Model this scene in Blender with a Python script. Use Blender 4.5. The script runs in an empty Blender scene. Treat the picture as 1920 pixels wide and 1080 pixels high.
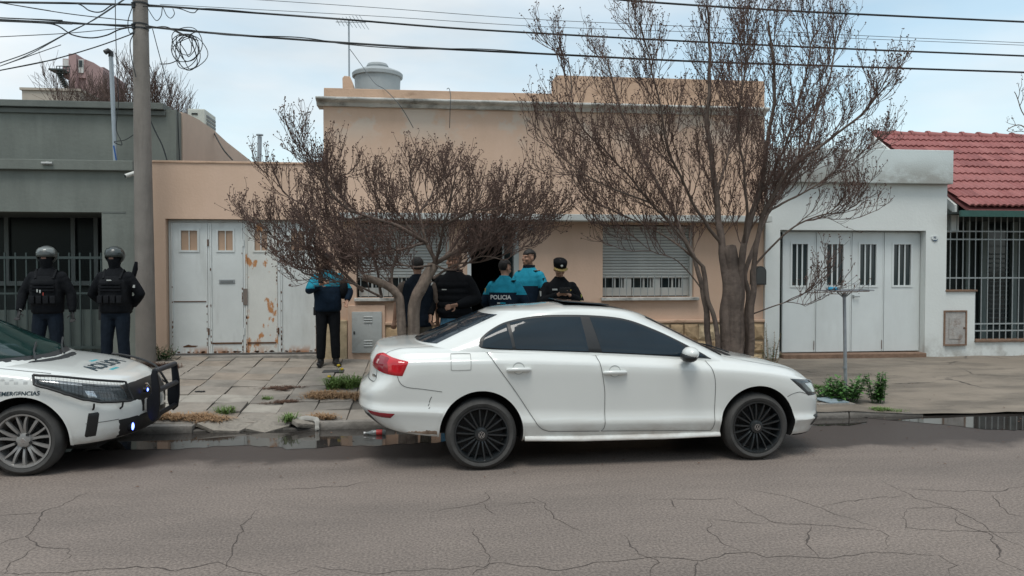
import bpy, bmesh, math, random
from mathutils import Vector, Matrix, noise
from mathutils.bvhtree import BVHTree
R = math.radians
random.seed(7)
SC = bpy.context.scene
COL = SC.collection

# ------------------------------------------------------------------ camera
CAM_H, FPX, YAW = 1.82, 1450.0, R(6.5)
PITCH = math.atan(35.0 / FPX)
cd = bpy.data.cameras.new('camera'); cam = bpy.data.objects.new('camera', cd); COL.objects.link(cam)
cd.sensor_width = 36.0; cd.lens = FPX / 1920.0 * 36.0; cd.clip_start = 0.05; cd.clip_end = 3000
cam.location = (0, 0, CAM_H); cam.rotation_euler = (R(90) - PITCH, 0, -YAW)
SC.camera = cam

# ------------------------------------------------------------------ sky, sun, exposure
w = bpy.data.worlds.new('World'); SC.world = w; w.use_nodes = True
nt = w.node_tree; nt.nodes.clear()
def N(tree, t, **kw):
    n = tree.nodes.new(t)
    for k, v in kw.items(): setattr(n, k, v)
    return n
SUN_EL, SUN_AZ = R(66), R(200)       # high veiled sun behind the photographer's left shoulder
wo = N(nt, 'ShaderNodeOutputWorld'); bg = N(nt, 'ShaderNodeBackground')
sky = N(nt, 'ShaderNodeTexSky', sky_type='NISHITA', sun_disc=False)
sky.sun_elevation = SUN_EL; sky.sun_rotation = SUN_AZ; sky.air_density = 1.0; sky.dust_density = 1.0; sky.ozone_density = 2.0
tc = N(nt, 'ShaderNodeTexCoord'); mp = N(nt, 'ShaderNodeMapping'); mp.inputs['Scale'].default_value = (1.0, 1.0, 3.2)
mp.inputs['Location'].default_value = (0.35, 0.1, 0.0)
nz = N(nt, 'ShaderNodeTexNoise'); nz.inputs['Scale'].default_value = 1.9; nz.inputs['Detail'].default_value = 5; nz.inputs['Roughness'].default_value = 0.52
cr = N(nt, 'ShaderNodeValToRGB'); cr.color_ramp.elements[0].position = 0.34; cr.color_ramp.elements[1].position = 0.60
cr.color_ramp.elements[0].color = (0.38, 0.38, 0.38, 1); cr.color_ramp.elements[1].color = (0.97, 0.97, 0.97, 1)
nz2 = N(nt, 'ShaderNodeTexNoise'); nz2.inputs['Scale'].default_value = 3.4; nz2.inputs['Detail'].default_value = 6
cc = N(nt, 'ShaderNodeValToRGB')
cc.color_ramp.elements[0].position = 0.32; cc.color_ramp.elements[0].color = (4.5, 4.9, 5.15, 1)
cc.color_ramp.elements[1].position = 0.68; cc.color_ramp.elements[1].color = (5.9, 6.25, 6.45, 1)
mx = N(nt, 'ShaderNodeMixRGB')
sm = N(nt, 'ShaderNodeMixRGB', blend_type='MULTIPLY'); sm.inputs[0].default_value = 1.0; sm.inputs[2].default_value = (1.3, 1.5, 1.28, 1)
L = nt.links.new
L(tc.outputs['Generated'], mp.inputs['Vector']); L(mp.outputs[0], nz.inputs['Vector']); L(mp.outputs[0], nz2.inputs['Vector'])
L(nz.outputs['Fac'], cr.inputs[0]); L(nz2.outputs['Fac'], cc.inputs[0])
L(sky.outputs[0], sm.inputs[1]); L(sm.outputs[0], mx.inputs[1])
L(cr.outputs[0], mx.inputs[0]); L(cc.outputs[0], mx.inputs[2]); L(mx.outputs[0], bg.inputs[0])
bg.inputs['Strength'].default_value = 0.1
L(bg.outputs[0], wo.inputs[0])
sd = bpy.data.lights.new('sun', 'SUN'); sd.energy = 1.25; sd.angle = R(25); sd.color = (1.0, 0.96, 0.9)
sun = bpy.data.objects.new('sun', sd); COL.objects.link(sun)
# direction TO the sun (Nishita azimuth: rotation measured from +Y towards +X)
_d = Vector((math.sin(SUN_AZ) * math.cos(SUN_EL), math.cos(SUN_AZ) * math.cos(SUN_EL), math.sin(SUN_EL)))
sun.rotation_euler = _d.to_track_quat('Z', 'Y').to_euler(); sun.location = (0, -5, 20)
vs = SC.view_settings; vs.view_transform = 'Standard'; vs.look = 'None'; vs.exposure = 0.68; vs.gamma = 1.0; vs.use_curve_mapping = False
SC.render.engine = 'CYCLES'; SC.cycles.use_denoising = True; SC.cycles.max_bounces = 6; SC.cycles.diffuse_bounces = 3
SC.cycles.glossy_bounces = 3; SC.cycles.transmission_bounces = 3; SC.cycles.transparent_max_bounces = 6; SC.cycles.caustics_reflective = False; SC.cycles.caustics_refractive = False

# ------------------------------------------------------------------ measuring helper: photo pixel + distance -> point of the place
_F = Vector((math.sin(YAW) * math.cos(PITCH), math.cos(YAW) * math.cos(PITCH), -math.sin(PITCH)))
_U = Vector((math.sin(YAW) * math.sin(PITCH), math.cos(YAW) * math.sin(PITCH), math.cos(PITCH)))
_R = Vector((math.cos(YAW), -math.sin(YAW), 0))
def at(u, v, Y):
    d = _F + _R * ((u - 960) / FPX) + _U * ((540 - v) / FPX)
    return Vector((0, 0, CAM_H)) + d * (Y / d.y)
def atz(u, v, Z):
    d = _F + _R * ((u - 960) / FPX) + _U * ((540 - v) / FPX)
    return Vector((0, 0, CAM_H)) + d * ((Z - CAM_H) / d.z)
def X(u, v=505, Y=13.0): return at(u, v, Y).x
def Z(v, u, Y=13.0): return at(u, v, Y).z

# ------------------------------------------------------------------ materials
MATS = {}
def mat(name, col, rough=0.6, metal=0.0, var=0.12, vscale=3.0, bump=0.0, bscale=40.0, spec=0.5, coat=0.0, emit=None, estr=0.0, col2=None, c2pos=(0.5, 0.62), c2scale=2.0, c2stretch=(1, 1, 1), alpha=1.0, trans=0.0):
    m = bpy.data.materials.new(name); m.use_nodes = True; t = m.node_tree; b = t.nodes['Principled BSDF']
    l = t.links.new
    b.inputs['Roughness'].default_value = rough; b.inputs['Metallic'].default_value = metal
    b.inputs['Specular IOR Level'].default_value = spec; b.inputs['Coat Weight'].default_value = coat
    b.inputs['Coat Roughness'].default_value = 0.04
    b.inputs['Transmission Weight'].default_value = trans
    b.inputs['Alpha'].default_value = alpha
    c = N(t, 'ShaderNodeTexCoord')
    n1 = N(t, 'ShaderNodeTexNoise'); n1.inputs['Scale'].default_value = vscale; n1.inputs['Detail'].default_value = 6; n1.inputs['Roughness'].default_value = 0.6
    l(c.outputs['Object'], n1.inputs['Vector'])
    r = N(t, 'ShaderNodeValToRGB'); r.color_ramp.elements[0].position = 0.3; r.color_ramp.elements[1].position = 0.7
    r.color_ramp.elements[0].color = tuple(x * (1 - var) for x in col) + (1,); r.color_ramp.elements[1].color = tuple(min(1, x * (1 + var)) for x in col) + (1,)
    l(n1.outputs['Fac'], r.inputs[0]); out = r.outputs[0]
    if col2:
        mpp = N(t, 'ShaderNodeMapping'); mpp.inputs['Scale'].default_value = c2stretch; l(c.outputs['Object'], mpp.inputs[0])
        n2 = N(t, 'ShaderNodeTexNoise'); n2.inputs['Scale'].default_value = c2scale; n2.inputs['Detail'].default_value = 8; n2.inputs['Roughness'].default_value = 0.65
        l(mpp.outputs[0], n2.inputs['Vector'])
        r2 = N(t, 'ShaderNodeValToRGB'); r2.color_ramp.elements[0].position = c2pos[0]; r2.color_ramp.elements[1].position = c2pos[1]
        l(n2.outputs['Fac'], r2.inputs[0]); mm = N(t, 'ShaderNodeMixRGB'); l(r2.outputs[0], mm.inputs[0]); l(out, mm.inputs[1]); mm.inputs[2].default_value = tuple(col2) + (1,); out = mm.outputs[0]
    l(out, b.inputs['Base Color'])
    if bump:
        n3 = N(t, 'ShaderNodeTexNoise'); n3.inputs['Scale'].default_value = bscale; n3.inputs['Detail'].default_value = 5; l(c.outputs['Object'], n3.inputs['Vector'])
        bp = N(t, 'ShaderNodeBump'); bp.inputs['Strength'].default_value = bump; bp.inputs['Distance'].default_value = 0.02; l(n3.outputs['Fac'], bp.inputs['Height']); l(bp.outputs[0], b.inputs['Normal'])
    if emit:
        b.inputs['Emission Color'].default_value = tuple(emit) + (1,); b.inputs['Emission Strength'].default_value = estr
    MATS[name] = m
    return m
def stain(m, col, axis_lo, axis_hi, axis='Z', amount=0.8, scale=2.5, stretch=(1, 1, 1), thr=(0.42, 0.7), space='Object'):
    """weathering: dirt between two heights, broken up by noise"""
    t = m.node_tree; l = t.links.new; b = t.nodes['Principled BSDF']
    src = b.inputs['Base Color'].links[0].from_socket
    c = N(t, 'ShaderNodeTexCoord'); s = N(t, 'ShaderNodeSeparateXYZ'); l(c.outputs[space], s.inputs[0])
    mr = N(t, 'ShaderNodeMapRange', interpolation_type='SMOOTHSTEP'); mr.inputs['From Min'].default_value = axis_lo; mr.inputs['From Max'].default_value = axis_hi
    l(s.outputs[axis], mr.inputs['Value'])
    mpp = N(t, 'ShaderNodeMapping'); mpp.inputs['Scale'].default_value = stretch; l(c.outputs[space], mpp.inputs[0])
    n = N(t, 'ShaderNodeTexNoise'); n.inputs['Scale'].default_value = scale; n.inputs['Detail'].default_value = 8; n.inputs['Roughness'].default_value = 0.66; l(mpp.outputs[0], n.inputs['Vector'])
    r = N(t, 'ShaderNodeValToRGB'); r.color_ramp.elements[0].position = thr[0]; r.color_ramp.elements[1].position = thr[1]; l(n.outputs['Fac'], r.inputs[0])
    mu = N(t, 'ShaderNodeMath', operation='MULTIPLY'); l(mr.outputs[0], mu.inputs[0]); l(r.outputs[0], mu.inputs[1])
    m2 = N(t, 'ShaderNodeMath', operation='MULTIPLY'); l(mu.outputs[0], m2.inputs[0]); m2.inputs[1].default_value = amount
    mm = N(t, 'ShaderNodeMixRGB'); l(m2.outputs[0], mm.inputs[0]); l(src, mm.inputs[1]); mm.inputs[2].default_value = tuple(col) + (1,)
    l(mm.outputs[0], b.inputs['Base Color'])
    return m

# ------------------------------------------------------------------ mesh helpers
class MB:
    def __init__(s): s.v = []; s.f = []; s.mi = []
    def add(s, vs, fs, mi=0):
        o = len(s.v); s.v += [tuple(v) for v in vs]; s.f += [tuple(i + o for i in f) for f in fs]; s.mi += [mi] * len(fs); return s
    def box(s, a, b, mi=0):
        x0, y0, z0 = a; x1, y1, z1 = b
        if x0 > x1: x0, x1 = x1, x0
        if y0 > y1: y0, y1 = y1, y0
        if z0 > z1: z0, z1 = z1, z0
        return s.add([(x0, y0, z0), (x1, y0, z0), (x1, y1, z0), (x0, y1, z0), (x0, y0, z1), (x1, y0, z1), (x1, y1, z1), (x0, y1, z1)],
                     [(3, 2, 1, 0), (4, 5, 6, 7), (0, 1, 5, 4), (1, 2, 6, 5), (2, 3, 7, 6), (3, 0, 4, 7)], mi)
    def quad(s, a, b, c, d, mi=0): return s.add([a, b, c, d], [(0, 1, 2, 3)], mi)
    def tube(s, pts, rad, n=8, cap=True, mi=0):
        pts = [Vector(p) for p in pts]; k = len(pts)
        if not hasattr(rad, '__len__'): rad = [rad] * k
        vs, fs = [], []; up = None
        for i, p in enumerate(pts):
            t = (pts[min(i + 1, k - 1)] - pts[max(i - 1, 0)])
            if t.length < 1e-9: t = Vector((0, 0, 1))
            t.normalize()
            if up is None:
                up = t.orthogonal().normalized()
            else:
                up = up - t * up.dot(t)
                up = up.normalized() if up.length > 1e-6 else t.orthogonal().normalized()
            sd_ = t.cross(up)
            r = rad[i]; rx, ry = r if hasattr(r, '__len__') else (r, r)
            for j in range(n):
                a = 2 * math.pi * j / n
                vs.append(p + up * (math.cos(a) * rx) + sd_ * (math.sin(a) * ry))
        for i in range(k - 1):
            for j in range(n):
                fs.append((i * n + j, i * n + (j + 1) % n, (i + 1) * n + (j + 1) % n, (i + 1) * n + j))
        if cap:
            fs.append(tuple(range(n - 1, -1, -1))); fs.append(tuple((k - 1) * n + j for j in range(n)))
        return s.add(vs, fs, mi)
    def rings(s, rings, cap=True, mi=0):
        n = len(rings[0]); vs = [p for r in rings for p in r]; fs = []
        for i in range(len(rings) - 1):
            for j in range(n): fs.append((i * n + j, i * n + (j + 1) % n, (i + 1) * n + (j + 1) % n, (i + 1) * n + j))
        if cap:
            fs.append(tuple(range(n - 1, -1, -1))); fs.append(tuple((len(rings) - 1) * n + j for j in range(n)))
        return s.add(vs, fs, mi)
    def ell(s, c, r, rings=8, seg=12, mi=0):
        vs = [(c[0], c[1], c[2] - r[2])]; fs = []
        for i in range(1, rings):
            a = math.pi * i / rings - math.pi / 2
            for j in range(seg):
                b = 2 * math.pi * j / seg
                vs.append((c[0] + r[0] * math.cos(a) * math.cos(b), c[1] + r[1] * math.cos(a) * math.sin(b), c[2] + r[2] * math.sin(a)))
        vs.append((c[0], c[1], c[2] + r[2])); top = len(vs) - 1
        for j in range(seg):
            fs.append((0, 1 + (j + 1) % seg, 1 + j)); fs.append((top, 1 + (rings - 2) * seg + j, 1 + (rings - 2) * seg + (j + 1) % seg))
        for i in range(rings - 2):
            for j in range(seg): fs.append((1 + i * seg + j, 1 + i * seg + (j + 1) % seg, 1 + (i + 1) * seg + (j + 1) % seg, 1 + (i + 1) * seg + j))
        return s.add(vs, fs, mi)
    def lathe(s, prof, c=(0, 0, 0), axis='Z', n=32, mi=0, close=False):
        vs, fs = [], []; k = len(prof)
        for j in range(n):
            a = 2 * math.pi * j / n; ca, sa = math.cos(a), math.sin(a)
            for (r, h) in prof:
                if axis == 'Z': vs.append((c[0] + r * ca, c[1] + r * sa, c[2] + h))
                elif axis == 'Y': vs.append((c[0] + r * ca, c[1] + h, c[2] + r * sa))
                else: vs.append((c[0] + h, c[1] + r * ca, c[2] + r * sa))
        for j in range(n):
            j2 = (j + 1) % n
            for i in range(k - 1 + (1 if close else 0)):
                i2 = (i + 1) % k
                fs.append((j * k + i, j2 * k + i, j2 * k + i2, j * k + i2))
        return s.add(vs, fs, mi)
    def prism(s, poly, y0, y1, mi=0, plane='XZ'):
        """outline extruded between two depths"""
        n = len(poly)
        def q(p, d): return (p[0], d, p[1]) if plane == 'XZ' else ((p[0], p[1], d) if plane == 'XY' else (d, p[0], p[1]))
        vs = [q(p, y0) for p in poly] + [q(p, y1) for p in poly]
        fs = [tuple(range(n - 1, -1, -1)), tuple(range(n, 2 * n))] + [(i, (i + 1) % n, n + (i + 1) % n, n + i) for i in range(n)]
        return s.add(vs, fs, mi)
    def weld(s, q=5):
        idx, nv, mp_ = {}, [], []
        for v in s.v:
            k = (round(v[0], q), round(v[1], q), round(v[2], q))
            if k not in idx: idx[k] = len(nv); nv.append(v)
            mp_.append(idx[k])
        s.f = [tuple(mp_[i] for i in f) for f in s.f]; s.v = nv
        return s
    def mesh(s, name, mats=(), smooth=None, bevel=0.0, fix=True):
        me = bpy.data.meshes.new(name); me.from_pydata(s.v, [], s.f)
        for m in mats: me.materials.append(m)
        if len(mats) > 1: me.polygons.foreach_set('material_index', s.mi)
        if fix or bevel:
            bm = bmesh.new(); bm.from_mesh(me)
            bmesh.ops.recalc_face_normals(bm, faces=bm.faces[:])
            if bevel:
                es = [e for e in bm.edges if len(e.link_faces) == 2 and e.calc_face_angle(0) > 0.6]
                bmesh.ops.bevel(bm, geom=es, offset=bevel, segments=2, profile=0.6, affect='EDGES', clamp_overlap=True)
            bm.to_mesh(me); bm.free()
        if smooth is not None:
            me.polygons.foreach_set('use_smooth', [True] * len(me.polygons))
            if smooth < 179: me.set_sharp_from_angle(angle=R(smooth))
        me.update()
        return me
def ob(name, mb, mats, parent=None, smooth=None, bevel=0.0, world=True, fix=True, kind=None):
    if not isinstance(mats, (list, tuple)): mats = [mats]
    me = mb.mesh(name, mats, smooth, bevel, fix) if isinstance(mb, MB) else mb
    if not isinstance(mb, MB) and not len(me.materials):
        for m in mats: me.materials.append(m)
    o = bpy.data.objects.new(name, me); COL.objects.link(o)
    if parent is not None:
        o.parent = parent
        if world:
            if parent.type == 'EMPTY': o.matrix_parent_inverse = Matrix.Translation(-parent.location)
    if kind: o['kind'] = kind
    return o
def thing(name, label, cat, loc=(0, 0, 0), rz=0.0, group=None):
    o = bpy.data.objects.new(name, None); COL.objects.link(o); o.location = loc; o.rotation_euler = (0, 0, rz)
    o.empty_display_size = 0.2; o['label'] = label; o['category'] = cat
    if group: o['group'] = group
    return o
def tag(o, label, cat, group=None):
    o['label'] = label; o['category'] = cat
    if group: o['group'] = group
    return o
def struct(name, mb, mats, parent=None, smooth=None, bevel=0.0, fix=True):
    o = ob(name, mb, mats, parent, smooth, bevel, fix=fix)
    if parent is None: o['kind'] = 'structure'
    return o
def evaluated(o):
    dg = bpy.context.evaluated_depsgraph_get(); dg.update()
    return bpy.data.meshes.new_from_object(o.evaluated_get(dg), depsgraph=dg)
def text_mesh(body, size, extrude=0.001, bold=0.0, shear=0.0, space=1.0):
    c = bpy.data.curves.new('lettering', 'FONT'); c.body = body; c.size = size; c.extrude = extrude; c.offset = bold; c.shear = shear; c.space_character = space
    c.align_x = 'CENTER'; c.align_y = 'CENTER'; c.resolution_u = 3
    o = bpy.data.objects.new('lettering', c); COL.objects.link(o); me = evaluated(o)
    bpy.data.objects.remove(o); bpy.data.curves.remove(c); return me
def spline(pts, x):
    """monotone-ish piecewise interpolation (Catmull-Rom, clamped) of sorted (x, value) pairs"""
    if x <= pts[0][0]: return pts[0][1]
    if x >= pts[-1][0]: return pts[-1][1]
    for i in range(len(pts) - 1):
        if pts[i][0] <= x <= pts[i + 1][0]:
            x0, y0 = pts[i]; x1, y1 = pts[i + 1]; h = x1 - x0; t = (x - x0) / h
            def slope(k):
                if k == 0: return (pts[1][1] - pts[0][1]) / (pts[1][0] - pts[0][0])
                if k == len(pts) - 1: return (pts[-1][1] - pts[-2][1]) / (pts[-1][0] - pts[-2][0])
                a = (pts[k][1] - pts[k - 1][1]) / (pts[k][0] - pts[k - 1][0]); b = (pts[k + 1][1] - pts[k][1]) / (pts[k + 1][0] - pts[k][0])
                return 0 if a * b <= 0 else 2 * a * b / (a + b)
            m0, m1 = slope(i) * h, slope(i + 1) * h
            return (2 * t**3 - 3 * t * t + 1) * y0 + (t**3 - 2 * t * t + t) * m0 + (-2 * t**3 + 3 * t * t) * y1 + (t**3 - t * t) * m1
def wall_grid(x0, x1, z0, z1, holes, y0, y1):
    """a wall slab with rectangular openings (front y0, back y1), closed reveals"""
    xs = sorted(set([x0, x1] + [c for h in holes for c in (h[0], h[1])])); zs = sorted(set([z0, z1] + [c for h in holes for c in (h[2], h[3])]))
    xs = [c for c in xs if x0 - 1e-6 <= c <= x1 + 1e-6]; zs = [c for c in zs if z0 - 1e-6 <= c <= z1 + 1e-6]
    def solid(i, j):
        if i < 0 or j < 0 or i >= len(xs) - 1 or j >= len(zs) - 1: return False
        cx, cz = (xs[i] + xs[i + 1]) / 2, (zs[j] + zs[j + 1]) / 2
        return not any(h[0] < cx < h[1] and h[2] < cz < h[3] for h in holes)
    b = MB()
    for i in range(len(xs) - 1):
        for j in range(len(zs) - 1):
            if not solid(i, j): continue
            a, c, d, e = xs[i], xs[i + 1], zs[j], zs[j + 1]
            b.quad((a, y0, d), (c, y0, d), (c, y0, e), (a, y0, e)); b.quad((c, y1, d), (a, y1, d), (a, y1, e), (c, y1, e))
            if not solid(i - 1, j): b.quad((a, y1, d), (a, y0, d), (a, y0, e), (a, y1, e))
            if not solid(i + 1, j): b.quad((c, y0, d), (c, y1, d), (c, y1, e), (c, y0, e))
            if not solid(i, j - 1): b.quad((a, y1, d), (c, y1, d), (c, y0, d), (a, y0, d))
            if not solid(i, j + 1): b.quad((a, y0, e), (c, y0, e), (c, y1, e), (a, y1, e))
    return b.weld()
# ================================================================== ground, road, kerb, pavement
def _clamp(t): return 0.0 if t < 0 else 1.0 if t > 1 else t
ZF = [(-14, .46), (-8, .45), (-4, .42), (-2, .36), (1, .31), (4, .27), (10, .25), (16, .25)]
def zg(x, y):
    zk = 0.085 - 0.055 * _clamp((x - 5.2) / 0.9)
    zk -= 0.02 * max(0.0, 1 - abs(x + 2.2) / 0.7)
    return zk + (spline(ZF, x) - zk) * _clamp((y - 9.0) / 4.0) ** 0.95
KERB_Y = 8.89
m_soil = mat('earth', (0.10, 0.085, 0.065), 0.95, var=.3)
struct('ground', MB().quad((-500, -500, -.06), (500, -500, -.06), (500, 900, -.06), (-500, 900, -.06)), m_soil)

# dusty patched asphalt, wet towards the gutter
m_road = mat('asphalt', (0.218, 0.183, 0.162), 0.8, var=.10, vscale=0.45, bump=.22, bscale=95, col2=(0.160, 0.136, 0.122), c2pos=(.42, .66), c2scale=.55, c2stretch=(.35, 1.2, 1), spec=.35)
def road_extra(m):
    t = m.node_tree; l = t.links.new; b = t.nodes['Principled BSDF']; src = b.inputs['Base Color'].links[0].from_socket
    c = N(t, 'ShaderNodeTexCoord')
    # aggregate speckle
    n = N(t, 'ShaderNodeTexNoise'); n.inputs['Scale'].default_value = 55; n.inputs['Detail'].default_value = 3; l(c.outputs['Object'], n.inputs['Vector'])
    r = N(t, 'ShaderNodeValToRGB'); r.color_ramp.elements[0].position = .36; r.color_ramp.elements[0].color = (.70, .70, .70, 1); r.color_ramp.elements[1].position = .66; r.color_ramp.elements[1].color = (1.2, 1.2, 1.18, 1)
    l(n.outputs['Fac'], r.inputs[0]); mu = N(t, 'ShaderNodeMixRGB', blend_type='MULTIPLY'); mu.inputs[0].default_value = 1; l(src, mu.inputs[1]); l(r.outputs[0], mu.inputs[2])
    # dark loose grit lying along the edge of the lane
    s = N(t, 'ShaderNodeSeparateXYZ'); l(c.outputs['Object'], s.inputs[0])
    wob = N(t, 'ShaderNodeTexNoise'); wob.inputs['Scale'].default_value = .8; wob.inputs['Detail'].default_value = 7; wob.inputs['Roughness'].default_value = .62; l(c.outputs['Object'], wob.inputs['Vector'])
    wm = N(t, 'ShaderNodeMath', operation='MULTIPLY_ADD'); l(wob.outputs['Fac'], wm.inputs[0]); wm.inputs[1].default_value = 1.5; l(s.outputs['Y'], wm.inputs[2])
    wet = N(t, 'ShaderNodeMapRange', interpolation_type='SMOOTHSTEP'); wet.inputs['From Min'].default_value = 8.02; wet.inputs['From Max'].default_value = 8.36; l(wm.outputs[0], wet.inputs['Value'])
    mx = N(t, 'ShaderNodeMixRGB'); l(wet.outputs[0], mx.inputs[0]); l(mu.outputs[0], mx.inputs[1]); mx.inputs[2].default_value = (.068, .056, .051, 1)
    g = N(t, 'ShaderNodeTexNoise'); g.inputs['Scale'].default_value = 5.5; g.inputs['Detail'].default_value = 12; g.inputs['Roughness'].default_value = .78; l(c.outputs['Object'], g.inputs['Vector'])
    gr = N(t, 'ShaderNodeValToRGB'); gr.color_ramp.elements[0].position = .60; gr.color_ramp.elements[1].position = .68; l(g.outputs['Fac'], gr.inputs[0])
    gy = N(t, 'ShaderNodeMapRange'); gy.inputs['From Min'].default_value = 6.4; gy.inputs['From Max'].default_value = 7.6; l(s.outputs['Y'], gy.inputs['Value'])
    gm = N(t, 'ShaderNodeMath', operation='MULTIPLY'); l(gr.outputs[0], gm.inputs[0]); l(gy.outputs[0], gm.inputs[1])
    m3 = N(t, 'ShaderNodeMixRGB'); l(gm.outputs[0], m3.inputs[0]); l(mx.outputs[0], m3.inputs[1]); m3.inputs[2].default_value = (.105, .080, .068, 1)
    l(m3.outputs[0], b.inputs['Base Color'])
    rr = N(t, 'ShaderNodeMapRange'); rr.inputs['To Min'].default_value = .8; rr.inputs['To Max'].default_value = .55; l(wet.outputs[0], rr.inputs['Value']); l(rr.outputs[0], b.inputs['Roughness']); b.inputs['Specular IOR Level'].default_value = .2
road_extra(m_road)
mb = MB(); NX, NY = 60, 24
xs = [-60 + 120 * i / NX for i in range(NX + 1)]; ys = [-9 + (KERB_Y + .05 + 9) * j / NY for j in range(NY + 1)]
mb.add([(x, y, 0.0) for y in ys for x in xs], [(j * (NX + 1) + i, j * (NX + 1) + i + 1, (j + 1) * (NX + 1) + i + 1, (j + 1) * (NX + 1) + i) for j in range(NY) for i in range(NX)])
road = struct('road', mb, m_road)
# settled cracks in the asphalt
CR = [[(175, 918), (130, 940), (78, 962), (70, 985), (50, 1005), (75, 1025), (130, 1032), (120, 1060)], [(78, 962), (0, 968)], [(75, 1025), (30, 1050), (0, 1078)], [(50, 1005), (0, 1020)],
      [(485, 955), (455, 985), (440, 1020), (430, 1050), (410, 1079)], [(485, 920), (560, 916), (650, 912), (675, 905), (718, 902)],
      [(800, 960), (900, 945), (915, 935), (908, 915)], [(905, 945), (930, 965)], [(995, 930), (1020, 945), (1040, 972), (1100, 1000)], [(950, 942), (1015, 943)],
      [(-20, 1076), (120, 1074), (250, 1062), (330, 1070), (410, 1055), (440, 1065), (520, 1085)],
      [(530, 1080), (590, 1063), (700, 1076), (800, 1068), (905, 1063), (920, 1055), (980, 1060), (1050, 1070), (1130, 1055), (1230, 1045), (1310, 1050), (1400, 1035), (1440, 1043), (1560, 1045), (1670, 1035), (1760, 1042), (1790, 1060), (1770, 1090)],
      [(920, 1055), (905, 1025), (885, 990)], [(1210, 937), (1260, 935), (1330, 938), (1370, 932)], [(1255, 937), (1268, 952)],
      [(1370, 935), (1400, 955), (1450, 980), (1540, 985), (1650, 995), (1665, 1005), (1660, 1030)], [(1400, 918), (1470, 930), (1520, 945), (1560, 960), (1600, 975), (1650, 992)],
      [(1645, 898), (1680, 915), (1720, 935), (1780, 950), (1830, 975), (1880, 1010), (1940, 1035)], [(1680, 915), (1760, 920), (1870, 922), (1940, 908)],
      [(1330, 975), (1440, 982)], [(1330, 975), (1330, 1000), (1360, 1020), (1390, 1035)], [(1540, 950), (1560, 945), (1640, 933), (1700, 930)],
      [(1695, 955), (1760, 950), (1830, 960)], [(1695, 955), (1700, 990), (1780, 995), (1940, 1000)], [(1165, 1000), (1185, 1025), (1200, 1040), (1230, 1050), (1215, 1085)],
      [(1790, 960), (1800, 985), (1850, 1000), (1875, 1030), (1870, 1050), (1940, 1080)], [(1860, 925), (1890, 965), (1940, 970)], [(1520, 985), (1510, 1020), (1540, 1044)], [(1305, 1050), (1300, 1085)], [(880, 600 + 480), (915, 1060)]]
m_crack = mat('crack_fill', (.070, .057, .050), .95, var=.4, vscale=30)
mb = MB()
def ribbon(mb, pts, wd, z):
    P = []
    for a, b in zip(pts, pts[1:]):
        n = max(2, int((b - a).length / .045))
        for k in range(n): P.append(a.lerp(b, k / n))
    P.append(pts[-1]); L_ = []; Rr = []
    for i, p in enumerate(P):
        q = p + Vector((noise.noise(p * 9) * .035 + noise.noise(p * 31) * .014, noise.noise(p * 9 + Vector((7, 3, 1))) * .035 + noise.noise(p * 31 + Vector((2, 9, 4))) * .014, 0))
        t = (P[min(i + 1, len(P) - 1)] - P[max(i - 1, 0)]).normalized(); s_ = Vector((-t.y, t.x, 0))
        ww = wd * (.35 + 1.1 * abs(noise.noise(p * 6 + Vector((0, 0, 5))))) * min(1, .15 + 3.0 * min(i, len(P) - 1 - i) / len(P))
        L_.append((q.x + s_.x * ww, q.y + s_.y * ww, z)); Rr.append((q.x - s_.x * ww, q.y - s_.y * ww, z))
    n = len(P); mb.add(L_ + Rr, [(i, n + i, n + i + 1, i + 1) for i in range(n - 1)])
for c in CR: ribbon(mb, [atz(u, v, 0) for u, v in c], .0070 if max(p[1] for p in c) > 1040 else .0055, .0015)
rc = ob('crack', mb, m_crack, road, fix=False, kind='stuff')

# standing water along the gutter
m_water = mat('gutter_water', (.040, .036, .033), .05, var=.3, vscale=2, spec=.5)
def puddle(x0, x1, fy, seed):
    n = int((x1 - x0) / .06); top = []; bot = []
    for i in range(n + 1):
        x = x0 + (x1 - x0) * i / n; e = min(1, min(i, n - i) / (n * .12) + .02)
        d = fy(x) * e * (1 + .35 * noise.noise(Vector((x * 1.3, seed, 0))) + .16 * noise.noise(Vector((x * 5, seed, 3))) + .06 * noise.noise(Vector((x * 17, seed, 9))))
        top.append((x, KERB_Y + .02, .004)); bot.append((x, KERB_Y - max(.01, d), .004))
    b = MB().add(top + bot, [(i, n + 1 + i, n + 2 + i, i + 1) for i in range(n)])
    o = ob('water', b, m_water, fix=False); o['kind'] = 'structure'
puddle(-5.6, 1.4, lambda x: .74 + .10 * math.exp(-((x + 1.0) / .9) ** 2), 2.0)
puddle(3.2, 5.4, lambda x: .42, 5.0)
puddle(5.35, 12.5, lambda x: .66 + .28 * _clamp((x - 6.2) / 1.2), 8.0)

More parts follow.
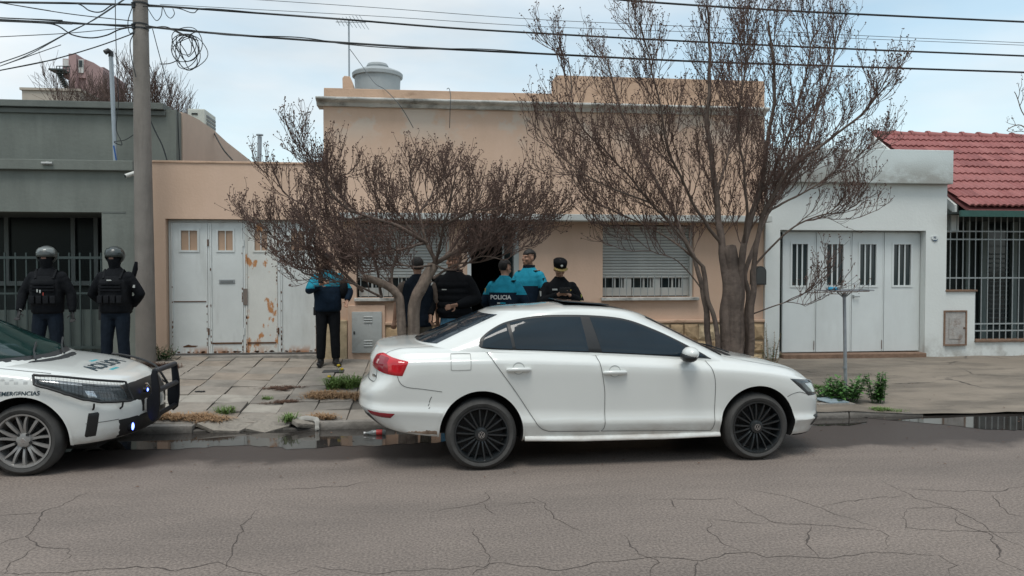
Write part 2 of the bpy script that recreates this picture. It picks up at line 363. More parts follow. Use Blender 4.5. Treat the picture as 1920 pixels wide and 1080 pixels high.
# kerb stones
m_kerb = mat('kerb_concrete', (.26, .24, .215), .9, var=.2, vscale=5, bump=.5, bscale=30, col2=(.13, .12, .105), c2pos=(.5, .7), c2scale=3)
stain(m_kerb, (.05, .045, .04), .075, .01, amount=.85, thr=(.25, .55))
kb = MB(); kb.box((-30, KERB_Y + .16, -.05), (-7, KERB_Y + .3, .03)); kerb = struct('kerb', kb, m_kerb)
x = -7.0
ob('kerb_footing', MB().box((-2.62, KERB_Y + .03, -.05), (-1.10, KERB_Y + .2, .022)), m_kerb, kerb, bevel=.01)
while x < 5.9:
    ln = .92 + random.uniform(-.1, .12)
    if -2.58 < x < -1.3: x = -1.20           # broken, sunken stretch in front of the gate
    if x < -2.58: ln = min(ln, max(.1, -2.55 - x))
    z0 = zg(x, 9.0); z1 = zg(x + ln, 9.0); dz = random.uniform(-.008, .008)
    b = MB(); y0, y1 = KERB_Y + random.uniform(-.012, .012), KERB_Y + .15
    b.add([(x, y0, -.05), (x + ln, y0, -.05), (x + ln, y1, -.05), (x, y1, -.05), (x, y0 + .02, z0 + dz), (x + ln, y0 + .02, z1 + dz), (x + ln, y1, z1 + dz), (x, y1, z0 + dz)],
          [(3, 2, 1, 0), (4, 5, 6, 7), (0, 1, 5, 4), (1, 2, 6, 5), (2, 3, 7, 6), (3, 0, 4, 7)])
    ob('kerb_stone', b, m_kerb, kerb, bevel=.014, smooth=40)
    x += ln + .012
m_slab_b = mat('broken_concrete', (.27, .245, .21), .92, var=.2, vscale=6, bump=.6, bscale=30, col2=(.14, .125, .11), c2pos=(.5, .7), c2scale=5)
# broken chunks tilting into the water
for (cx, cy, sx, sy, sz, tx, ty, rz) in [(-2.22, 9.02, .30, .16, .05, -14, 3, 4), (-1.72, 9.04, .26, .17, .055, -20, -8, 28), (-1.36, 8.98, .17, .10, .05, -10, 10, 18), (-1.95, 9.22, .2, .14, .04, -9, 0, -8)]:
    b = MB(); n = 6; top = []
    for k in range(n):
        a = 2 * math.pi * (k + random.uniform(-.25, .25)) / n; rr = 1 + random.uniform(-.25, .35); top.append((sx * rr * math.cos(a), sy * rr * math.sin(a)))
    b.prism(top, -sz, 0, plane='XY'); o = ob('broken_slab', b, m_slab_b, kerb, bevel=.007, smooth=40)
    o.matrix_parent_inverse = Matrix(); o.location = (cx, cy, zg(cx, cy) + .012); o.rotation_euler = (R(-tx), R(ty), R(rz))

# the pavement: mortar bed and separate concrete slabs in front of the grey and the peach house
m_bed = mat('pavement_bed', (.15, .135, .115), .95, var=.25, vscale=6, bump=.4)
def sheet(x0, x1, y0, y1, nx, ny, dz, rough=0.0):
    b = MB()
    b.add([(x0 + (x1 - x0) * i / nx, y0 + (y1 - y0) * j / ny, zg(x0 + (x1 - x0) * i / nx, y0 + (y1 - y0) * j / ny) + dz + (rough * (noise.noise(Vector((i * .31, j * .37, 1))) + .5 * noise.noise(Vector((i * .9, j * 1.1, 4)))) if rough else 0)) for j in range(ny + 1) for i in range(nx + 1)],
          [(j * (nx + 1) + i, j * (nx + 1) + i + 1, (j + 1) * (nx + 1) + i + 1, (j + 1) * (nx + 1) + i) for j in range(ny) for i in range(nx)])
    return b
pave = struct('pavement', sheet(-20, 3.72, KERB_Y + .13, 15.0, 60, 20, -.03), m_bed, smooth=60)
m_slab = [mat('pavement_slab_%s' % n, c, .92, var=.16, vscale=4, bump=.35, bscale=55, col2=tuple(k * .62 for k in c), c2pos=(.5, .72), c2scale=2.2) for n, c in (('plain', (.275, .245, .210)), ('pale', (.335, .31, .27)), ('warm', (.27, .228, .186)), ('dim', (.235, .213, .185)))]
SX, SY = .428, .452; r = random.Random(3)
for i in range(17):
    for j in range(9):
        x0 = -6.45 + i * SX; y0 = 9.05 + j * SY - .0; x1, y1 = x0 + SX - .014, min(y0 + SY - .012, 12.985)
        cxm, cym = (x0 + x1) / 2, (y0 + y1) / 2
        if (x0 > -2.55 and x1 < -1.15 and y1 < 9.3): continue
        if -.75 < cxm < 1.1 and 9.35 < cym < 10.2 and x0 > -.9: continue   # planting hole of the leaning tree
        t1, t2, dz = r.uniform(-.007, .007), r.uniform(-.007, .007), r.uniform(-.006, .006)
        if -3.2 < cxm < -.9 and cym < 10.1: t1 *= 2.6; t2 *= 2.6; dz *= 2
        q = [(x0, y0, -t1 - t2), (x1, y0, t1 - t2), (x1, y1, t1 + t2), (x0, y1, -t1 + t2)]
        top = [(a + r.uniform(-.003, .003), b_ + r.uniform(-.003, .003), zg(a, b_) + c + dz) for a, b_, c in q]
        b = MB().add([(p[0], p[1], p[2] - .04) for p in top] + top, [(3, 2, 1, 0), (4, 5, 6, 7), (0, 1, 5, 4), (1, 2, 6, 5), (2, 3, 7, 6), (3, 0, 4, 7)])
        mm = m_slab[1] if (j in (1, 2) and -3.6 < cxm < -1.6 and r.random() < .7) else r.choice([m_slab[0], m_slab[0], m_slab[2], m_slab[3], m_slab[0]])
        ob('slab', b, mm, pave, bevel=.004)
# drain cover let into the slabs by the gate
p = atz(626, 690, .33); b = MB(); b.box((p.x - .16, p.y - .13, zg(p.x, p.y) + .001), (p.x + .15, p.y + .12, zg(p.x, p.y) + .012))
o = ob('drain_cover', b, mat('cast_iron', (.055, .058, .06), .6, var=.3), bevel=.004); tag(o, 'small dark iron drain cover in the pavement right of the gate', 'drain cover')
# the rough concrete apron in front of the white garage
m_apron = mat('apron_concrete', (.225, .190, .152), .9, var=.14, vscale=1.2, bump=.55, bscale=22, col2=(.135, .115, .093), c2pos=(.44, .62), c2scale=1.5, c2stretch=(.45, 1.3, 1))
def apron_cracks(m):
    t = m.node_tree; l = t.links.new; b = t.nodes['Principled BSDF']; src = b.inputs['Base Color'].links[0].from_socket
    c = N(t, 'ShaderNodeTexCoord'); n = N(t, 'ShaderNodeTexNoise'); n.inputs['Scale'].default_value = 1.6; n.inputs['Detail'].default_value = 6; l(c.outputs['Object'], n.inputs['Vector'])
    ad = N(t, 'ShaderNodeMixRGB', blend_type='ADD'); ad.inputs[0].default_value = .55; l(c.outputs['Object'], ad.inputs[1]); l(n.outputs['Color'], ad.inputs[2])
    v = N(t, 'ShaderNodeTexVoronoi', feature='DISTANCE_TO_EDGE'); v.inputs['Scale'].default_value = .55; l(ad.outputs[0], v.inputs['Vector'])
    r = N(t, 'ShaderNodeValToRGB'); r.color_ramp.elements[0].position = .004; r.color_ramp.elements[0].color = (1, 1, 1, 1); r.color_ramp.elements[1].position = .016; r.color_ramp.elements[1].color = (0, 0, 0, 1); l(v.outputs['Distance'], r.inputs[0])
    k = N(t, 'ShaderNodeTexNoise'); k.inputs['Scale'].default_value = .9; l(c.outputs['Object'], k.inputs['Vector'])
    kr = N(t, 'ShaderNodeValToRGB'); kr.color_ramp.elements[0].position = .53; kr.color_ramp.elements[1].position = .66; l(k.outputs['Fac'], kr.inputs[0])
    mu = N(t, 'ShaderNodeMath', operation='MULTIPLY'); l(r.outputs[0], mu.inputs[0]); l(kr.outputs[0], mu.inputs[1])
    mx = N(t, 'ShaderNodeMixRGB'); l(mu.outputs[0], mx.inputs[0]); l(src, mx.inputs[1]); mx.inputs[2].default_value = (.05, .042, .036, 1); l(mx.outputs[0], b.inputs['Base Color'])
apron_cracks(m_apron)
struct('driveway', sheet(3.7, 20, KERB_Y + .005, 13.4, 110, 40, .0, .012), m_apron, smooth=60)
# ================================================================== houses
m_grey = mat('grey_green_render', (.168, .184, .165), .88, var=.1, vscale=1.5, bump=.25, bscale=18, col2=(.125, .137, .123), c2pos=(.45, .75), c2scale=1.3, c2stretch=(2.2, 1, .35))
m_grey_trim = mat('grey_green_trim', (.13, .143, .132), .85, var=.12, vscale=3, bump=.2)
m_peach = mat('peach_render', (.620, .440, .330), .86, var=.055, vscale=1.1, bump=.18, bscale=26, col2=(.53, .365, .26), c2pos=(.42, .8), c2scale=.9, c2stretch=(1.4, 1, .5))
stain(m_peach, (.57, .52, .45), 3.75, 4.35, amount=.6, scale=1.5, stretch=(1, 1, 1.0), thr=(.50, .57))        # paint lost under the cornice
stain(m_peach, (.22, .15, .10), .9, .3, amount=.5, scale=2.2, thr=(.45, .75))                                # splash dirt at the foot
m_peach2 = mat('peach_parapet', (.55, .375, .265), .88, var=.1, vscale=2, bump=.25, col2=(.30, .19, .125), c2pos=(.56, .72), c2scale=2.4, c2stretch=(.8, 1, 2.2))
m_peach3 = mat('party_wall_render', (.56, .43, .34), .9, var=.08, vscale=1.2, bump=.2)
m_conc = mat('weathered_cornice', (.56, .56, .53), .9, var=.14, vscale=3, bump=.45, bscale=28, col2=(.16, .16, .145), c2pos=(.50, .68), c2scale=1.9, c2stretch=(1, 1, 1.5))
m_ledge = mat('painted_ledge', (.50, .52, .50), .8, var=.1, vscale=2, bump=.2, col2=(.3, .3, .28), c2pos=(.55, .75), c2scale=2)
m_white = mat('white_render', (.655, .685, .665), .82, var=.04, vscale=1.2, bump=.15, bscale=24)
stain(m_white, (.26, .24, .21), .75, .22, amount=.7, scale=2.6, thr=(.46, .66))
m_slabtop = mat('mouldy_parapet', (.58, .64, .635), .88, var=.06, vscale=1.2, bump=.25)
stain(m_slabtop, (.30, .30, .275), 3.86, 3.40, amount=.92, scale=1.2, stretch=(1, 1, 1.6), thr=(.30, .50))
m_whitemet = mat('white_gate_paint', (.625, .665, .66), .5, var=.05, vscale=1.6, col2=(.52, .545, .53), c2pos=(.5, .8), c2scale=1.3, c2stretch=(1, 1, .3))
m_oldgate = mat('worn_white_gate_paint', (.60, .625, .61), .55, var=.07, vscale=2, bump=.1, col2=(.44, .45, .43), c2pos=(.52, .8), c2scale=2.2, c2stretch=(1.5, 1, .35))
def rusty(m, thr, z0, z1):
    return stain(m, (.36, .15, .055), z0, z1, amount=.95, scale=5.5, stretch=(1.3, 1, .55), thr=thr)
m_gate_rust = mat('rust_eaten_gate_paint', (.60, .60, .56), .6, var=.08, vscale=2, bump=.15, col2=(.44, .20, .075), c2pos=(.555, .60), c2scale=3.6, c2stretch=(1.4, 1, .8))
for m in (m_oldgate, m_gate_rust): rusty(m, (.44, .56), .60, .43)
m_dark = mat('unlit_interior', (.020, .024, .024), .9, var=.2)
m_glass = mat('window_glass', (.018, .028, .03), .08, var=.3, vscale=1.5, spec=.5)
m_alu = mat('aluminium_frame', (.30, .32, .32), .45, var=.1, metal=.2)
m_iron = mat('dark_green_iron', (.030, .045, .043), .5, var=.2)
m_steel = mat('pale_grey_bar_paint', (.30, .33, .33), .5, var=.15, vscale=9)
m_stone = [mat('flagstone_%s' % n, c, .92, var=.22, vscale=6, bump=.9, bscale=9) for n, c in (('ochre', (.46, .345, .205)), ('sand', (.52, .41, .265)), ('brown', (.38, .27, .16)))]
m_mortar = mat('stone_mortar', (.40, .30, .20), .95, var=.2)
m_brick = mat('brown_coping', (.20, .125, .085), .85, var=.25, vscale=9, bump=.4)
m_metgrey = mat('galvanised_box_paint', (.40, .425, .42), .5, var=.1, vscale=5, bump=.08, bscale=6, col2=(.30, .31, .30), c2pos=(.5, .7), c2scale=5)
m_rust = mat('bare_rust', (.10, .045, .022), .9, var=.35, vscale=25, bump=.3)
Y0 = 13.0
BASE = .18
# ------------------------------------------------------------------ grey-green house on the left
g = thing('grey_house', 'grey-green rendered low house behind the two helmeted officers', 'house', (X(100), Y0, zg(-6, 13)))
gx1 = X(285); gl = -13.0; ox1 = X(192); oz1 = Z(398, 190)
zc0, zc1 = Z(320, 150), Z(301, 150)
ob('wall', wall_grid(gl, gx1, BASE, zc0 + .02, [(-9.2, ox1, BASE - 1, oz1)], Y0, Y0 + .3), m_grey, g, fix=False)
b = MB(); b.box((gl, Y0 - .09, zc0), (X(255), Y0 + .34, zc1)); ob('coping', b, m_grey, g, bevel=.012)
b = MB(); b.box((X(193), Y0 - .006, oz1 - .012), (X(237), Y0 + .01, oz1 + .012)); ob('lintel_line', b, m_grey_trim, g)
# upper storey wall set back on the flat roof, its coping and its receding party wall
YU = 13.9; ux1 = X(330, 250, YU); uz1 = Z(203, 200, YU)
ob('upper_wall', wall_grid(gl, ux1, zc0 - .1, uz1, [], YU, YU + .3), m_grey, g, fix=False)
b = MB(); b.box((gl, YU - .12, uz1 - .02), (X(310, 200, YU), YU + .32, uz1 + .09)); b.box((gl, YU - .05, uz1 - .11), (X(311, 200, YU), YU + .28, uz1 - .03)); ob('upper_coping', b, m_grey_trim, g, bevel=.01)
b = MB(); b.box((gl, Y0 + .3, zc0 - .12), (gx1, YU + .02, zc0 - .02)); ob('flat_roof', b, m_grey_trim, g)
yb = 20.5; zt = uz1 + .02
prof = [(YU + .002, zt), (YU + .6, zt + .03), (YU + 1.3, zt + .06), (YU + 2.4, zt + .05), (YU + 3.4, zt - .02), (YU + 4.6, zt - .06), (YU + 5.7, zt - .10), (yb + .5, zt - .16)]; yb += .5
b = MB(); b.prism([(YU + .301, 2.2)] + [(max(p[0], YU + .301), p[1]) for p in prof] + [(yb, 2.2)], ux1 - .25, ux1 + .02, plane='YZ'); ob('party_wall', b, m_peach3, g)
# porch recess: back wall, window, iron fence
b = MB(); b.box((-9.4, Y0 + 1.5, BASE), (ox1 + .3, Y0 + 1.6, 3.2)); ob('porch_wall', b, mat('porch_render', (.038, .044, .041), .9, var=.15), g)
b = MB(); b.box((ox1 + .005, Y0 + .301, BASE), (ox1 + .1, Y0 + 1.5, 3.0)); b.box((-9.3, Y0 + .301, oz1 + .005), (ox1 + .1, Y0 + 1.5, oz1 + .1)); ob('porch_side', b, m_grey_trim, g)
YW = Y0 + 1.45
wx = [at(u, 460, YW).x for u in (-60, 16, 140, 186)]; wz0, wz1 = at(100, 530, YW).z, at(100, 404, YW).z
win = ob('window', MB().box((wx[0], YW - .02, wz0), (wx[3], YW + .04, wz1)), mat('dark_porch_glass', (.008, .012, .012), .25, spec=.15), g)
b = MB()
for xx in (wx[1], wx[2], wx[3] - .03): b.box((xx - .035, YW - .07, wz0), (xx + .035, YW - .021, wz1))
b.box((wx[0], YW - .072, wz0 - .05), (wx[3], YW - .02, wz0 + .03)); b.box((wx[0], YW - .072, wz1 - .04), (wx[3], YW - .02, wz1 + .02)); ob('frame', b, mat('dull_porch_frame', (.13, .145, .14), .6), win)
YF = Y0 + .16; fz0, fz1 = zg(-6, 13) - .02, Z(482, 150, YF)
b = MB(); b.box((-9.2, YF - .02, fz1 - .03), (ox1 - .01, YF + .02, fz1 + .01)); b.box((-9.2, YF - .02, fz0 + .12), (ox1 - .01, YF + .02, fz0 + .16)); b.box((-9.2, YF - .015, fz0 + 1.0), (ox1 - .01, YF + .015, fz0 + 1.03)); ob('fence_rail', b, m_iron, g)
x = ox1 - .08
barmesh = MB().box((-.011, -.011, 0), (.011, .011, fz1 + .07 - fz0)).mesh('fence_bar', [m_iron])
while x > -7.4:
    o = ob('fence_bar', barmesh, m_iron, g); o.location = (x, YF, fz0); x -= .162
b = MB(); b.box((-9.2, YF + .05, fz0), (ox1 - .01, YF + .07, fz0 + .75)); ob('fence_sheet', b, mat('fence_sheet_paint', (.062, .08, .074), .6, var=.12), g)
# small lamp and security camera on the front
p = at(88, 306, Y0 - .12); b = MB(); b.tube([(p.x - .08, p.y, p.z), (p.x + .08, p.y, p.z)], .022, 10); b.box((p.x - .02, p.y, p.z - .02), (p.x + .02, Y0 - .088, p.z + .03)); o = ob('bulkhead_lamp', b, mat('grey_plastic', (.35, .36, .35), .5), smooth=50); tag(o, 'small grey tube lamp on the grey house coping', 'lamp')
p = at(246, 327, Y0 - .2); t = thing('security_camera', 'small white security camera beside the concrete pole', 'camera', p)
wpl = mat('white_plastic', (.62, .63, .6), .4)
b = MB(); b.tube([p + Vector((.04, .05, .03)), p + Vector((-.07, -.05, -.035))], .034, 12); ob('housing', b, wpl, t, smooth=50)
b = MB(); b.tube([p + Vector((.04, .05, .03)), p + Vector((.06, .2, .03))], .014, 8); ob('bracket', b, wpl, t, smooth=50)
b = MB(); b.tube([p + Vector((-.0701, -.0501, -.0351)), p + Vector((-.075, -.054, -.038))], .026, 12); ob('lens', b, m_glass, t, smooth=50)
# service mast, air conditioner, flue
t = thing('service_mast', 'thin grey pipe mast with bent cap on the grey house roof', 'pipe', at(214, 300, 13.5)); m_pipe = mat('galvanised_pipe', (.33, .37, .40), .45, var=.12, metal=.3)
b = MB(); p0, p1 = at(217, 300, 13.5), at(208, 104, 13.5); b.tube([p0 - Vector((0, 0, .25)), p1], .034, 12); ob('pipe', b, m_pipe, t, smooth=50)
b = MB(); b.tube([p1 - Vector((0, 0, .02)), p1 + Vector((0, 0, .05)), p1 + Vector((-.03, -.03, .07)), p1 + Vector((-.07, -.06, .03))], .042, 10); ob('cap', b, mat('black_plastic', (.02, .02, .022), .5), t, smooth=60)
b = MB(); a_ = at(213, 273, 13.45); b.tube([a_, at(218, 300, 13.45)], .012, 6); ob('blue_conduit', b, mat('blue_conduit', (.02, .10, .33), .5), t, smooth=60)
t = thing('air_conditioner', 'cream air conditioner box above the sloping party wall', 'air conditioner', at(370, 240, 17.0))
A0 = at(352, 242, 16.6); b = MB(); b.box((A0.x, 16.6, A0.z - .35), (A0.x + .34, 17.45, A0.z + .42)); ob('casing', b, mat('aged_cream_casing', (.50, .52, .47), .6, var=.1), t, bevel=.02)
b = MB()
for k in range(6): b.box((A0.x + .341, 16.72, A0.z - .1 + k * .075), (A0.x + .352, 17.4, A0.z - .055 + k * .075))
ob('grille', b, mat('casing_grille', (.16, .17, .17), .6), t)
b = MB(); b.box((A0.x + .08, 16.585, A0.z + .3), (A0.x + .2, 16.6, A0.z + .33)); ob('vent', b, m_dark, t)
t = thing('flue_pipe', 'slim grey flue pipe with flat cap behind the gate wall', 'flue', at(486, 300, 17.0)); b = MB(); p0, p1 = at(486, 318, 17.0), at(487, 256, 17.0); b.tube([p0, p1], .045, 12); ob('pipe', b, m_pipe, t, smooth=50)
b = MB(); b.lathe([(0, .05), (.075, .045), (.075, .02), (.0, .015)], p1, 'Z', 14); ob('cap', b, m_pipe, t, smooth=40)

# ------------------------------------------------------------------ peach house
h = thing('peach_house', 'peach rendered flat-roofed house with white gate, cornice and shuttered windows', 'house', (X(900), Y0, zg(0, 13)))
gx0 = X(285) + .004; gz1 = Z(307, 450); hx0, hx1 = X(608), X(1432) - .004
go = (X(311), X(593), BASE - 1, Z(411, 450))
ob('gate_wall', wall_grid(gx0, hx0 - .002, BASE, gz1, [go], Y0, Y0 + .28), m_peach, h, fix=False)
b = MB(); b.box((gx0, Y0 - .02, gz1), (hx0 - .004, Y0 + .3, gz1 + .035)); ob('gate_wall_coping', b, m_peach2, h, bevel=.008)
wl = (X(668), X(843), Z(558, 750), Z(417, 750)); dr = (X(880), X(973), BASE - 1, Z(417, 930)); wr = (X(1130), X(1301), Z(557, 1215), Z(421, 1215))
zcor = Z(206, 900)
ob('wall', wall_grid(hx0, hx1, BASE, zcor + .05, [wl, dr, wr], Y0, Y0 + .3), m_peach, h, fix=False)
for q in (hx0, hx1 - .25): ob('side_wall', MB().box((q, Y0 + .301, BASE), (q + .25, Y0 + 8, zcor + .05)), m_peach, h)
b = MB(); b.box((hx0 + .251, Y0 + .301, zcor - .2), (hx1 - .251, Y0 + 8, zcor - .02)); ob('roof_slab', b, m_conc, h)
# cornice: moulded profile along the front, returned at the left end
cz0, cz1 = zcor, Z(187, 700); prof = [(0.0, cz0), (-.05, cz0), (-.09, cz0 + .05), (-.17, cz0 + .07), (-.2, cz0 + .09), (-.2, cz1 - .015), (-.17, cz1), (.28, cz1), (.28, cz0)]
b = MB(); xa, xb = hx0 - .10, hx1
n_ = 44
rings_ = [[(xa + (xb - xa) * i / n_, Y0 - .002 + y + (.006 * noise.noise(Vector((i * .8, y * 9, z * 9)))), z + .007 * noise.noise(Vector((i * .7, z * 8, 3)))) for y, z in prof] for i in range(n_ + 1)]
b.rings(rings_); ob('cornice', b, m_conc, h)
pz1 = Z(165, 620); pz2 = Z(143, 1100); px = X(1037)
ob('parapet', MB().box((hx0 + .01, Y0 - .01, cz1 - .005), (px, Y0 + .2, pz1)), m_peach2, h, bevel=.01)
rc_ = .09; prof = [(px + .001, cz1 - .005), (px + .001, pz2 - rc_)] + [(px + .001 + rc_ - rc_ * math.cos(a), pz2 - rc_ + rc_ * math.sin(a)) for a in (.4, .8, 1.2, 1.57)] + [(hx1 - .01, pz2), (hx1 - .01, cz1 - .005)]
ob('raised_parapet', MB().prism(prof, Y0 - .012, Y0 + .2), m_peach2, h)
# ledge over windows and door
lz0, lz1 = Z(416, 1050), Z(404, 1050)
ob('ledge', MB().box((X(640), Y0 - .34, lz0), (hx1 + .0, Y0 + .02, lz1)), m_ledge, h, bevel=.012)
# stone plinth: backing, top moulding, separate flagstones
sz1 = Z(604, 1300); sd0 = dr[0] - .06; sd1 = dr[1] + .06
b = MB(); b.box((X(722), Y0 - .03, BASE), (sd0, Y0 + .001, sz1)); ob('plinth', b, m_mortar, h); b = MB(); b.box((sd1, Y0 - .03, BASE), (hx1 + .001, Y0 + .001, sz1)); ob('plinth', b, m_mortar, h)
for a_, c_ in ((X(722), sd0), (sd1, hx1 + .002)):
    ob('plinth_moulding', MB().box((a_, Y0 - .075, sz1 - .005), (c_, Y0 + .001, sz1 + .045)), m_peach2, h, bevel=.012)
    r = random.Random(11); zrow = [BASE, BASE + .17, BASE + .40, sz1 - .01] if True else 0
    for k in range(3):
        xx = a_ + .01
        while xx < c_ - .05:
            wd = r.uniform(.22, .46); x2 = min(xx + wd, c_ - .006)
            if c_ - x2 < .1: x2 = c_ - .006
            j = lambda s_=.028: r.uniform(-s_, s_)
            z0, z1 = zrow[k] + .01, zrow[k + 1] - .01
            poly = [(xx + .008, z0 + abs(j(.02))), ((xx + x2) / 2 + j(), z0 + abs(j(.012))), (x2 - .008, z0 + abs(j(.02))), (x2 - .008 - abs(j(.015)), (z0 + z1) / 2), (x2 - .01, z1 - abs(j())), ((xx + x2) / 2 + j(), z1 - abs(j(.012))), (xx + .01, z1 - abs(j())), (xx + .008 + abs(j(.015)), (z0 + z1) / 2)]
            d = .05 + r.uniform(0, .03); bm_ = MB(); cx_, cz_ = sum(p[0] for p in poly) / 8, sum(p[1] for p in poly) / 8
            vs = [(p[0], Y0 - .029, p[1]) for p in poly] + [(p[0], Y0 - d + .012, p[1]) for p in poly] + [(cx_ + (p[0] - cx_) * .62 + j(.01), Y0 - d - r.uniform(0, .025), cz_ + (p[1] - cz_) * .62 + j(.01)) for p in poly] + [(cx_ + j(), Y0 - d - r.uniform(0, .03), cz_ + j())]
            fs = [(i, (i + 1) % 8, 8 + (i + 1) % 8, 8 + i) for i in range(8)] + [(8 + i, 8 + (i + 1) % 8, 16 + (i + 1) % 8, 16 + i) for i in range(8)] + [(16 + i, 16 + (i + 1) % 8, 24) for i in range(8)]
            bm_.add(vs, fs); ob('stone', bm_, r.choice(m_stone), h)
            xx = x2
# windows with roller shutters
def shutter_window(a, part, closed_to, frame_below):
    x0, x1, z0, z1 = a
    w_ = ob('window', MB().box((x0 + .002, Y0 + .2, z0 + .002), (x1 - .002, Y0 + .24, z1 - .002)), m_glass, h)
    m_sh = mat('shutter_slat_paint_' + part, (.46, .475, .455), .6, var=.1, vscale=3)
    zz = z1 - .02; sl = MB().add([(x0 + .02, 0, 0), (x1 - .02, 0, 0), (x1 - .02, -.012, .012), (x0 + .02, -.012, .012), (x1 - .02, -.012, .034), (x0 + .02, -.012, .034), (x1 - .02, 0, .046), (x0 + .02, 0, .046)], [(0, 1, 2, 3), (3, 2, 4, 5), (5, 4, 6, 7), (7, 6, 1, 0)]).mesh('shutter_slat', [m_sh])
    while zz > closed_to:
        o = ob('shutter_slat', sl, m_sh, w_); o.location = (0, Y0 + .13, zz - .046); zz -= .0505
    if frame_below:
        for k in range(3):
            fx0 = x0 + .035 + (x1 - x0 - .07) * k / 3; fx1 = x0 + .035 + (x1 - x0 - .07) * (k + 1) / 3
            b = MB(); b.box((fx0 + .20, Y0 + .15, z0 + .16), (fx0 + .23, Y0 + .19, closed_to + .03)); b.box((fx0 + .33, Y0 + .15, z0 + .16), (fx0 + .35, Y0 + .19, closed_to + .03))
            b.box((fx0 + .375, Y0 + .14, z0 + .02), (fx1 - .01, Y0 + .198, closed_to + .03)); b.box((fx0, Y0 + .14, z0 + .02), (fx0 + .374, Y0 + .198, z0 + .16)); ob('frame', b, m_sh, w_)
        b = MB(); xx = x0 + .06
        while xx < x1 - .04: b.box((xx, Y0 + .07, z0 + .01), (xx + .012, Y0 + .082, closed_to + .06)); xx += .125
        ob('bar', b, m_steel, w_, kind='stuff')
    ob('sill', MB().box((x0 - .03, Y0 - .09, z0 - .055), (x1 + .07, Y0 + .16, z0 - .003)), m_conc, w_, bevel=.008)
    ob('side_frame', MB().box((x1 - .05, Y0 + .06, z0), (x1 - .004, Y0 + .2, z1)), m_sh, w_)
shutter_window(wr, 'right', Z(521, 1215), True); shutter_window(wl, 'left', Z(520, 750), True)
# doorway: dark hall behind, frame, glazed side light, open door leaf
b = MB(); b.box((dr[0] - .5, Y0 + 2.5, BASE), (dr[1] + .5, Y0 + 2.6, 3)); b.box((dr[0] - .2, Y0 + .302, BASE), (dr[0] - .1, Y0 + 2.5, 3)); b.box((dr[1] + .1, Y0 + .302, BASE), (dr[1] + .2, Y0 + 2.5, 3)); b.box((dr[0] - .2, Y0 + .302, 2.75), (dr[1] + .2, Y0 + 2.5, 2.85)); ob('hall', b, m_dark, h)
dw = ob('door', MB().box((X(947), Y0 + .18, zg(0, 13)), (X(966), Y0 + .22, dr[3] - .03)), m_glass, h)
b = MB(); b.box((dr[0] - .035, Y0 - .012, zg(0, 13)), (dr[0] + .03, Y0 + .2, dr[3])); ob('door_frame', b, m_whitemet, dw)
b = MB(); b.box((dr[1] - .085, Y0 - .014, zg(0, 13)), (dr[1] - .002, Y0 + .25, dr[3])); b.box((X(944), Y0 + .15, zg(0, 13)), (X(947), Y0 + .24, dr[3])); ob('door_frame', b, mat('door_frame_grey', (.36, .39, .38), .5), dw)
ob('step', MB().box((dr[0] - .15, Y0 - .42, BASE), (dr[1] + .15, Y0 - .001, zg(0, 12.7) + .13)), m_kerb, h, bevel=.012)
# meter box in its rendered surround, right of the gate
mx0, mx1, mz0, mz1 = X(660), X(716), Z(661, 690), Z(584, 690)
ob('meter_surround', MB().box((X(652), Y0 - .05, BASE), (X(722) - .003, Y0 + .001, Z(572, 690))), m_peach, h, bevel=.01)
ob('gate_pillar', MB().box((X(598), Y0 - .06, BASE), (X(651), Y0 + .001, Z(600, 620))), m_stone[1], h, bevel=.02)
mbx = thing('meter_box', 'dented grey metal meter box with louvres beside the gate', 'meter box', ((mx0 + mx1) / 2, Y0 - .06, mz0))
ob('door', MB().box((mx0, Y0 - .085, mz0), (mx1, Y0 - .051, mz1)), m_metgrey, mbx, bevel=.012, smooth=40)
for zz in (mz1 - .17, mz0 + .12):
    for k in range(3):
        b = MB(); b.tube([((mx0 + mx1) / 2 - .05, Y0 - .088, zz + k * .042), ((mx0 + mx1) / 2 + .09, Y0 - .088, zz + k * .042)], [(.012, .008)] * 2, 8); ob('louvre', b, m_metgrey, mbx, smooth=60)
ob('lock', MB().box((mx0 + .025, Y0 - .092, (mz0 + mz1) / 2 - .03), (mx0 + .05, Y0 - .085, (mz0 + mz1) / 2 + .02)), m_dark, mbx)
# wall lamp, spot and letter box
p = at(643, 408, Y0 - .12); t = thing('wall_lamp', 'small white wall lamp between gate and left window', 'lamp', p); b = MB(); b.add([(p.x - .09, p.y - .06, p.z - .05), (p.x + .09, p.y - .06, p.z - .05), (p.x + .06, p.y + .1, p.z - .05), (p.x - .06, p.y + .1, p.z - .05), (p.x - .05, p.y - .02, p.z + .06), (p.x + .05, p.y - .02, p.z + .06), (p.x + .04, p.y + .1, p.z + .06), (p.x - .04, p.y + .1, p.z + .06)], [(3, 2, 1, 0), (4, 5, 6, 7), (0, 1, 5, 4), (1, 2, 6, 5), (2, 3, 7, 6), (3, 0, 4, 7)]); ob('shade', b, wpl, t, bevel=.008)
ob('backplate', MB().box((p.x - .05, p.y + .1, p.z - .06), (p.x + .05, Y0 - .001, p.z + .07)), wpl, t)
p = at(995, 427, Y0 - .14); t = thing('spot_lamp', 'round pale spot lamp under the ledge by the doorway', 'lamp', p); b = MB(); b.lathe([(0, -.06), (.05, -.055), (.06, .02), (.03, .06), (0, .065)], p, 'Y', 16); ob('head', b, mat('lamp_grey', (.30, .35, .38), .35), t, smooth=50)
b = MB(); b.tube([p + Vector((0, .06, 0)), Vector((p.x, Y0 - .001, p.z + .02))], .012, 8); ob('arm', b, m_pipe, t, smooth=50)
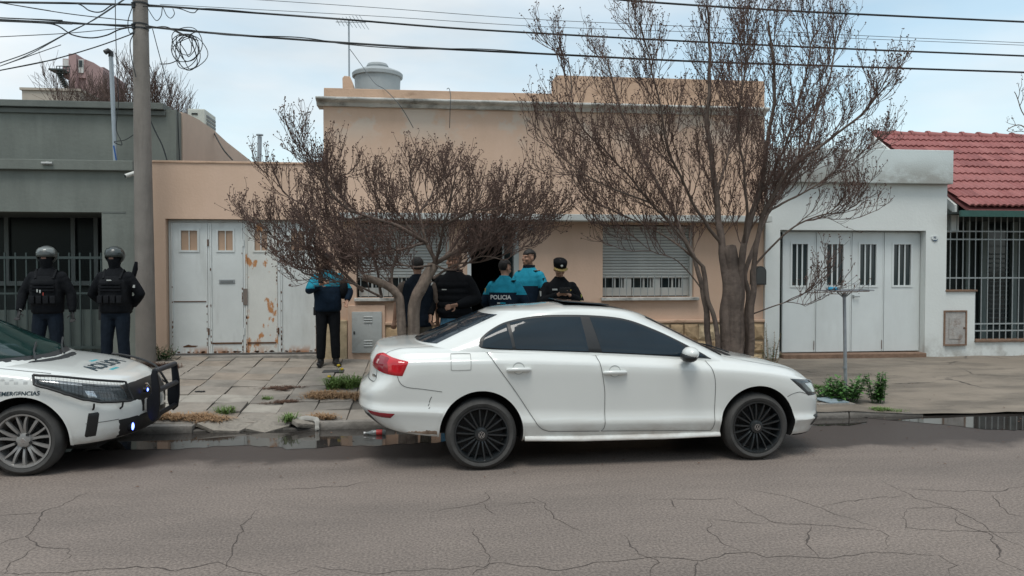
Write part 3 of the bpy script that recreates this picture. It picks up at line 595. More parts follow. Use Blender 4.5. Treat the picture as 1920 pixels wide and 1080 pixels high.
x0, x1 = X(1416, 515, Y0 - .22), X(1437, 515, Y0 - .22); z0, z1 = Z(534, 1426, Y0 - .2), Z(499, 1426, Y0 - .2)
t = thing('letter_box', 'black arched letter box on the house corner beside the tree', 'letter box', ((x0 + x1) / 2, Y0 - .1, z0)); rw = (x1 - x0) / 2; cx = (x0 + x1) / 2
ob('case', MB().prism([(x0, z0), (x1, z0)] + [(cx + rw * math.cos(a), z1 - rw + rw * math.sin(a)) for a in [math.pi * k / 10 for k in range(11)]], Y0 - .22, Y0 + .02), mat('letter_box_black', (.022, .026, .026), .45), t)
ob('flap', MB().prism([(x0 + .02, z0 + .02), (x1 - .02, z0 + .02)] + [(cx + (rw - .02) * math.cos(a), z1 - rw + (rw - .02) * math.sin(a)) for a in [math.pi * k / 10 for k in range(11)]], Y0 - .228, Y0 - .2205), mat('letter_box_flap', (.05, .052, .05), .4), t)
# ------------------------------------------------------------------ the old four-leaf gate
gt = thing('folding_gate', 'worn white four-leaf metal gate with rust and small panes', 'gate', ((go[0] + go[1]) / 2, Y0 + .12, zg(-3.5, 13))); GY = Y0 + .12
gz0 = zg(-3.6, 13) + .035; gz = go[3]
ob('gate_frame', wall_grid(go[0] + .004, go[1] - .004, gz0 - .03, gz - .002, [(go[0] + .05, go[1] - .03, gz0 - 1, gz - .05)], GY + .02, GY + .09), m_oldgate, gt, fix=False)
leaves = [(318, 386, 336, 367, m_oldgate), (391, 453, 406, 434, m_oldgate), (458, 518, 475, 499, m_gate_rust), (524, 590, 544, 570, m_oldgate)]
m_pane = mat('frosted_gate_pane', (.42, .28, .19), .35, var=.12, vscale=3)
for i, (ua, ub, pa, pb, mm) in enumerate(leaves):
    xa, xb = X(ua), X(ub); ya = X(pa); yb_ = X(pb); za, zb = Z(469, 400), Z(432, 400)
    lf = ob('leaf', wall_grid(xa, xb, gz0, gz - .055, [(ya, yb_, za, zb)], GY - .012, GY + .03), mm, gt, fix=False, bevel=0)
    b = MB()
    for e in (xa, xb - .022): b.box((e, GY - .03, gz0), (e + .022, GY - .0125, gz - .06))
    ob('stile', b, mm, lf)
    pn = ob('pane', MB().box((ya - .004, GY + .008, za - .004), (yb_ + .004, GY + .014, zb + .004)), m_pane, lf)
    b = wall_grid(ya - .03, yb_ + .03, za - .03, zb + .03, [(ya, yb_, za, zb)], GY - .024, GY - .0125); ob('pane_frame', b, mm, lf, fix=False)
    b = MB(); b.box(((ya + yb_) / 2 - .006, GY - .018, za), ((ya + yb_) / 2 + .006, GY - .01, zb)); ob('pane_bar', b, m_oldgate, lf)
    if i < 3: nx = X(leaves[i + 1][0]); ob('meeting_post', MB().box((xb + .005, GY - .024, gz0), (nx - .005, GY + .02, gz - .058)), m_oldgate, gt)
    if i in (1, 2): b = MB(); b.box((xa + .024, GY - .022, gz0 + .15), (xb - .024, GY - .0125, gz0 + .175)); ob('kick_rail', b, m_rust, lf)
    if i == 0:
        b = MB(); b.box((xa + .024, GY - .020, gz0 + .84), (xb - .024, GY - .0125, gz0 + .855)); ob('seam', b, m_rust, lf)
        b = MB(); b.prism([(xa + .17, gz0 + .10), (xa + .36, gz0 + .105), (xa + .40, gz0 + .125), (xa + .30, gz0 + .13), (xa + .25, gz0 + .145), (xa + .17, gz0 + .12)], GY - .0165, GY - .0121); ob('rust_hole', b, m_rust, lf)
    if i == 1:
        b = MB(); q = at(426, 528, GY - .02); b.box((q.x - .13, GY - .026, q.z - .03), (q.x + .12, GY - .0125, q.z + .035)); sl = ob('letter_slot', b, m_alu, lf, bevel=.006)
        ob('slot_flap', MB().box((q.x - .105, GY - .030, q.z - .014), (q.x + .095, GY - .0262, q.z + .018)), mat('slot_shadow_steel', (.16, .17, .17), .5), lf)
    if i == 2:
        q = at(461, 556, GY - .02); ob('lock_plate', MB().box((q.x - .035, GY - .040, q.z - .14), (q.x + .03, GY - .031, q.z + .13)), mat('brown_lock_plate', (.16, .13, .11), .6), lf, bevel=.006)
    for zz in (gz0 + .3, gz0 + 1.75):
        b = MB(); b.tube([(xb + .012, GY - .03, zz), (xb + .012, GY - .03, zz + .11)], .013, 8); ob('hinge', b, m_rust if i != 1 else m_oldgate, lf, smooth=60)
    r = random.Random(i + 40); b = MB()        # rust scabs along the stiles and foot
    for k in range(16):
        side = r.choice((xa + .01, xb - .012)); zc_ = gz0 + abs(r.gauss(0, .6)); s_ = r.uniform(.006, .013)
        b.prism([(side + s_ * math.cos(a) * r.uniform(.5, 1.1), min(gz - .1, zc_) + s_ * 2.6 * math.sin(a) * r.uniform(.5, 1.2)) for a in [j * 1.05 for j in range(6)]], GY - .0325, GY - .0301)
    for k in range(7):
        c_ = r.uniform(xa + .04, xb - .04); s_ = r.uniform(.008, .02)
        b.prism([(c_ + 2.2 * s_ * math.cos(a) * r.uniform(.5, 1.1), gz0 + .02 + s_ * math.sin(a) * r.uniform(.5, 1.2)) for a in [j * 1.05 for j in range(6)]], GY - .0155, GY - .0122)
    ob('rust_scab', b, m_rust, lf, kind='stuff')
ob('threshold', MB().box((go[0] - .03, Y0 - .04, BASE), (go[1] + .02, Y0 + .3, gz0 - .032)), m_kerb, gt, bevel=.012)
ob('backing', MB().box((go[0] + .051, GY + .05, gz0), (go[1] - .031, GY + .06, gz - .06)), m_peach3, gt)
# ------------------------------------------------------------------ roof furniture of the peach house
YT = 15.2; c = at(708, 163, YT); tw = (at(753, 140, YT).x - at(662, 140, YT).x) / 2; zt1 = Z(126, 708, YT); zt0 = zcor - .02
t = thing('water_tank', 'round grey lidded water tank on the peach house roof', 'water tank', (c.x, YT, zt0)); m_tank = mat('fibre_cement_tank', (.33, .36, .37), .75, var=.1, vscale=3, bump=.15, col2=(.24, .26, .27), c2pos=(.5, .75), c2scale=3)
b = MB(); zb_ = Z(147, 708, YT); b.lathe([(0, zt0), (tw * .84, zt0), (tw * .95, zb_), (tw * .95, zb_ + .03), (0, zb_ + .05)], (c.x, YT, 0), 'Z', 40); ob('drum', b, m_tank, t, smooth=40)
b = MB(); z_ = Z(136, 708, YT); b.lathe([(tw * .96, zb_ + .01), (tw * 1.04, zb_ + .012), (tw * 1.05, z_ - .04), (tw * .98, z_ - .01), (tw * .6, z_ + .06), (0, z_ + .075)], (c.x, YT, 0), 'Z', 40); ob('lid', b, m_tank, t, smooth=35)
b = MB(); b.lathe([(tw * .44, z_ + .04), (tw * .46, zt1 + .01), (tw * .40, zt1 + .055), (0, zt1 + .06)], (c.x, YT, 0), 'Z', 32); ob('hatch', b, m_tank, t, smooth=35)
p = at(651, 163, 14.2); b = MB(); b.prism([(p.x - .07, zcor - .02), (p.x - .085, Z(146, 651, 14.2)), (p.x - .05, Z(142, 651, 14.2)), (p.x + .05, Z(143, 651, 14.2)), (p.x + .10, Z(155, 651, 14.2)), (p.x + .11, zcor - .02)], 14.2, 14.6); o = ob('chimney_stub', b, m_peach2, bevel=.01); tag(o, 'short peach masonry stub left of the water tank', 'chimney')
t = thing('antenna', 'thin television antenna on a mast beside the water tank', 'antenna', (at(654, 150, 14.4).x, 14.4, zcor)); b = MB(); p0, p1 = at(655, 165, 14.7), at(654, 37, 14.7); b.tube([(p0.x, 14.7, zcor - .02), p1], .016, 8); ob('mast', b, m_pipe, t, smooth=60)
b = MB(); a0, a1 = at(630, 41, 14.5), at(686, 42, 14.9); b.tube([a0, a1], .008, 6); ob('boom', b, m_pipe, t, smooth=60)
for k in range(8):
    q = a0.lerp(a1, (k + .5) / 8); b = MB(); ln = .12 + .03 * k; b.tube([q + Vector((-.2 * ln, -ln, .03)), q + Vector((.2 * ln, ln, -.03))], .005, 5); ob('element', b, m_pipe, t)

# ------------------------------------------------------------------ white house on the right
YR = 12.94; hh = thing('white_house', 'white house with garage front, barred porch and red tile roof', 'house', (X(1700), YR, zg(8, 13)))
rx0, rx1 = X(1432), X(1775, 450, YR); rzt = Z(345, 1700, YR) + .03
ro = (X(1462, 550, YR), X(1735, 550, YR), BASE - 1, Z(432, 1650, YR))
ob('wall', wall_grid(rx0, rx1, BASE - .1, rzt, [ro], YR, YR + .3), m_white, hh, fix=False)
b = MB(); b.box((rx1 - .25, YR + .301, BASE), (rx1, YR + 2.6, rzt)); ob('side_wall', b, m_white, hh)
sx1 = X(1788, 300, YR - .14); sz0, sz1_ = Z(345, 1788, YR - .14), Z(282, 1788, YR - .14)
ob('parapet', MB().box((rx0 + .002, YR - .14, sz0), (sx1, YR + .16, sz1_)), m_slabtop, hh, bevel=.01)
b = MB(); b.box((rx0 + .002, YR + .161, sz0 + .02), (sx1 - .05, YR + 2.4, sz0 + .12)); ob('garage_roof', b, m_conc, hh)
gg = thing('garage_gate', 'clean white four-leaf garage gate with tall barred panes', 'gate', ((ro[0] + ro[1]) / 2, YR + .17, zg(7, 13))); GY = YR + .17; g0 = zg(7, 13) + .09
bounds = [1466, 1529, 1595.5, 1656, 1723]; panes = [(1484, 1513), (1549, 1579.5), (1611, 1641), (1674, 1706)]
def XX(u, v=550): return X(u, v, GY)
for i in range(4):
    xa, xb = XX(bounds[i]) + .006, XX(bounds[i + 1]) - .006; pa, pb = XX(panes[i][0]), XX(panes[i][1]); za, zb = Z(535, 1600, GY), Z(458, 1600, GY)
    lf = ob('leaf', wall_grid(xa, xb, g0, ro[3] - .03, [(pa, pb, za, zb)], GY - .012, GY + .03), m_whitemet, gg, fix=False)
    ob('pane', MB().box((pa - .003, GY + .012, za - .003), (pb + .003, GY + .018, zb + .003)), m_glass, lf)
    b = wall_grid(pa - .035, pb + .035, za - .035, zb + .035, [(pa, pb, za, zb)], GY - .024, GY - .0125); ob('pane_frame', b, m_whitemet, lf, fix=False)
    for k in (1, 2): xx = pa + (pb - pa) * k / 3; ob('pane_bar', MB().box((xx - .012, GY - .01, za), (xx + .012, GY + .005, zb)), m_whitemet, lf)
    b = MB()
    for e in (xa, xb - .018): b.box((e, GY - .02, g0), (e + .018, GY - .0125, ro[3] - .035))
    ob('stile', b, m_whitemet, lf)
    if i in (0, 2): b = MB(); b.tube([(xb - .03, GY - .03, g0 + .04), (xb - .03, GY - .03, g0 + .2)], .006, 6); ob('bolt', b, m_rust, lf)
q = at(1600, 556, GY - .03); lf_h = MB(); lf_h.box((q.x - .01, GY - .06, q.z - .012), (q.x + .11, GY - .045, q.z + .012)); lf_h.box((q.x - .012, GY - .046, q.z - .03), (q.x + .012, GY - .0125, q.z + .03)); ob('handle', lf_h, m_alu, gg, bevel=.003)
ob('gate_frame', wall_grid(ro[0] + .003, ro[1] - .003, g0 - .02, ro[3] - .002, [(ro[0] + .04, XX(1724), g0 - 1, ro[3] - .028)], GY + .031, GY + .08), m_whitemet, gg, fix=False)
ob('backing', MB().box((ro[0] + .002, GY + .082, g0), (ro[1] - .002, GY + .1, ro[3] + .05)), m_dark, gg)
ob('step', MB().box((ro[0] + .05, YR - .06, BASE - .1), (ro[1] + .0, YR + .29, g0 - .022)), m_brick, hh, bevel=.012)
# porch: low walls with brown coping, bars, meter niche
lw0, lw1 = rx1 - .02, X(1829, 600, YR); lwz, l2z = Z(547, 1800, YR), Z(641, 1880, YR)
ob('low_wall', MB().box((rx1 + .001, YR + .02, BASE - .1), (lw1, YR + .26, lwz)), m_white, hh); ob('low_wall', MB().box((lw1 + .001, YR + .022, BASE - .1), (14.5, YR + .26, l2z)), m_white, hh)
ob('coping', MB().box((rx1 - .01, YR - .01, lwz + .001), (lw1 + .03, YR + .28, lwz + .035)), m_brick, hh, bevel=.008); ob('coping', MB().box((lw1 + .002, YR - .012, l2z + .001), (14.5, YR + .28, l2z + .04)), m_brick, hh, bevel=.008)
a0, a1, b0, b1 = X(1769, 600, YR), X(1812, 600, YR), Z(648, 1790, YR), Z(582, 1790, YR)
mt = thing('gas_meter_door', 'rust-edged grey meter door in the low white wall', 'meter door', ((a0 + a1) / 2, YR, b0)); m_old = mat('weathered_meter_door', (.36, .345, .325), .8, var=.2, vscale=9, bump=.3, col2=(.22, .17, .14), c2pos=(.52, .7), c2scale=7)
ob('frame', wall_grid(a0, a1, b0, b1, [(a0 + .025, a1 - .025, b0 + .025, b1 - .025)], YR - .022, YR + .019), m_brick, mt, fix=False); ob('door', MB().box((a0 + .027, YR - .008, b0 + .027), (a1 - .027, YR + .012, b1 - .027)), m_old, mt)
ob('raised_panel', MB().box((a0 + .10, YR - .018, b0 + .12), (a1 - .10, YR - .0085, b1 - .12)), m_old, mt, bevel=.006); b = MB(); b.lathe([(0, -.024), (.014, -.022), (.016, -.008)], (a1 - .05, YR, (b0 + b1) / 2), 'Y', 12); ob('knob', b, m_rust, mt)
YBAR = YR + .14; bz1 = Z(415, 1850, YBAR)
barM = {}
x = rx1 + .05
while x < 13.2:
    z0 = lwz + .036 if x < lw1 + .02 else l2z + .041
    k = 'a' if x < lw1 + .02 else 'b'
    if k not in barM: barM[k] = MB().box((-.007, -.007, 0), (.007, .007, bz1 - z0 + .10)).mesh('porch_bar', [m_steel])
    o = ob('porch_bar', barM[k], m_steel, hh); o.location = (x, YBAR, z0); x += .124
for zz in (Z(434, 1850, YBAR), Z(449, 1850, YBAR), Z(521, 1850, YBAR), Z(607, 1850, YBAR), Z(620, 1850, YBAR)):
    xs_ = rx1 + .01 if zz > lwz else lw1 + .04
    ob('porch_rail', MB().box((xs_, YBAR - .006, zz - .012), (14.4, YBAR + .006, zz + .012)), m_steel, hh)
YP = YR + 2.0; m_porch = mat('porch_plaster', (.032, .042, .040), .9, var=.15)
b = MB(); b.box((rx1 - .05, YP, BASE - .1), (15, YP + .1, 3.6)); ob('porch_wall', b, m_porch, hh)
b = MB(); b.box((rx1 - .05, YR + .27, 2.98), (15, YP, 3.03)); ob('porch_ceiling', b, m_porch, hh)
ob('porch_window', MB().box((at(1850, 500, YP).x, YP - .04, at(1850, 610, YP).z), (at(1893, 500, YP).x, YP - .001, at(1850, 420, YP).z)), m_glass, hh)
for k in range(16): zz = at(1850, 610, YP).z + .05 + k * .095; ob('window_slat', MB().box((at(1851, 500, YP).x, YP - .07, zz), (at(1892, 500, YP).x, YP - .041, zz + .03)), m_iron, hh)
for u in (1812, 1843, 1900): q = at(u, 500, YP - .1).x; ob('porch_post', MB().box((q - .05, YP - .15, BASE), (q + .05, YP - .05, 2.97)), mat('porch_post_paint_%d' % u, (.15, .185, .175), .7), hh)
p = at(1752, 447, YR); b = MB(); b.prism([(p.x - .07, p.z + .035), (p.x - .062, p.z - .015), (p.x - .03, p.z - .05), (p.x, p.z - .06), (p.x + .03, p.z - .05), (p.x + .062, p.z - .015), (p.x + .07, p.z + .035), (p.x + .03, p.z + .05), (p.x - .03, p.z + .05)], YR - .014, YR - .001); t = thing('number_plate', 'small oval enamel house number on the white wall', 'house number', (p.x, YR, p.z)); ob('plate', b, mat('enamel_white', (.6, .63, .62), .3), t, bevel=.003)
b = MB(); b.prism([(p.x - .066, p.z - .006), (p.x - .03, p.z - .045), (p.x, p.z - .055), (p.x + .03, p.z - .045), (p.x + .066, p.z - .006), (p.x + .03, p.z - .028), (p.x - .03, p.z - .028)], YR - .0175, YR - .0145); ob('blue_band', b, mat('enamel_blue', (.02, .05, .10), .3), t)
me = text_mesh('95', .055, .001, .001); o = ob('digits', me, MATS['enamel_blue'], t); o.matrix_parent_inverse = Matrix.Translation(-Vector(t.location)); o.rotation_euler = (R(90), 0, 0); o.location = (p.x, YR - .0155, p.z + .012)
# red tile roof: separate pressed tiles in rows, ridge caps, white barge board
m_tile = [mat('clay_tile_%s' % n, c, .7, var=.14, vscale=4, bump=.2) for n, c in (('red', (.265, .088, .082)), ('rose', (.30, .110, .102)), ('deep', (.225, .074, .070)))]
EY, EZ = 12.62, Z(388, 1820, 12.62); RY = 15.5; RZ = Z(254, 1700, RY); RX0, RX1 = 9.50, 15.2
rf = ob('roof', MB().prism([(EY, EZ - .05), (RY, RZ - .05), (RY + 2.6, EZ + .3), (RY + 2.6, EZ + .2), (RY, RZ - .13), (EY, EZ - .10)], RX0 + .02, RX1, plane='YZ'), m_tile[2], hh)
slope = Vector((0, RY - EY, RZ - EZ)); rows = 10; cols = 24; tw_ = (RX1 - RX0 - .02) / cols
NRM = Vector((0, -(RZ - EZ), RY - EY)).normalized()
def tile_mesh(k):
    b = MB(); n = 12; L0 = slope / rows; vs = []
    for e in (0, 1):
        for i in range(n + 1):
            f_ = i / n; hgt = .030 * abs(math.sin(f_ * math.pi * 2.0)) ** 1.4 + .006 * (1 if f_ > .9 else 0)
            p = Vector((f_ * tw_ * 1.03, 0, 0)) + L0 * (1.10 * e) + NRM * (hgt + (.036 if e == 0 else .004))
            vs.append(p)
    for i in range(n + 1): vs.append(vs[i] - NRM * .03 )
    b.add(vs, [(i, i + 1, n + 2 + i, n + 1 + i) for i in range(n)] + [(2 * n + 2 + i, 2 * n + 3 + i, i + 1, i) for i in range(n)])
    return b.mesh('tile', [m_tile[k]], fix=False)
tms = [tile_mesh(k) for k in range(3)]; r = random.Random(5)
for j in range(rows):
    for i in range(cols):
        px_ = RX0 + .01 + i * tw_
        o = ob('tile', r.choice([tms[0], tms[0], tms[1], tms[2]]), m_tile[0], rf); q = Vector((px_, EY, EZ)) + slope * (j / rows) + NRM * r.uniform(-.004, .005); o.location = q
        o.rotation_euler = (0, 0, r.uniform(-.006, .006))
for i in range(15):
    b = MB(); xa = RX0 + .02 + i * .39; b.tube([(xa, RY, RZ + .01), (xa + .40, RY, RZ + .0)], [.085, .068], 12); b.tube([(xa - .012, RY, RZ + .012), (xa + .05, RY, RZ + .012)], .096, 12); ob('ridge_cap', b, m_tile[1], rf, smooth=50)
ob('fascia', MB().box((rx1 + .02, EY - .02, EZ - .17), (RX1, EY + .03, EZ - .06)), mat('dark_green_fascia', (.02, .075, .062), .5), hh)
b = MB(); b.box((rx1 + .02, EY + .071, EZ - .11), (RX1, YP, EZ - .08)); ob('soffit', b, m_porch, hh)
ob('barge_board', MB().prism([(EY + .3, EZ + .06), (RY + .1, RZ + .03), (RY + .1, RZ - .3), (EY + .3, EZ - .1)], RX0 - .03, RX0 + .015, plane='YZ'), m_white, hh)
ob('gable_wall', MB().prism([(EY + .5, 2.5), (EY + .5, EZ + .1), (RY, RZ - .14), (RY + 2.4, EZ + .2), (RY + 2.4, 2.5)], RX0 + .03, RX0 + .2, plane='YZ'), m_white, hh)

# ------------------------------------------------------------------ far buildings over the grey roof
YB = 58.0
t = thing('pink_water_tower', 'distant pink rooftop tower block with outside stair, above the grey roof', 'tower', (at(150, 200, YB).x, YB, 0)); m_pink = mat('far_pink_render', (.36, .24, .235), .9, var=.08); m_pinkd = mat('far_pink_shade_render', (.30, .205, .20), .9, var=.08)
def bx(parent, name, u0, u1, v0, v1, y0, y1, m):
    a, c = at(u0, v1, YB), at(u1, v0, YB); return ob(name, MB().box((a.x, y0, a.z), (c.x, y1, c.z)), m, parent)
bx(t, 'stair_core', 133, 146, 103, 172, YB - .3, YB + 2, m_pink); bx(t, 'tank_room', 118, 160, 111, 145, YB, YB + 5, m_pink); bx(t, 'shaft', 146, 160, 145, 500, YB + .2, YB + 4, m_pinkd)
a, c = at(160, 111, YB), at(193, 165, YB); ob('side_block', MB().prism([(a.x, c.z - 1.5), (c.x, c.z - 1.5), (c.x, at(193, 130, YB).z), (at(175, 117, YB).x, at(175, 117, YB).z), (a.x, a.z)], YB + .05, YB + 4), m_pinkd, t)
wn = bx(t, 'window', 148, 157, 112, 137, YB - .08, YB - .01, mat('far_window_frame', (.55, .55, .53), .6)); bx(t, 'pane', 149.5, 155.5, 114, 126, YB - .12, YB - .085, m_glass)
bx(t, 'window', 119.5, 130.5, 112, 125, YB - .08, YB - .01, MATS['far_window_frame'])
b = MB()
for k in range(9):
    u = 110 + k * 1.9; v = 139 + k * 3.6; a = at(u, v, YB - .8); b.box((a.x - .15, YB - 1.1, a.z), (a.x + .15, YB - .3, a.z + .03))
b.tube([at(108, 137, YB - .8), at(126, 171, YB - .8)], .04, 5); b.tube([at(114, 137, YB - .8), at(131, 171, YB - .8)], .04, 5); ob('stair', b, m_iron, t, kind='stuff')
b = MB(); b.box((at(106, 138, YB).x, YB - 1.2, at(106, 139, YB).z), (at(133, 138, YB).x, YB, at(106, 136, YB).z))
for u in (106, 112, 118, 124, 130): b.tube([at(u, 137, YB - 1.1), at(u, 124, YB - 1.1)], .03, 5)
b.tube([at(106, 124, YB - 1.1), at(132, 124, YB - 1.1)], .03, 5); b.tube([at(106, 130, YB - 1.1), at(132, 130, YB - 1.1)], .025, 5); ob('landing', b, m_iron, t, kind='stuff')
bx(t, 'vent_drum', 175, 184, 119, 128, YB + 1, YB + 2, m_pinkd)
a, c = at(42, 230, YB - 6), at(150, 167, YB - 6); t2 = thing('far_cream_building', 'distant plain cream building top behind the grey roof', 'building', (a.x, YB - 6, 0)); m_cream = mat('far_cream_render', (.44, .39, .33), .9, var=.06)
ob('wall', MB().box((a.x, YB - 6, 0), (c.x, YB - 1, c.z - .15)), m_cream, t2); ob('coping', MB().box((a.x - .1, YB - 6.1, c.z - .149), (c.x + .1, YB - .9, c.z)), m_cream, t2)
# ------------------------------------------------------------------ unseen other side of the street, added for reflections in paint, glass and water
OY = -4.6
far_pave = struct('far_pavement', MB().box((-40, -12, -.05), (40, -1.3, .12)), m_slab[0])
def far_house(label, x0, x1, hgt, wm, tm, seed, roof=False):
    r = random.Random(seed); t = thing('unseen_opposite_house', label, 'house', ((x0 + x1) / 2, OY, .12), group='unseen added houses across the street'); w_ = x1 - x0
    hs = [(x0 + w_ * .10, x0 + w_ * .32, 1.0, 2.35), (x0 + w_ * .42, x0 + w_ * .54, -1, 2.3), (x0 + w_ * .64, x0 + w_ * .92, 1.0 if not roof else -1, 2.4)]
    ob('wall', wall_grid(x0, x1, .1, hgt, hs, OY - .25, OY), wm, t, fix=False)
    for i, q in enumerate(hs): ob('window' if i != 1 else 'door', MB().box((q[0], OY - .2, max(.12, q[2])), (q[1], OY - .14, q[3])), m_glass if i == 0 else m_ledge if i == 2 else m_brick, t)
    ob('cornice', MB().box((x0, OY - .3, hgt), (x1, OY + .14, hgt + .16)), tm, t, bevel=.02)
    ob('back', MB().box((x0, OY - 6, .1), (x1, OY - .26, hgt - .1)), wm, t)
m_far1 = mat('cream_facade_opposite', (.46, .40, .31), .88, var=.08); m_far2 = mat('brick_facade_opposite', (.26, .14, .095), .9, var=.2, vscale=9); m_far3 = mat('grey_facade_opposite', (.33, .34, .34), .88, var=.1)
far_house('unseen low cream house across the street, added for reflections in the sedan front door', 1.2, 9.0, 3.7, m_far1, m_conc, 1)
far_house('unseen brick house across the street, added for reflections in the sedan rear door', -6.5, 1.19, 3.3, m_far2, m_conc, 2, True)
far_house('unseen grey rendered house across the street, added beyond the brick one', -14.5, -6.51, 4.0, m_far3, m_ledge, 3)
far_house('unseen tall pale house across the street, added at the far end of the cream one', 9.01, 17.0, 4.3, m_far3, m_conc, 4)
# ================================================================== trees
m_bark = mat('grey_brown_bark', (.205, .160, .128), .92, var=.3, vscale=7, bump=.8, bscale=18, col2=(.10, .075, .06), c2pos=(.45, .68), c2scale=5, c2stretch=(2, 2, .35))
m_limb = mat('dark_limb_bark', (.115, .085, .068), .92, var=.3, vscale=7, bump=.6, bscale=22)
m_twig = mat('dark_twig', (.098, .062, .050), .9, var=.3, vscale=6)
m_capsule = mat('dry_seed_capsule', (.090, .052, .040), .95, var=.35, vscale=9)
def smooth_path(pts, n):
    """Catmull-Rom through points"""
    P = [pts[0]] + list(pts) + [pts[-1]]; out = []
    for i in range(1, len(P) - 2):
        for k in range(n):
            t = k / n; a, b, c, d = P[i - 1], P[i], P[i + 1], P[i + 2]
            out.append(.5 * ((2 * b) + (c - a) * t + (2 * a - 5 * b + 4 * c - d) * t * t + (3 * b - a - 3 * c + d) * t ** 3))
    out.append(pts[-1]); return out
def rand_dir(rng):
    while True:
        v = Vector((rng.uniform(-1, 1), rng.uniform(-1, 1), rng.uniform(-1, 1)))
        if .05 < v.length < 1: return v.normalized()
def shoot(rng, p, d, ln, n, wob, trop):
    """a wandering, slightly rising shoot"""
    pts = [p.copy()]; d = d.normalized(); st = ln / n
    for k in range(n):
        d = (d + rand_dir(rng) * wob + Vector((0, 0, trop))).normalized(); p = p + d * st; pts.append(p)
    return pts
CAP_V = [(1, 0, 0), (-.5, .87, 0), (-.5, -.87, 0), (0, 0, 1.3), (0, 0, -1.0)]; CAP_F = [(0, 1, 3), (1, 2, 3), (2, 0, 3), (1, 0, 4), (2, 1, 4), (0, 2, 4)]
def capsule(mb, p, s, rng):
    q = rand_dir(rng).to_track_quat('Z', 'Y').to_matrix() * s
    mb.add([p + q @ Vector(v) for v in CAP_V], CAP_F, 1)
def tri_tube(mb, pts, r0, r1, n=3, mi=0):
    k = len(pts); mb.tube(pts, [r0 + (r1 - r0) * i / (k - 1) for i in range(k)], n, cap=False, mi=mi)
def tree(name, label, limbs, seed, dens=1.0, L2=.85, L3=.42, L4=.20, caps=True, trop=.10, rs=1.0, base=None, twr=.0029, out_c=None, group=None, bark=None):
    rng = random.Random(seed); tr = MB(); cw = MB()
    for (pts, r0, r1, start) in limbs:
        path = smooth_path(pts, 6); n = len(path); ln = sum((b - a).length for a, b in zip(path, path[1:]))
        path = [p + (Vector((noise.noise(p * 3), noise.noise(p * 3 + Vector((5, 1, 2))), 0)) * .035 if 0 < i < n - 1 else Vector()) for i, p in enumerate(path)]
        tr.tube(path, [(r0 + (r1 - r0) * (i / (n - 1)) ** (.8 if start > .9 else .6)) * (.66 if start < .36 else 1) * (1 + .12 * noise.noise(path[i] * 6)) * rs for i in range(n)], 9 if r0 > .03 else 6, mi=0 if start > .36 else 1)
        k2 = int(ln * (1 - start) * 13 * dens)
        for a in range(k2):
            t = start + (1 - start) * (a + rng.random()) / k2; i = min(n - 2, int(t * (n - 1))); p = path[i].lerp(path[i + 1], t * (n - 1) - i); d0 = (path[i + 1] - path[i]).normalized()
            side = rand_dir(rng); side = (side - d0 * side.dot(d0)); side.normalize()
            if out_c is not None:
                o_ = (p - out_c); o_.z = 0; side = (side + o_.normalized() * .5).normalized() if o_.length > .1 else side
            d = d0 * .75 + side * .75 + Vector((0, 0, .18)); l2 = L2 * (1.15 - .6 * t) * rng.uniform(.45, 1.15)
            s2 = shoot(rng, p, d, l2, 7, .22, trop); rr = max(.0045, .0095 * (1 - .5 * t)) * rs
            tri_tube(cw, s2, rr, .0035 * rs, 4)
            k3 = max(2, int(l2 * 18 * dens))
            for c in range(k3):
                t3 = .18 + .82 * (c + rng.random()) / k3; i3 = min(6, int(t3 * 7)); p3 = s2[i3].lerp(s2[i3 + 1], t3 * 7 - i3); d3 = (s2[i3 + 1] - s2[i3]).normalized()
                sd3 = rand_dir(rng); d3 = d3 * .8 + (sd3 - d3 * sd3.dot(d3)) * .75 + Vector((0, 0, .28)); l3 = L3 * rng.uniform(.4, 1.1) * (1.1 - .45 * t3)
                s3 = shoot(rng, p3, d3, l3, 5, .24, trop * 1.3); tri_tube(cw, s3, .0042 * rs, .0026 * rs, 3)
                k4 = max(1, int(l3 * 15 * dens))
                ends = [s3[-1]]
                for e in range(k4):
                    t4 = .3 + .7 * (e + rng.random()) / k4; i4 = min(4, int(t4 * 5)); p4 = s3[i4].lerp(s3[i4 + 1], t4 * 5 - i4); d4 = (s3[i4 + 1] - s3[i4]).normalized() * .8 + rand_dir(rng) * .6 + Vector((0, 0, .3))
                    s4 = shoot(rng, p4, d4, L4 * rng.uniform(.4, 1.2), 3, .22, trop * 1.5); tri_tube(cw, s4, twr * rs, twr * .7 * rs, 3); ends.append(s4[-1])
                if caps:
                    for q in ends:
                        for _ in range(rng.choice((1, 2, 2, 3))): capsule(cw, q + rand_dir(rng) * rng.uniform(.006, .026) + Vector((0, 0, .008)), rng.uniform(.007, .0115), rng)
    t = thing(name, label, 'tree', base if base is not None else limbs[0][0][0], group=group)
    ob('trunk', tr, [bark or m_bark, m_limb], t, smooth=60, fix=False, kind='stuff')
    ob('crown', cw, [m_twig, m_capsule], t, fix=False, kind='stuff')
    return t
def W(*a): return [at(u, v, y) for u, v, y in a]
YL = 9.85
b1 = Vector((at(770, 625, YL).x, YL, zg(-.3, YL) - .04)); b1b = b1 + Vector((-.09, -.02, 0))
A = at(812, 496, YL + .05); B = at(742, 550, YL)
def al(u, v, Y): return at(u, v + 26, Y)
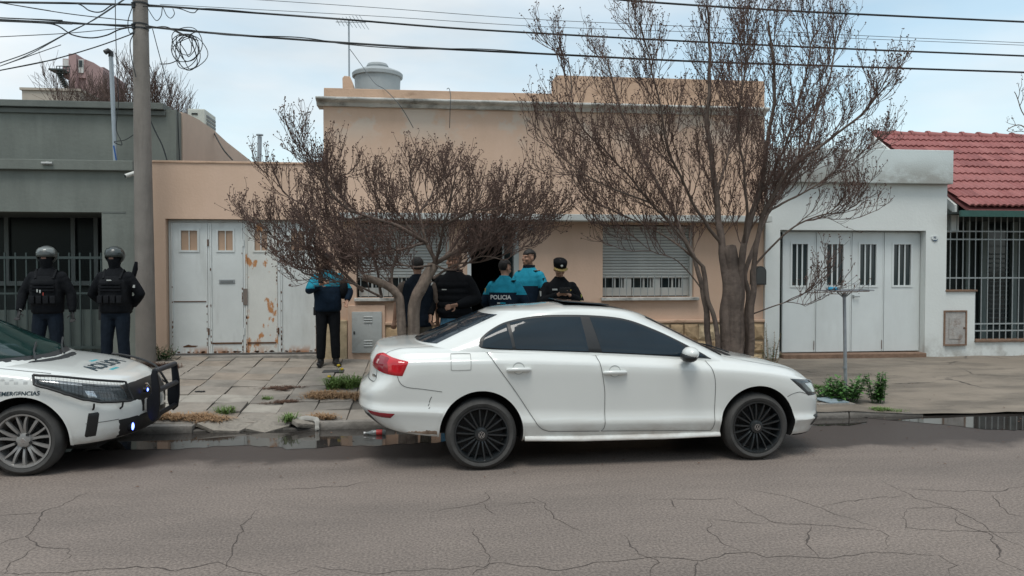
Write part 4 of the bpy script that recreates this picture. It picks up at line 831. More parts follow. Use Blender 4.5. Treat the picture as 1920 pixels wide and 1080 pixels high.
limbs = [([b1, at(776, 590, YL), at(795, 532, YL), A], .085, .07, 1.0),
         ([b1b, at(752, 585, YL), B, at(715, 531, YL - .05), at(680, 520, YL - .1)], .07, .045, .9),
         ([A, al(815, 465, YL), al(800, 430, YL), al(785, 375, YL + .1), al(768, 320, YL + .2), al(770, 300, YL + .2)], .06, .012, .14),
         ([A, al(840, 450, YL + .2), al(870, 405, YL + .4), al(895, 360, YL + .5), al(905, 330, YL + .6)], .05, .01, .14),
         ([A, al(850, 450, YL - .2), al(910, 420, YL - .4), al(970, 385, YL - .5), al(1000, 360, YL - .5)], .045, .01, .14),
         ([A, al(860, 440, YL + .1), al(940, 415, YL + .2), al(1005, 395, YL + .2), al(1035, 380, YL + .2)], .035, .008, .14),
         ([al(815, 465, YL), al(830, 410, YL - .3), al(845, 355, YL - .6), al(850, 315, YL - .7)], .04, .01, .2),
         ([al(800, 430, YL), al(770, 400, YL + .4), al(735, 360, YL + .8), al(722, 325, YL + 1.0)], .04, .01, .2),
         ([al(800, 430, YL), al(750, 400, YL - .2), al(690, 380, YL - .3), al(647, 362, YL - .4), al(618, 330, YL - .5), al(602, 298, YL - .5), al(580, 265, YL - .6), al(568, 250, YL - .6)], .045, .01, .3),
         ([al(690, 380, YL - .3), al(650, 385, YL), al(600, 375, YL + .2), al(545, 345, YL + .3), al(520, 320, YL + .3)], .03, .008, .2),
         ([al(680, 520, YL - .1), al(640, 480, YL - .2), al(585, 440, YL - .3), al(525, 425, YL - .4), al(470, 380, YL - .4)], .035, .008, .2),
         ([al(680, 520, YL - .1), al(655, 500, YL + .2), al(600, 480, YL + .4), al(545, 470, YL + .5), al(490, 420, YL + .6)], .03, .008, .2),
         ([al(715, 531, YL), al(705, 480, YL + .1), al(690, 430, YL + .1), al(650, 410, YL), al(610, 380, YL)], .035, .009, .14),
         ([B, al(735, 500, YL + .2), al(745, 440, YL + .3), al(728, 385, YL + .2), al(705, 350, YL + .1)], .035, .009, .14),
         ([al(830, 400, YL - .3), al(880, 370, YL - .5), al(930, 365, YL - .6), al(960, 345, YL - .6)], .03, .008, .15),
         ([al(850, 450, YL - .2), al(900, 440, YL + .5), al(960, 425, YL + .7), al(1010, 395, YL + .8)], .03, .008, .15),
         ([al(785, 375, YL + .1), al(810, 340, YL + .6), al(820, 310, YL + .8)], .03, .008, .1),
         ([al(795, 430, YL), al(760, 440, YL - .5), al(700, 450, YL - .7), al(640, 440, YL - .8), al(590, 400, YL - .9)], .03, .008, .2),
         ([al(690, 430, YL + .1), al(650, 360, YL + .4), al(630, 320, YL + .5), al(645, 300, YL + .5)], .028, .008, .2),
         ([al(715, 531, YL - .05), al(660, 505, YL - .3), al(610, 500, YL - .5), al(565, 485, YL - .6)], .028, .007, .1),
         ([A, al(780, 475, YL - .4), al(735, 470, YL - .6), al(690, 485, YL - .7), al(650, 480, YL - .8)], .026, .007, .2),
         ([A, al(850, 480, YL - .3), al(900, 455, YL - .4), al(945, 462, YL - .5)], .026, .007, .2),
         ([al(812, 496, YL), al(855, 470, YL), al(900, 465, YL - .2), al(950, 450, YL - .3), al(1000, 430, YL - .3)], .03, .007, .3)]
tree('small_leaning_tree', 'bare low tree with leaning forked trunk behind the sedan boot, full of seed pods', limbs, 21, dens=1.0, L2=.66, L3=.36, L4=.16, out_c=Vector((b1.x, YL, 3)), base=b1)

YR2 = 9.95
bx_ = at(1368, 660, YR2); b2 = Vector((bx_.x, YR2, zg(bx_.x, YR2) - .04))
def S(u, dy=0): q = at(u, 660, YR2 + dy); return Vector((q.x, YR2 + dy, b2.z))
limbs = [([S(1362), at(1360, 600, YR2), at(1362, 530, YR2), at(1352, 460, YR2), at(1342, 370, YR2 + .1), at(1328, 240, YR2 + .1), at(1330, 120, YR2 + .1), at(1326, 10, YR2)], .125, .013, .42),
         ([S(1380, -.05), at(1386, 600, YR2), at(1386, 540, YR2), at(1395, 460, YR2 - .1), at(1420, 370, YR2 - .2), at(1438, 280, YR2 - .2), at(1452, 170, YR2 - .3), at(1440, 40, YR2 - .3)], .105, .013, .42),
         ([S(1335, .05), at(1326, 600, YR2), at(1318, 545, YR2), at(1300, 480, YR2 + .2), at(1262, 400, YR2 + .5), at(1210, 300, YR2 + .9), at(1160, 200, YR2 + 1.1), at(1140, 110, YR2 + 1.2)], .062, .011, .4),
         ([S(1372, .02), at(1372, 600, YR2 + .02), at(1372, 540, YR2 + .02), at(1371, 500, YR2 + .02), at(1366, 465, YR2)], .175, .10, 1.0),
         ([S(1348, -.1), at(1343, 615, YR2 - .1), at(1328, 560, YR2 - .1), at(1318, 500, YR2 - .1)], .04, .03, 1.0),
         ([S(1408), at(1408, 590, YR2 - .1), at(1414, 500, YR2 - .1), at(1432, 400, YR2 - .2), at(1480, 320, YR2 - .5), at(1550, 265, YR2 - .7), at(1615, 215, YR2 - .8), at(1645, 175, YR2 - .8)], .065, .010, .38),
         ([S(1398, .1), at(1402, 580, YR2 + .1), at(1402, 500, YR2 + .2), at(1440, 400, YR2 + .5), at(1490, 320, YR2 + .9), at(1530, 220, YR2 + 1.2), at(1560, 120, YR2 + 1.3), at(1570, 50, YR2 + 1.3)], .058, .010, .38),
         ([at(1318, 500, YR2 - .1), at(1280, 450, YR2 - .3), at(1220, 380, YR2 - .5), at(1150, 300, YR2 - .7), at(1080, 220, YR2 - .8), at(1065, 110, YR2 - .8)], .045, .009, .2),
         ([at(1352, 460, YR2), at(1300, 380, YR2 - .3), at(1255, 280, YR2 - .7), at(1230, 160, YR2 - .9), at(1200, 40, YR2 - 1.0)], .05, .010, .25),
         ([at(1342, 370, YR2 + .1), at(1370, 270, YR2 + .6), at(1390, 160, YR2 + .9), at(1385, 50, YR2 + 1.0)], .042, .010, .2),
         ([at(1395, 460, YR2 - .1), at(1400, 360, YR2 - .6), at(1385, 240, YR2 - .9), at(1400, 110, YR2 - 1.1), at(1420, 20, YR2 - 1.2)], .045, .010, .22),
         ([at(1420, 370, YR2 - .2), at(1470, 280, YR2 - .1), at(1500, 180, YR2), at(1520, 80, YR2), at(1500, 20, YR2)], .04, .009, .2),
         ([at(1432, 400, YR2 - .2), at(1490, 370, YR2), at(1550, 335, YR2 + .2), at(1600, 300, YR2 + .3), at(1635, 270, YR2 + .3)], .035, .008, .25),
         ([at(1414, 500, YR2 - .1), at(1470, 440, YR2 - .3), at(1530, 405, YR2 - .5), at(1580, 398, YR2 - .6), at(1615, 375, YR2 - .6)], .03, .007, .3),
         ([at(1300, 480, YR2 + .2), at(1240, 440, YR2 + .3), at(1160, 400, YR2 + .3), at(1100, 370, YR2 + .3), at(1070, 330, YR2 + .3)], .03, .007, .3),
         ([at(1220, 380, YR2 - .5), at(1140, 350, YR2 - .7), at(1070, 310, YR2 - .8), at(1015, 255, YR2 - .9)], .024, .007, .2),
         ([at(1318, 545, YR2), at(1270, 490, YR2 - .2), at(1220, 470, YR2 - .3), at(1170, 430, YR2 - .4), at(1120, 420, YR2 - .4)], .02, .006, .3),
         ([at(1408, 590, YR2), at(1450, 575, YR2 - .3), at(1490, 560, YR2 - .4), at(1515, 545, YR2 - .5)], .014, .004, .4)]
tree('spreading_tree', 'tall bare many-stemmed tree with fanning branches behind the sedan bonnet', [(p_, r_ * .86, e_, st_) for p_, r_, e_, st_ in limbs], 33, dens=.84, L2=.88, L3=.44, L4=.18, bark=mat('brown_stem_bark', (.130, .098, .080), .92, var=.3, vscale=7, bump=.8, bscale=18, col2=(.075, .056, .046), c2pos=(.45, .68), c2scale=5, c2stretch=(2, 2, .35)), out_c=Vector((b2.x, YR2, 4)), base=b2)
# bare crowns far behind the grey roof, and one whose twigs reach in from the right
def far_tree(label, u, vtop, Yd, wpx, seed, grp):
    rng = random.Random(seed); top = at(u, vtop, Yd); base = Vector((top.x, Yd, 0)); hgt = top.z; lm = [([base, Vector((base.x, Yd, hgt * .35)), Vector((base.x, Yd, hgt * .55))], .22, .16, 1.0)]
    half = wpx * Yd / FPX / 2
    for k in range(9):
        a = (k - 4) / 4; e = Vector((base.x + a * half * .92, Yd + rng.uniform(-1.5, 1.5), hgt * (.98 - .22 * abs(a) ** 1.6) - rng.uniform(0, .3)))
        s_ = Vector((base.x, Yd, hgt * .52)); lm.append(([s_, s_.lerp(e, .4) + Vector((0, 0, .5)), s_.lerp(e, .75) + Vector((0, 0, .3)), e], .1, .03, .35))
    return tree('far_tree', label, lm, seed, dens=.30, L2=2.1, L3=1.2, L4=.7, caps=False, rs=1.7, twr=.006, base=base, group=grp)
far_tree('rounded bare tree crown beyond the grey roof, left of the pole', 160, 174, 42, 150, 5, 'bare trees beyond the grey roof')
far_tree('bare tree crown beyond the grey roof, behind the concrete pole', 280, 150, 40, 120, 6, 'bare trees beyond the grey roof')
bT = at(1985, 660, 12.0); bT.z = .2
tree('edge_tree', 'bare twigs of a tree reaching in at the right edge above the red roof', [([bT, at(1985, 480, 12), at(1975, 330, 12)], .06, .04, 1.0), ([at(1975, 330, 12), at(1945, 270, 12), at(1915, 235, 12), at(1888, 245, 12)], .022, .006, .4), ([at(1975, 330, 12), at(1950, 250, 12), at(1920, 215, 12), at(1902, 172, 12)], .022, .006, .4), ([at(1975, 330, 12), at(2010, 200, 12), at(2020, 120, 12)], .03, .01, .4)], 9, dens=.3, L2=.35, L3=.2, L4=.1, base=bT)

# ================================================================== pole and overhead lines
m_pole = mat('cast_concrete_pole', (.205, .185, .165), .9, var=.13, vscale=3, bump=.3, bscale=40, col2=(.14, .125, .11), c2pos=(.5, .75), c2scale=2, c2stretch=(3, 3, .4))
YPL = 12.55; p0, p1 = at(274, 672, YPL), at(263, 0, YPL); dirp = (p1 - p0).normalized(); zb = zg(p0.x, YPL) - .1
t = thing('utility_pole', 'round tapered concrete pole carrying the cables', 'utility pole', (p0.x, YPL, zb)); ptop = p1 + dirp * 1.6
b = MB(); b.tube([Vector((p0.x, YPL, zb)), p0.lerp(ptop, .25), p0.lerp(ptop, .5), p0.lerp(ptop, .75), ptop], [.150, .138, .124, .110, .095], 24); ob('shaft', b, m_pole, t, smooth=50)
m_cable = mat('black_cable', (.012, .016, .018), .55, var=.2); m_thin = mat('thin_grey_wire', (.05, .06, .065), .5, var=.2)
for v in (8, 47, 55): q = at(264, v, YPL); b = MB(); b.lathe([(.100, -.012), (.117, -.012), (.117, .012), (.100, .012)], q, 'Z', 20, close=True); ob('strap', b, m_cable, t, smooth=40)
for v in (9, 49):
    q = at(250, v, YPL - .1); b = MB(); b.lathe([(0, -.05), (.03, -.04), (.022, 0), (.035, .03), (0, .05)], q, 'Z', 12); ob('insulator', b, m_cable, t, smooth=60)
def cable(label, pts, r, m=None, name='overhead_cable', grp='overhead cables', n=8):
    pts = [Vector(p) for p in pts]
    if pts[-1].x > 8.0 or pts[-1].x < -6.2: pts.append(pts[-1] + (pts[-1] - pts[-2]).normalized() * 16)     # on to the next pole, out of frame
    path = smooth_path(pts, n); b = MB(); b.tube(path, r, 6); o = ob(name, b, m or m_cable, smooth=60, fix=False); tag(o, label, 'cable', grp); return o
def C(Yc, *uv): return [at(u, v, Yc) for u, v in uv]
cable('thick black cable highest at the right, crossing the tree top', C(10.6, (1040, -14), (1180, 1), (1420, 17), (1660, 29), (2050, 47)), .014)
cable('black cable running right from the top of the pole', C(YPL, (268, 9), (420, 20), (640, 36), (840, 52), (1040, 64), (1300, 78), (1600, 92), (2050, 110)), .015)
cable('lower black cable running right from the coil on the pole', C(YPL - .05, (268, 49), (400, 62), (600, 77), (800, 90), (1040, 102), (1300, 115), (1600, 125), (2050, 140)), .016)
cable('second strand looping loosely under the lower black cable', C(YPL - .12, (270, 52), (345, 55), (430, 66), (560, 70), (650, 83), (760, 91), (900, 92), (1000, 99), (1100, 104)), .008)
cable('loose strand sagging under the upper black cable near the pole', C(YPL - .1, (268, 12), (330, 15), (362, 24), (388, 16), (520, 27), (640, 37)), .007)
cable('upper thin wire high across the sky', C(14.0, (430, -4), (700, 14), (1000, 36), (1300, 50), (1600, 66), (2050, 86)), .005, m_thin)
cable('lower thin wire high across the sky', C(14.6, (300, 8), (700, 30), (1000, 49), (1300, 60), (1600, 72), (2050, 90)), .005, m_thin)
cable('thick black cable leaving the pole top to the left edge', C(YPL, (258, 9), (130, 6), (0, 4), (-120, 2)), .016)
cable('slack black cable dipping left of the pole top', C(YPL - .1, (256, 10), (215, 8), (190, 22), (168, 20), (140, 6), (60, 5), (-60, 4)), .009)
cable('thin line running left from below the pole top', C(YPL + .1, (256, 40), (130, 26), (0, 5), (-80, -8)), .007)
cable('black cable running left at coil height', C(YPL, (256, 48), (160, 45), (60, 40), (-80, 33)), .013)
cable('second black cable left at coil height', C(YPL + .15, (256, 52), (160, 44), (60, 36), (-80, 30)), .009)
cable('slack loop hanging left below coil height', C(YPL - .1, (256, 50), (225, 55), (200, 66), (170, 71), (135, 65), (105, 47), (60, 42), (-60, 37)), .010)
cable('pale line falling gently left from coil height', C(YPL + .3, (256, 50), (130, 62), (0, 69), (-100, 74)), .006, m_thin)
cable('drop line falling to the lower left from the pole', C(11.6, (252, 62), (180, 88), (90, 114), (0, 132), (-80, 148)), .008)
cable('twisted drop line rising from the left edge past the pole top', C(11.4, (238, -4), (180, 35), (130, 60), (60, 96), (0, 118), (-60, 138)), .007, m_thin)
cable('second strand of the rising drop line at left', C(11.5, (230, 0), (170, 40), (120, 66), (55, 102), (0, 124), (-60, 145)), .006, m_thin)
cable('cable hanging straight down beside the mast', C(13.2, (216, -6), (217, 60), (219, 120), (222, 190), (218, 240), (226, 262), (228, 272), (214, 266), (235, 262), (254, 250)), .007)
cable('down-lead on the left side of the pole', C(YPL - .16, (248, 14), (240, 40), (243, 62), (252, 60), (244, 80), (247, 110), (255, 145)), .007)
cable('down-lead dropping from the pole to the gate wall', C(YPL + .2, (276, 20), (276, 90), (280, 120), (290, 145), (300, 165)), .006)
cable('long loose lead from the coil down behind the pole', C(YPL + .4, (286, 54), (298, 100), (312, 150), (322, 185)), .007)
cable('thick dark lead crossing the grey upper wall right of the pole', C(13.6, (279, 218), (290, 244), (304, 272), (313, 300)), .012)
cable('small pigtail on the right side of the pole top', C(YPL - .15, (276, 14), (292, 38), (302, 30), (305, 14), (312, 28), (320, 34), (327, 26), (324, 16)), .006)
cable('aerial lead from the antenna over the parapet into the tree', [at(656, 92, 14.7), at(678, 122, 14.6), at(702, 155, 13.4), at(722, 168, 12.9), at(745, 192, 12.7), at(760, 213, 12.75), at(775, 240, 12.8)], .006, m_thin)
cable('lead draped over the parapet in the middle', [at(838, 167, 13.1), at(842, 166, 12.95), at(845, 180, 12.75), at(844, 205, 12.74), at(843, 240, 12.95)], .006, m_thin)
cable('dark cable lying down the sloping party wall', [at(333, 205, 14.0), at(335, 260, 14.0), at(337, 303, 14.0)], .008)
cable('cable draped over the sloping wall edge', [at(398, 243, 16.4), at(408, 262, 16.1), at(420, 282, 15.9), at(436, 300, 15.8)], .014)
# coiled spare cable
t = thing('cable_coil', 'tangled coil of spare black cable hanging right of the pole', 'cable coil', at(355, 100, YPL - .1)); rng = random.Random(4)
for k in range(9):
    c_ = at(354 + rng.uniform(-13, 11), 92 + rng.uniform(-14, 10), YPL - .1); rx, rz = rng.uniform(.08, .22), rng.uniform(.14, .28); ph = rng.uniform(0, 6); b = MB()
    b.tube([c_ + Vector((rx * math.cos(a + ph) + .02 * math.sin(3 * a), .05 * math.sin(2 * a + k), rz * math.sin(a + ph) + .02 * math.cos(2 * a + k))) for a in [2 * math.pi * j / 28 for j in range(29)]], .0065, 5); ob('turn', b, m_cable, t, smooth=60, fix=False)
for pts in ([(276, 48), (300, 52), (330, 58), (350, 66), (368, 60), (385, 62)], [(276, 54), (310, 50), (335, 62), (356, 70), (372, 76)], [(300, 120), (318, 119), (333, 112), (338, 100)]):
    b = MB(); b.tube(smooth_path(C(YPL - .12, *pts), 6), .008, 5); ob('tail', b, m_cable, t, smooth=60, fix=False)
# ================================================================== cars
m_paint = mat('white_car_paint', (.68, .70, .675), .30, var=.02, vscale=2, coat=1.0, spec=.5)
stain(m_paint, (.30, .235, .18), .50, .24, amount=.75, scale=3.0, stretch=(1, 1, 2.0), thr=(.36, .72))
m_tint = mat('tinted_car_glass', (.011, .021, .030), .05, var=.25, vscale=1.2, spec=.38)
m_trim = mat('black_car_trim', (.012, .013, .014), .45, var=.2)
m_gap = mat('shut_line_shadow_gap', (.09, .095, .093), .8, var=.2)
m_recess = mat('shaded_handle_bowl', (.42, .44, .43), .5, var=.1)
m_mud = mat('dried_mud', (.22, .155, .11), .9, var=.35, vscale=14, bump=.4, bscale=40)
m_seam = mat('fine_seam', (.25, .26, .25), .7, var=.1)
m_well = mat('wheel_well_liner', (.010, .010, .010), .9, var=.2)
m_tyre = mat('tyre_rubber', (.048, .047, .045), .85, var=.25, vscale=9, bump=.15, bscale=60)
m_blackrim = mat('gloss_black_rim', (.016, .019, .021), .30, var=.2, coat=.4)
m_silver = mat('silver_alloy', (.34, .335, .325), .38, var=.12, metal=.6, vscale=12)
m_chrome = mat('chrome', (.62, .63, .64), .12, var=.05, metal=1.0)
m_redlamp = mat('red_lamp_lens', (.50, .012, .02), .1, var=.15, vscale=7, coat=.6)
m_redlamp2 = mat('dark_red_lamp_lens', (.24, .008, .018), .12, var=.15, vscale=7, coat=.6)
m_lampglass = mat('smoked_headlamp', (.045, .055, .06), .06, var=.5, vscale=12, coat=.7)
m_lampsilver = mat('headlamp_reflector', (.55, .58, .60), .15, var=.25, vscale=14, metal=.8)

def superq(W_, xr, xf, cr, cf, nr, nf, wfun, ns, nm):
    """plan curve from the rear centre line round the side to the front centre line"""
    out = []
    for k in range(ns + 1):
        a = math.pi / 2 * (1 - k / ns); out.append((xr + cr - cr * math.sin(a) ** (2 / nr), W_ * wfun(xr + cr) * math.cos(a) ** (2 / nr) if k else 0.0))
    for k in range(1, nm): x_ = xr + cr + (xf - cf - xr - cr) * k / nm; out.append((x_, W_ * wfun(x_)))
    for k in range(ns + 1):
        a = math.pi / 2 * k / ns; out.append((xf - cf + cf * math.sin(a) ** (2 / nf), W_ * wfun(xf - cf) * math.cos(a) ** (2 / nf) if k < ns else 0.0))
    return out
def shell(lines, ns=9, nm=44):
    """closed body from waterlines: each dict(W, xr, xf, cr, cf, nr, nf, z=[(x, z)...], w=optional width taper)"""
    mb = MB(); n = None; half = []
    for ln in lines:
        wf = (lambda x, q=ln.get('w'): spline(q, x)) if ln.get('w') else (lambda x: 1.0)
        pl = superq(ln['W'], ln['xr'], ln['xf'], ln['cr'], ln['cf'], ln.get('nr', 2.8), ln.get('nf', 2.6), wf, ns, nm)
        half.append([(x, y, spline(ln['z'], x)) for x, y in pl])
    n = len(half[0]); rings = []
    for hf in half:
        rings.append([(x, -y, z) for x, y, z in hf] + [(x, y, z) for x, y, z in hf[-2:0:-1]])
    k = len(rings[0]); vs = [p for r_ in rings for p in r_]; fs = []
    for i in range(len(rings) - 1):
        for j in range(k): fs.append((i * k + j, i * k + (j + 1) % k, (i + 1) * k + (j + 1) % k, (i + 1) * k + j))
    mb.add(vs, fs)
    for base, first in ((0, True), ((len(rings) - 1) * k, False)):      # close bottom and top across the centre line
        for j in range(n - 1):
            a, b = base + j, base + j + 1; c, d = base + (k - j - 1) % k, base + (k - j) % k
            q = [a, b, c, d]; qq = []
            for i_ in q:
                if i_ not in qq: qq.append(i_)
            if len(qq) >= 3: mb.add([], []); mb.f.append(tuple(qq)); mb.mi.append(0)
    return mb
def resample(lines, m):
    """insert smooth in-between waterlines"""
    keys = ('W', 'xr', 'xf', 'cr', 'cf', 'nr', 'nf'); out = []
    for ln in lines: ln.setdefault('nr', 2.8); ln.setdefault('nf', 2.6); ln.setdefault('w', [(-3, 1), (3, 1)])
    xs_ = [-2.6 + 5.2 * i / 60 for i in range(61)]
    N_ = len(lines)
    T = []
    for i in range(N_ - 1):
        mm = lines[i].get('m', m)
        T += [i + k / mm for k in range(mm)]
    T.append(N_ - 1)
    idx = [(float(i), None) for i in range(N_)]
    for t in T:
        d = {k_: spline([(i, lines[i][k_]) for i in range(N_)], t) for k_ in keys}
        d['z'] = [(x_, spline([(i, spline(lines[i]['z'], x_)) for i in range(N_)], t)) for x_ in xs_]
        d['w'] = [(x_, spline([(i, spline(lines[i]['w'], x_)) for i in range(N_)], t)) for x_ in xs_[::2]]
        out.append(d)
    return out
def cut_arches(me, arches, r, half_w, depth, mats):
    o = bpy.data.objects.new('tmp', me); COL.objects.link(o); cs = []
    for (cx, cz) in arches:
        for s in (-1, 1):
            b = MB(); pts = [(cx + r * math.cos(a), cz + r * 1.03 * math.sin(a)) for a in [2 * math.pi * k / 56 for k in range(56)]]
            b.prism(pts, s * (half_w - depth), s * (half_w + .4)); c = bpy.data.objects.new('cut', b.mesh('cut')); COL.objects.link(c); cs.append(c)
            md = o.modifiers.new('b', 'BOOLEAN'); md.operation = 'DIFFERENCE'; md.solver = 'EXACT'; md.object = c
    res = evaluated(o); bpy.data.objects.remove(o)
    for c in cs: bpy.data.objects.remove(c)
    res.materials.clear()
    for m in mats: res.materials.append(m)
    for p in res.polygons:
        c = p.center; wl = 0
        for (cx, cz) in arches:
            d = math.hypot(c.x - cx, (c.z - cz) / 1.03)
            if d < r + .004 and abs(p.normal.x * (c.x - cx) + p.normal.z * (c.z - cz)) > .5 * d * 1 and p.normal.x * (c.x - cx) + p.normal.z * (c.z - cz) < 0 or (d < r - .003 and abs(p.normal.y) > .9): wl = 1
        if c.z < .27 and p.normal.z < -.75: wl = 1
        p.material_index = wl
    res.polygons.foreach_set('use_smooth', [True] * len(res.polygons)); res.set_sharp_from_angle(angle=R(34))
    return res
def bvh(me):
    return BVHTree.FromPolygons([v.co for v in me.vertices], [tuple(p.vertices) for p in me.polygons])
class Skin:
    """samples the body surface so that panels, glass and lines lie on it"""
    def __init__(s, me): s.t = bvh(me)
    def side(s, x, z, off, sg=-1):
        h_ = s.t.ray_cast(Vector((x, sg * 3, z)), Vector((0, -sg, 0)))
        if h_[0] is None:
            q = s.t.find_nearest(Vector((x, sg * .8, z))); return q[0] + q[1] * off
        n = h_[1]; n = n if n.y * sg > 0 else -n
        return h_[0] + n * off
    def top(s, x, y, off):
        h_ = s.t.ray_cast(Vector((x, y, 3)), Vector((0, 0, -1)))
        if h_[0] is None: q = s.t.find_nearest(Vector((x, y, 1))); return q[0] + Vector((0, 0, off))
        return h_[0] + h_[1] * off
    def end(s, y, z, off, sg=1):
        h_ = s.t.ray_cast(Vector((sg * 4, y, z)), Vector((-sg, 0, 0)))
        if h_[0] is None: q = s.t.find_nearest(Vector((sg * 2.2, y, z))); return q[0] + q[1] * off
        n = h_[1]; n = n if n.x * sg > 0 else -n
        return h_[0] + n * off
def lerp_pts(P, t):
    """point at fraction t of a polyline"""
    L_ = [0]
    for a, b in zip(P, P[1:]): L_.append(L_[-1] + math.dist(a, b))
    s_ = t * L_[-1]
    for i in range(len(P) - 1):
        if s_ <= L_[i + 1] or i == len(P) - 2:
            f_ = (s_ - L_[i]) / max(1e-9, L_[i + 1] - L_[i]); return tuple(P[i][k] + (P[i + 1][k] - P[i][k]) * f_ for k in range(len(P[i])))
def patch(fn, bottom, top, ns, nt_, off, edge=.0):
    """grid patch between two polylines in the panel's own plane, laid on the surface by fn(a, b, off)"""
    mb = MB(); vs = []
    for j in range(nt_ + 1):
        for i in range(ns + 1):
            a = lerp_pts(bottom, i / ns); c = lerp_pts(top, i / ns); t = j / nt_; p = tuple(a[k] + (c[k] - a[k]) * t for k in range(2))
            rim = i in (0, ns) or j in (0, nt_)
            vs.append(fn(p[0], p[1], edge if (rim and edge is not None) else off))
    mb.add(vs, [(j * (ns + 1) + i, j * (ns + 1) + i + 1, (j + 1) * (ns + 1) + i + 1, (j + 1) * (ns + 1) + i) for j in range(nt_) for i in range(ns)])
    return mb
def line_on(fn, pts, wd, off, n=24, taper=False):
    """thin ribbon lying on the surface along a polyline"""
    P = [lerp_pts(pts, k / n) for k in range(n + 1)]; vs = []
    for i, p in enumerate(P):
        a, c = P[max(0, i - 1)], P[min(n, i + 1)]; d = (c[0] - a[0], c[1] - a[1]); l_ = math.hypot(*d) or 1; nx_, ny_ = -d[1] / l_ * wd / 2, d[0] / l_ * wd / 2
        vs += [fn(p[0] + nx_, p[1] + ny_, off), fn(p[0] - nx_, p[1] - ny_, off)]
    return MB().add(vs, [(2 * i, 2 * i + 1, 2 * i + 3, 2 * i + 2) for i in range(n)])
def curve2(pts, n=6):
    return [(p.x, p.y) for p in smooth_path([Vector((a, b, 0)) for a, b in pts], n)]

def vw_mark(parent, c, r, m, sg=-1):
    b = MB(); y = c[1]
    b.lathe([(r * .86, 0), (r, 0), (r, sg * .004), (r * .86, sg * .004)], c, 'Y', 28, close=True)
    def bar(x0, z0, x1, z1, w_):
        d = Vector((x1 - x0, 0, z1 - z0)); l_ = d.length; q = Vector((-d.z, 0, d.x)) / l_ * w_ * r / 2
        b.prism([(c[0] + x0 * r + q.x, c[2] + z0 * r + q.z), (c[0] + x1 * r + q.x, c[2] + z1 * r + q.z), (c[0] + x1 * r - q.x, c[2] + z1 * r - q.z), (c[0] + x0 * r - q.x, c[2] + z0 * r - q.z)], y, y + sg * .004)
    bar(-.36, .82, 0, .08, .17); bar(.36, .82, 0, .08, .17)
    bar(-.78, .40, -.36, -.72, .17); bar(-.36, -.72, 0, .0, .17); bar(0, .0, .36, -.72, .17); bar(.36, -.72, .78, .40, .17)
    return ob('emblem', b, m, parent, world=False, kind='stuff')
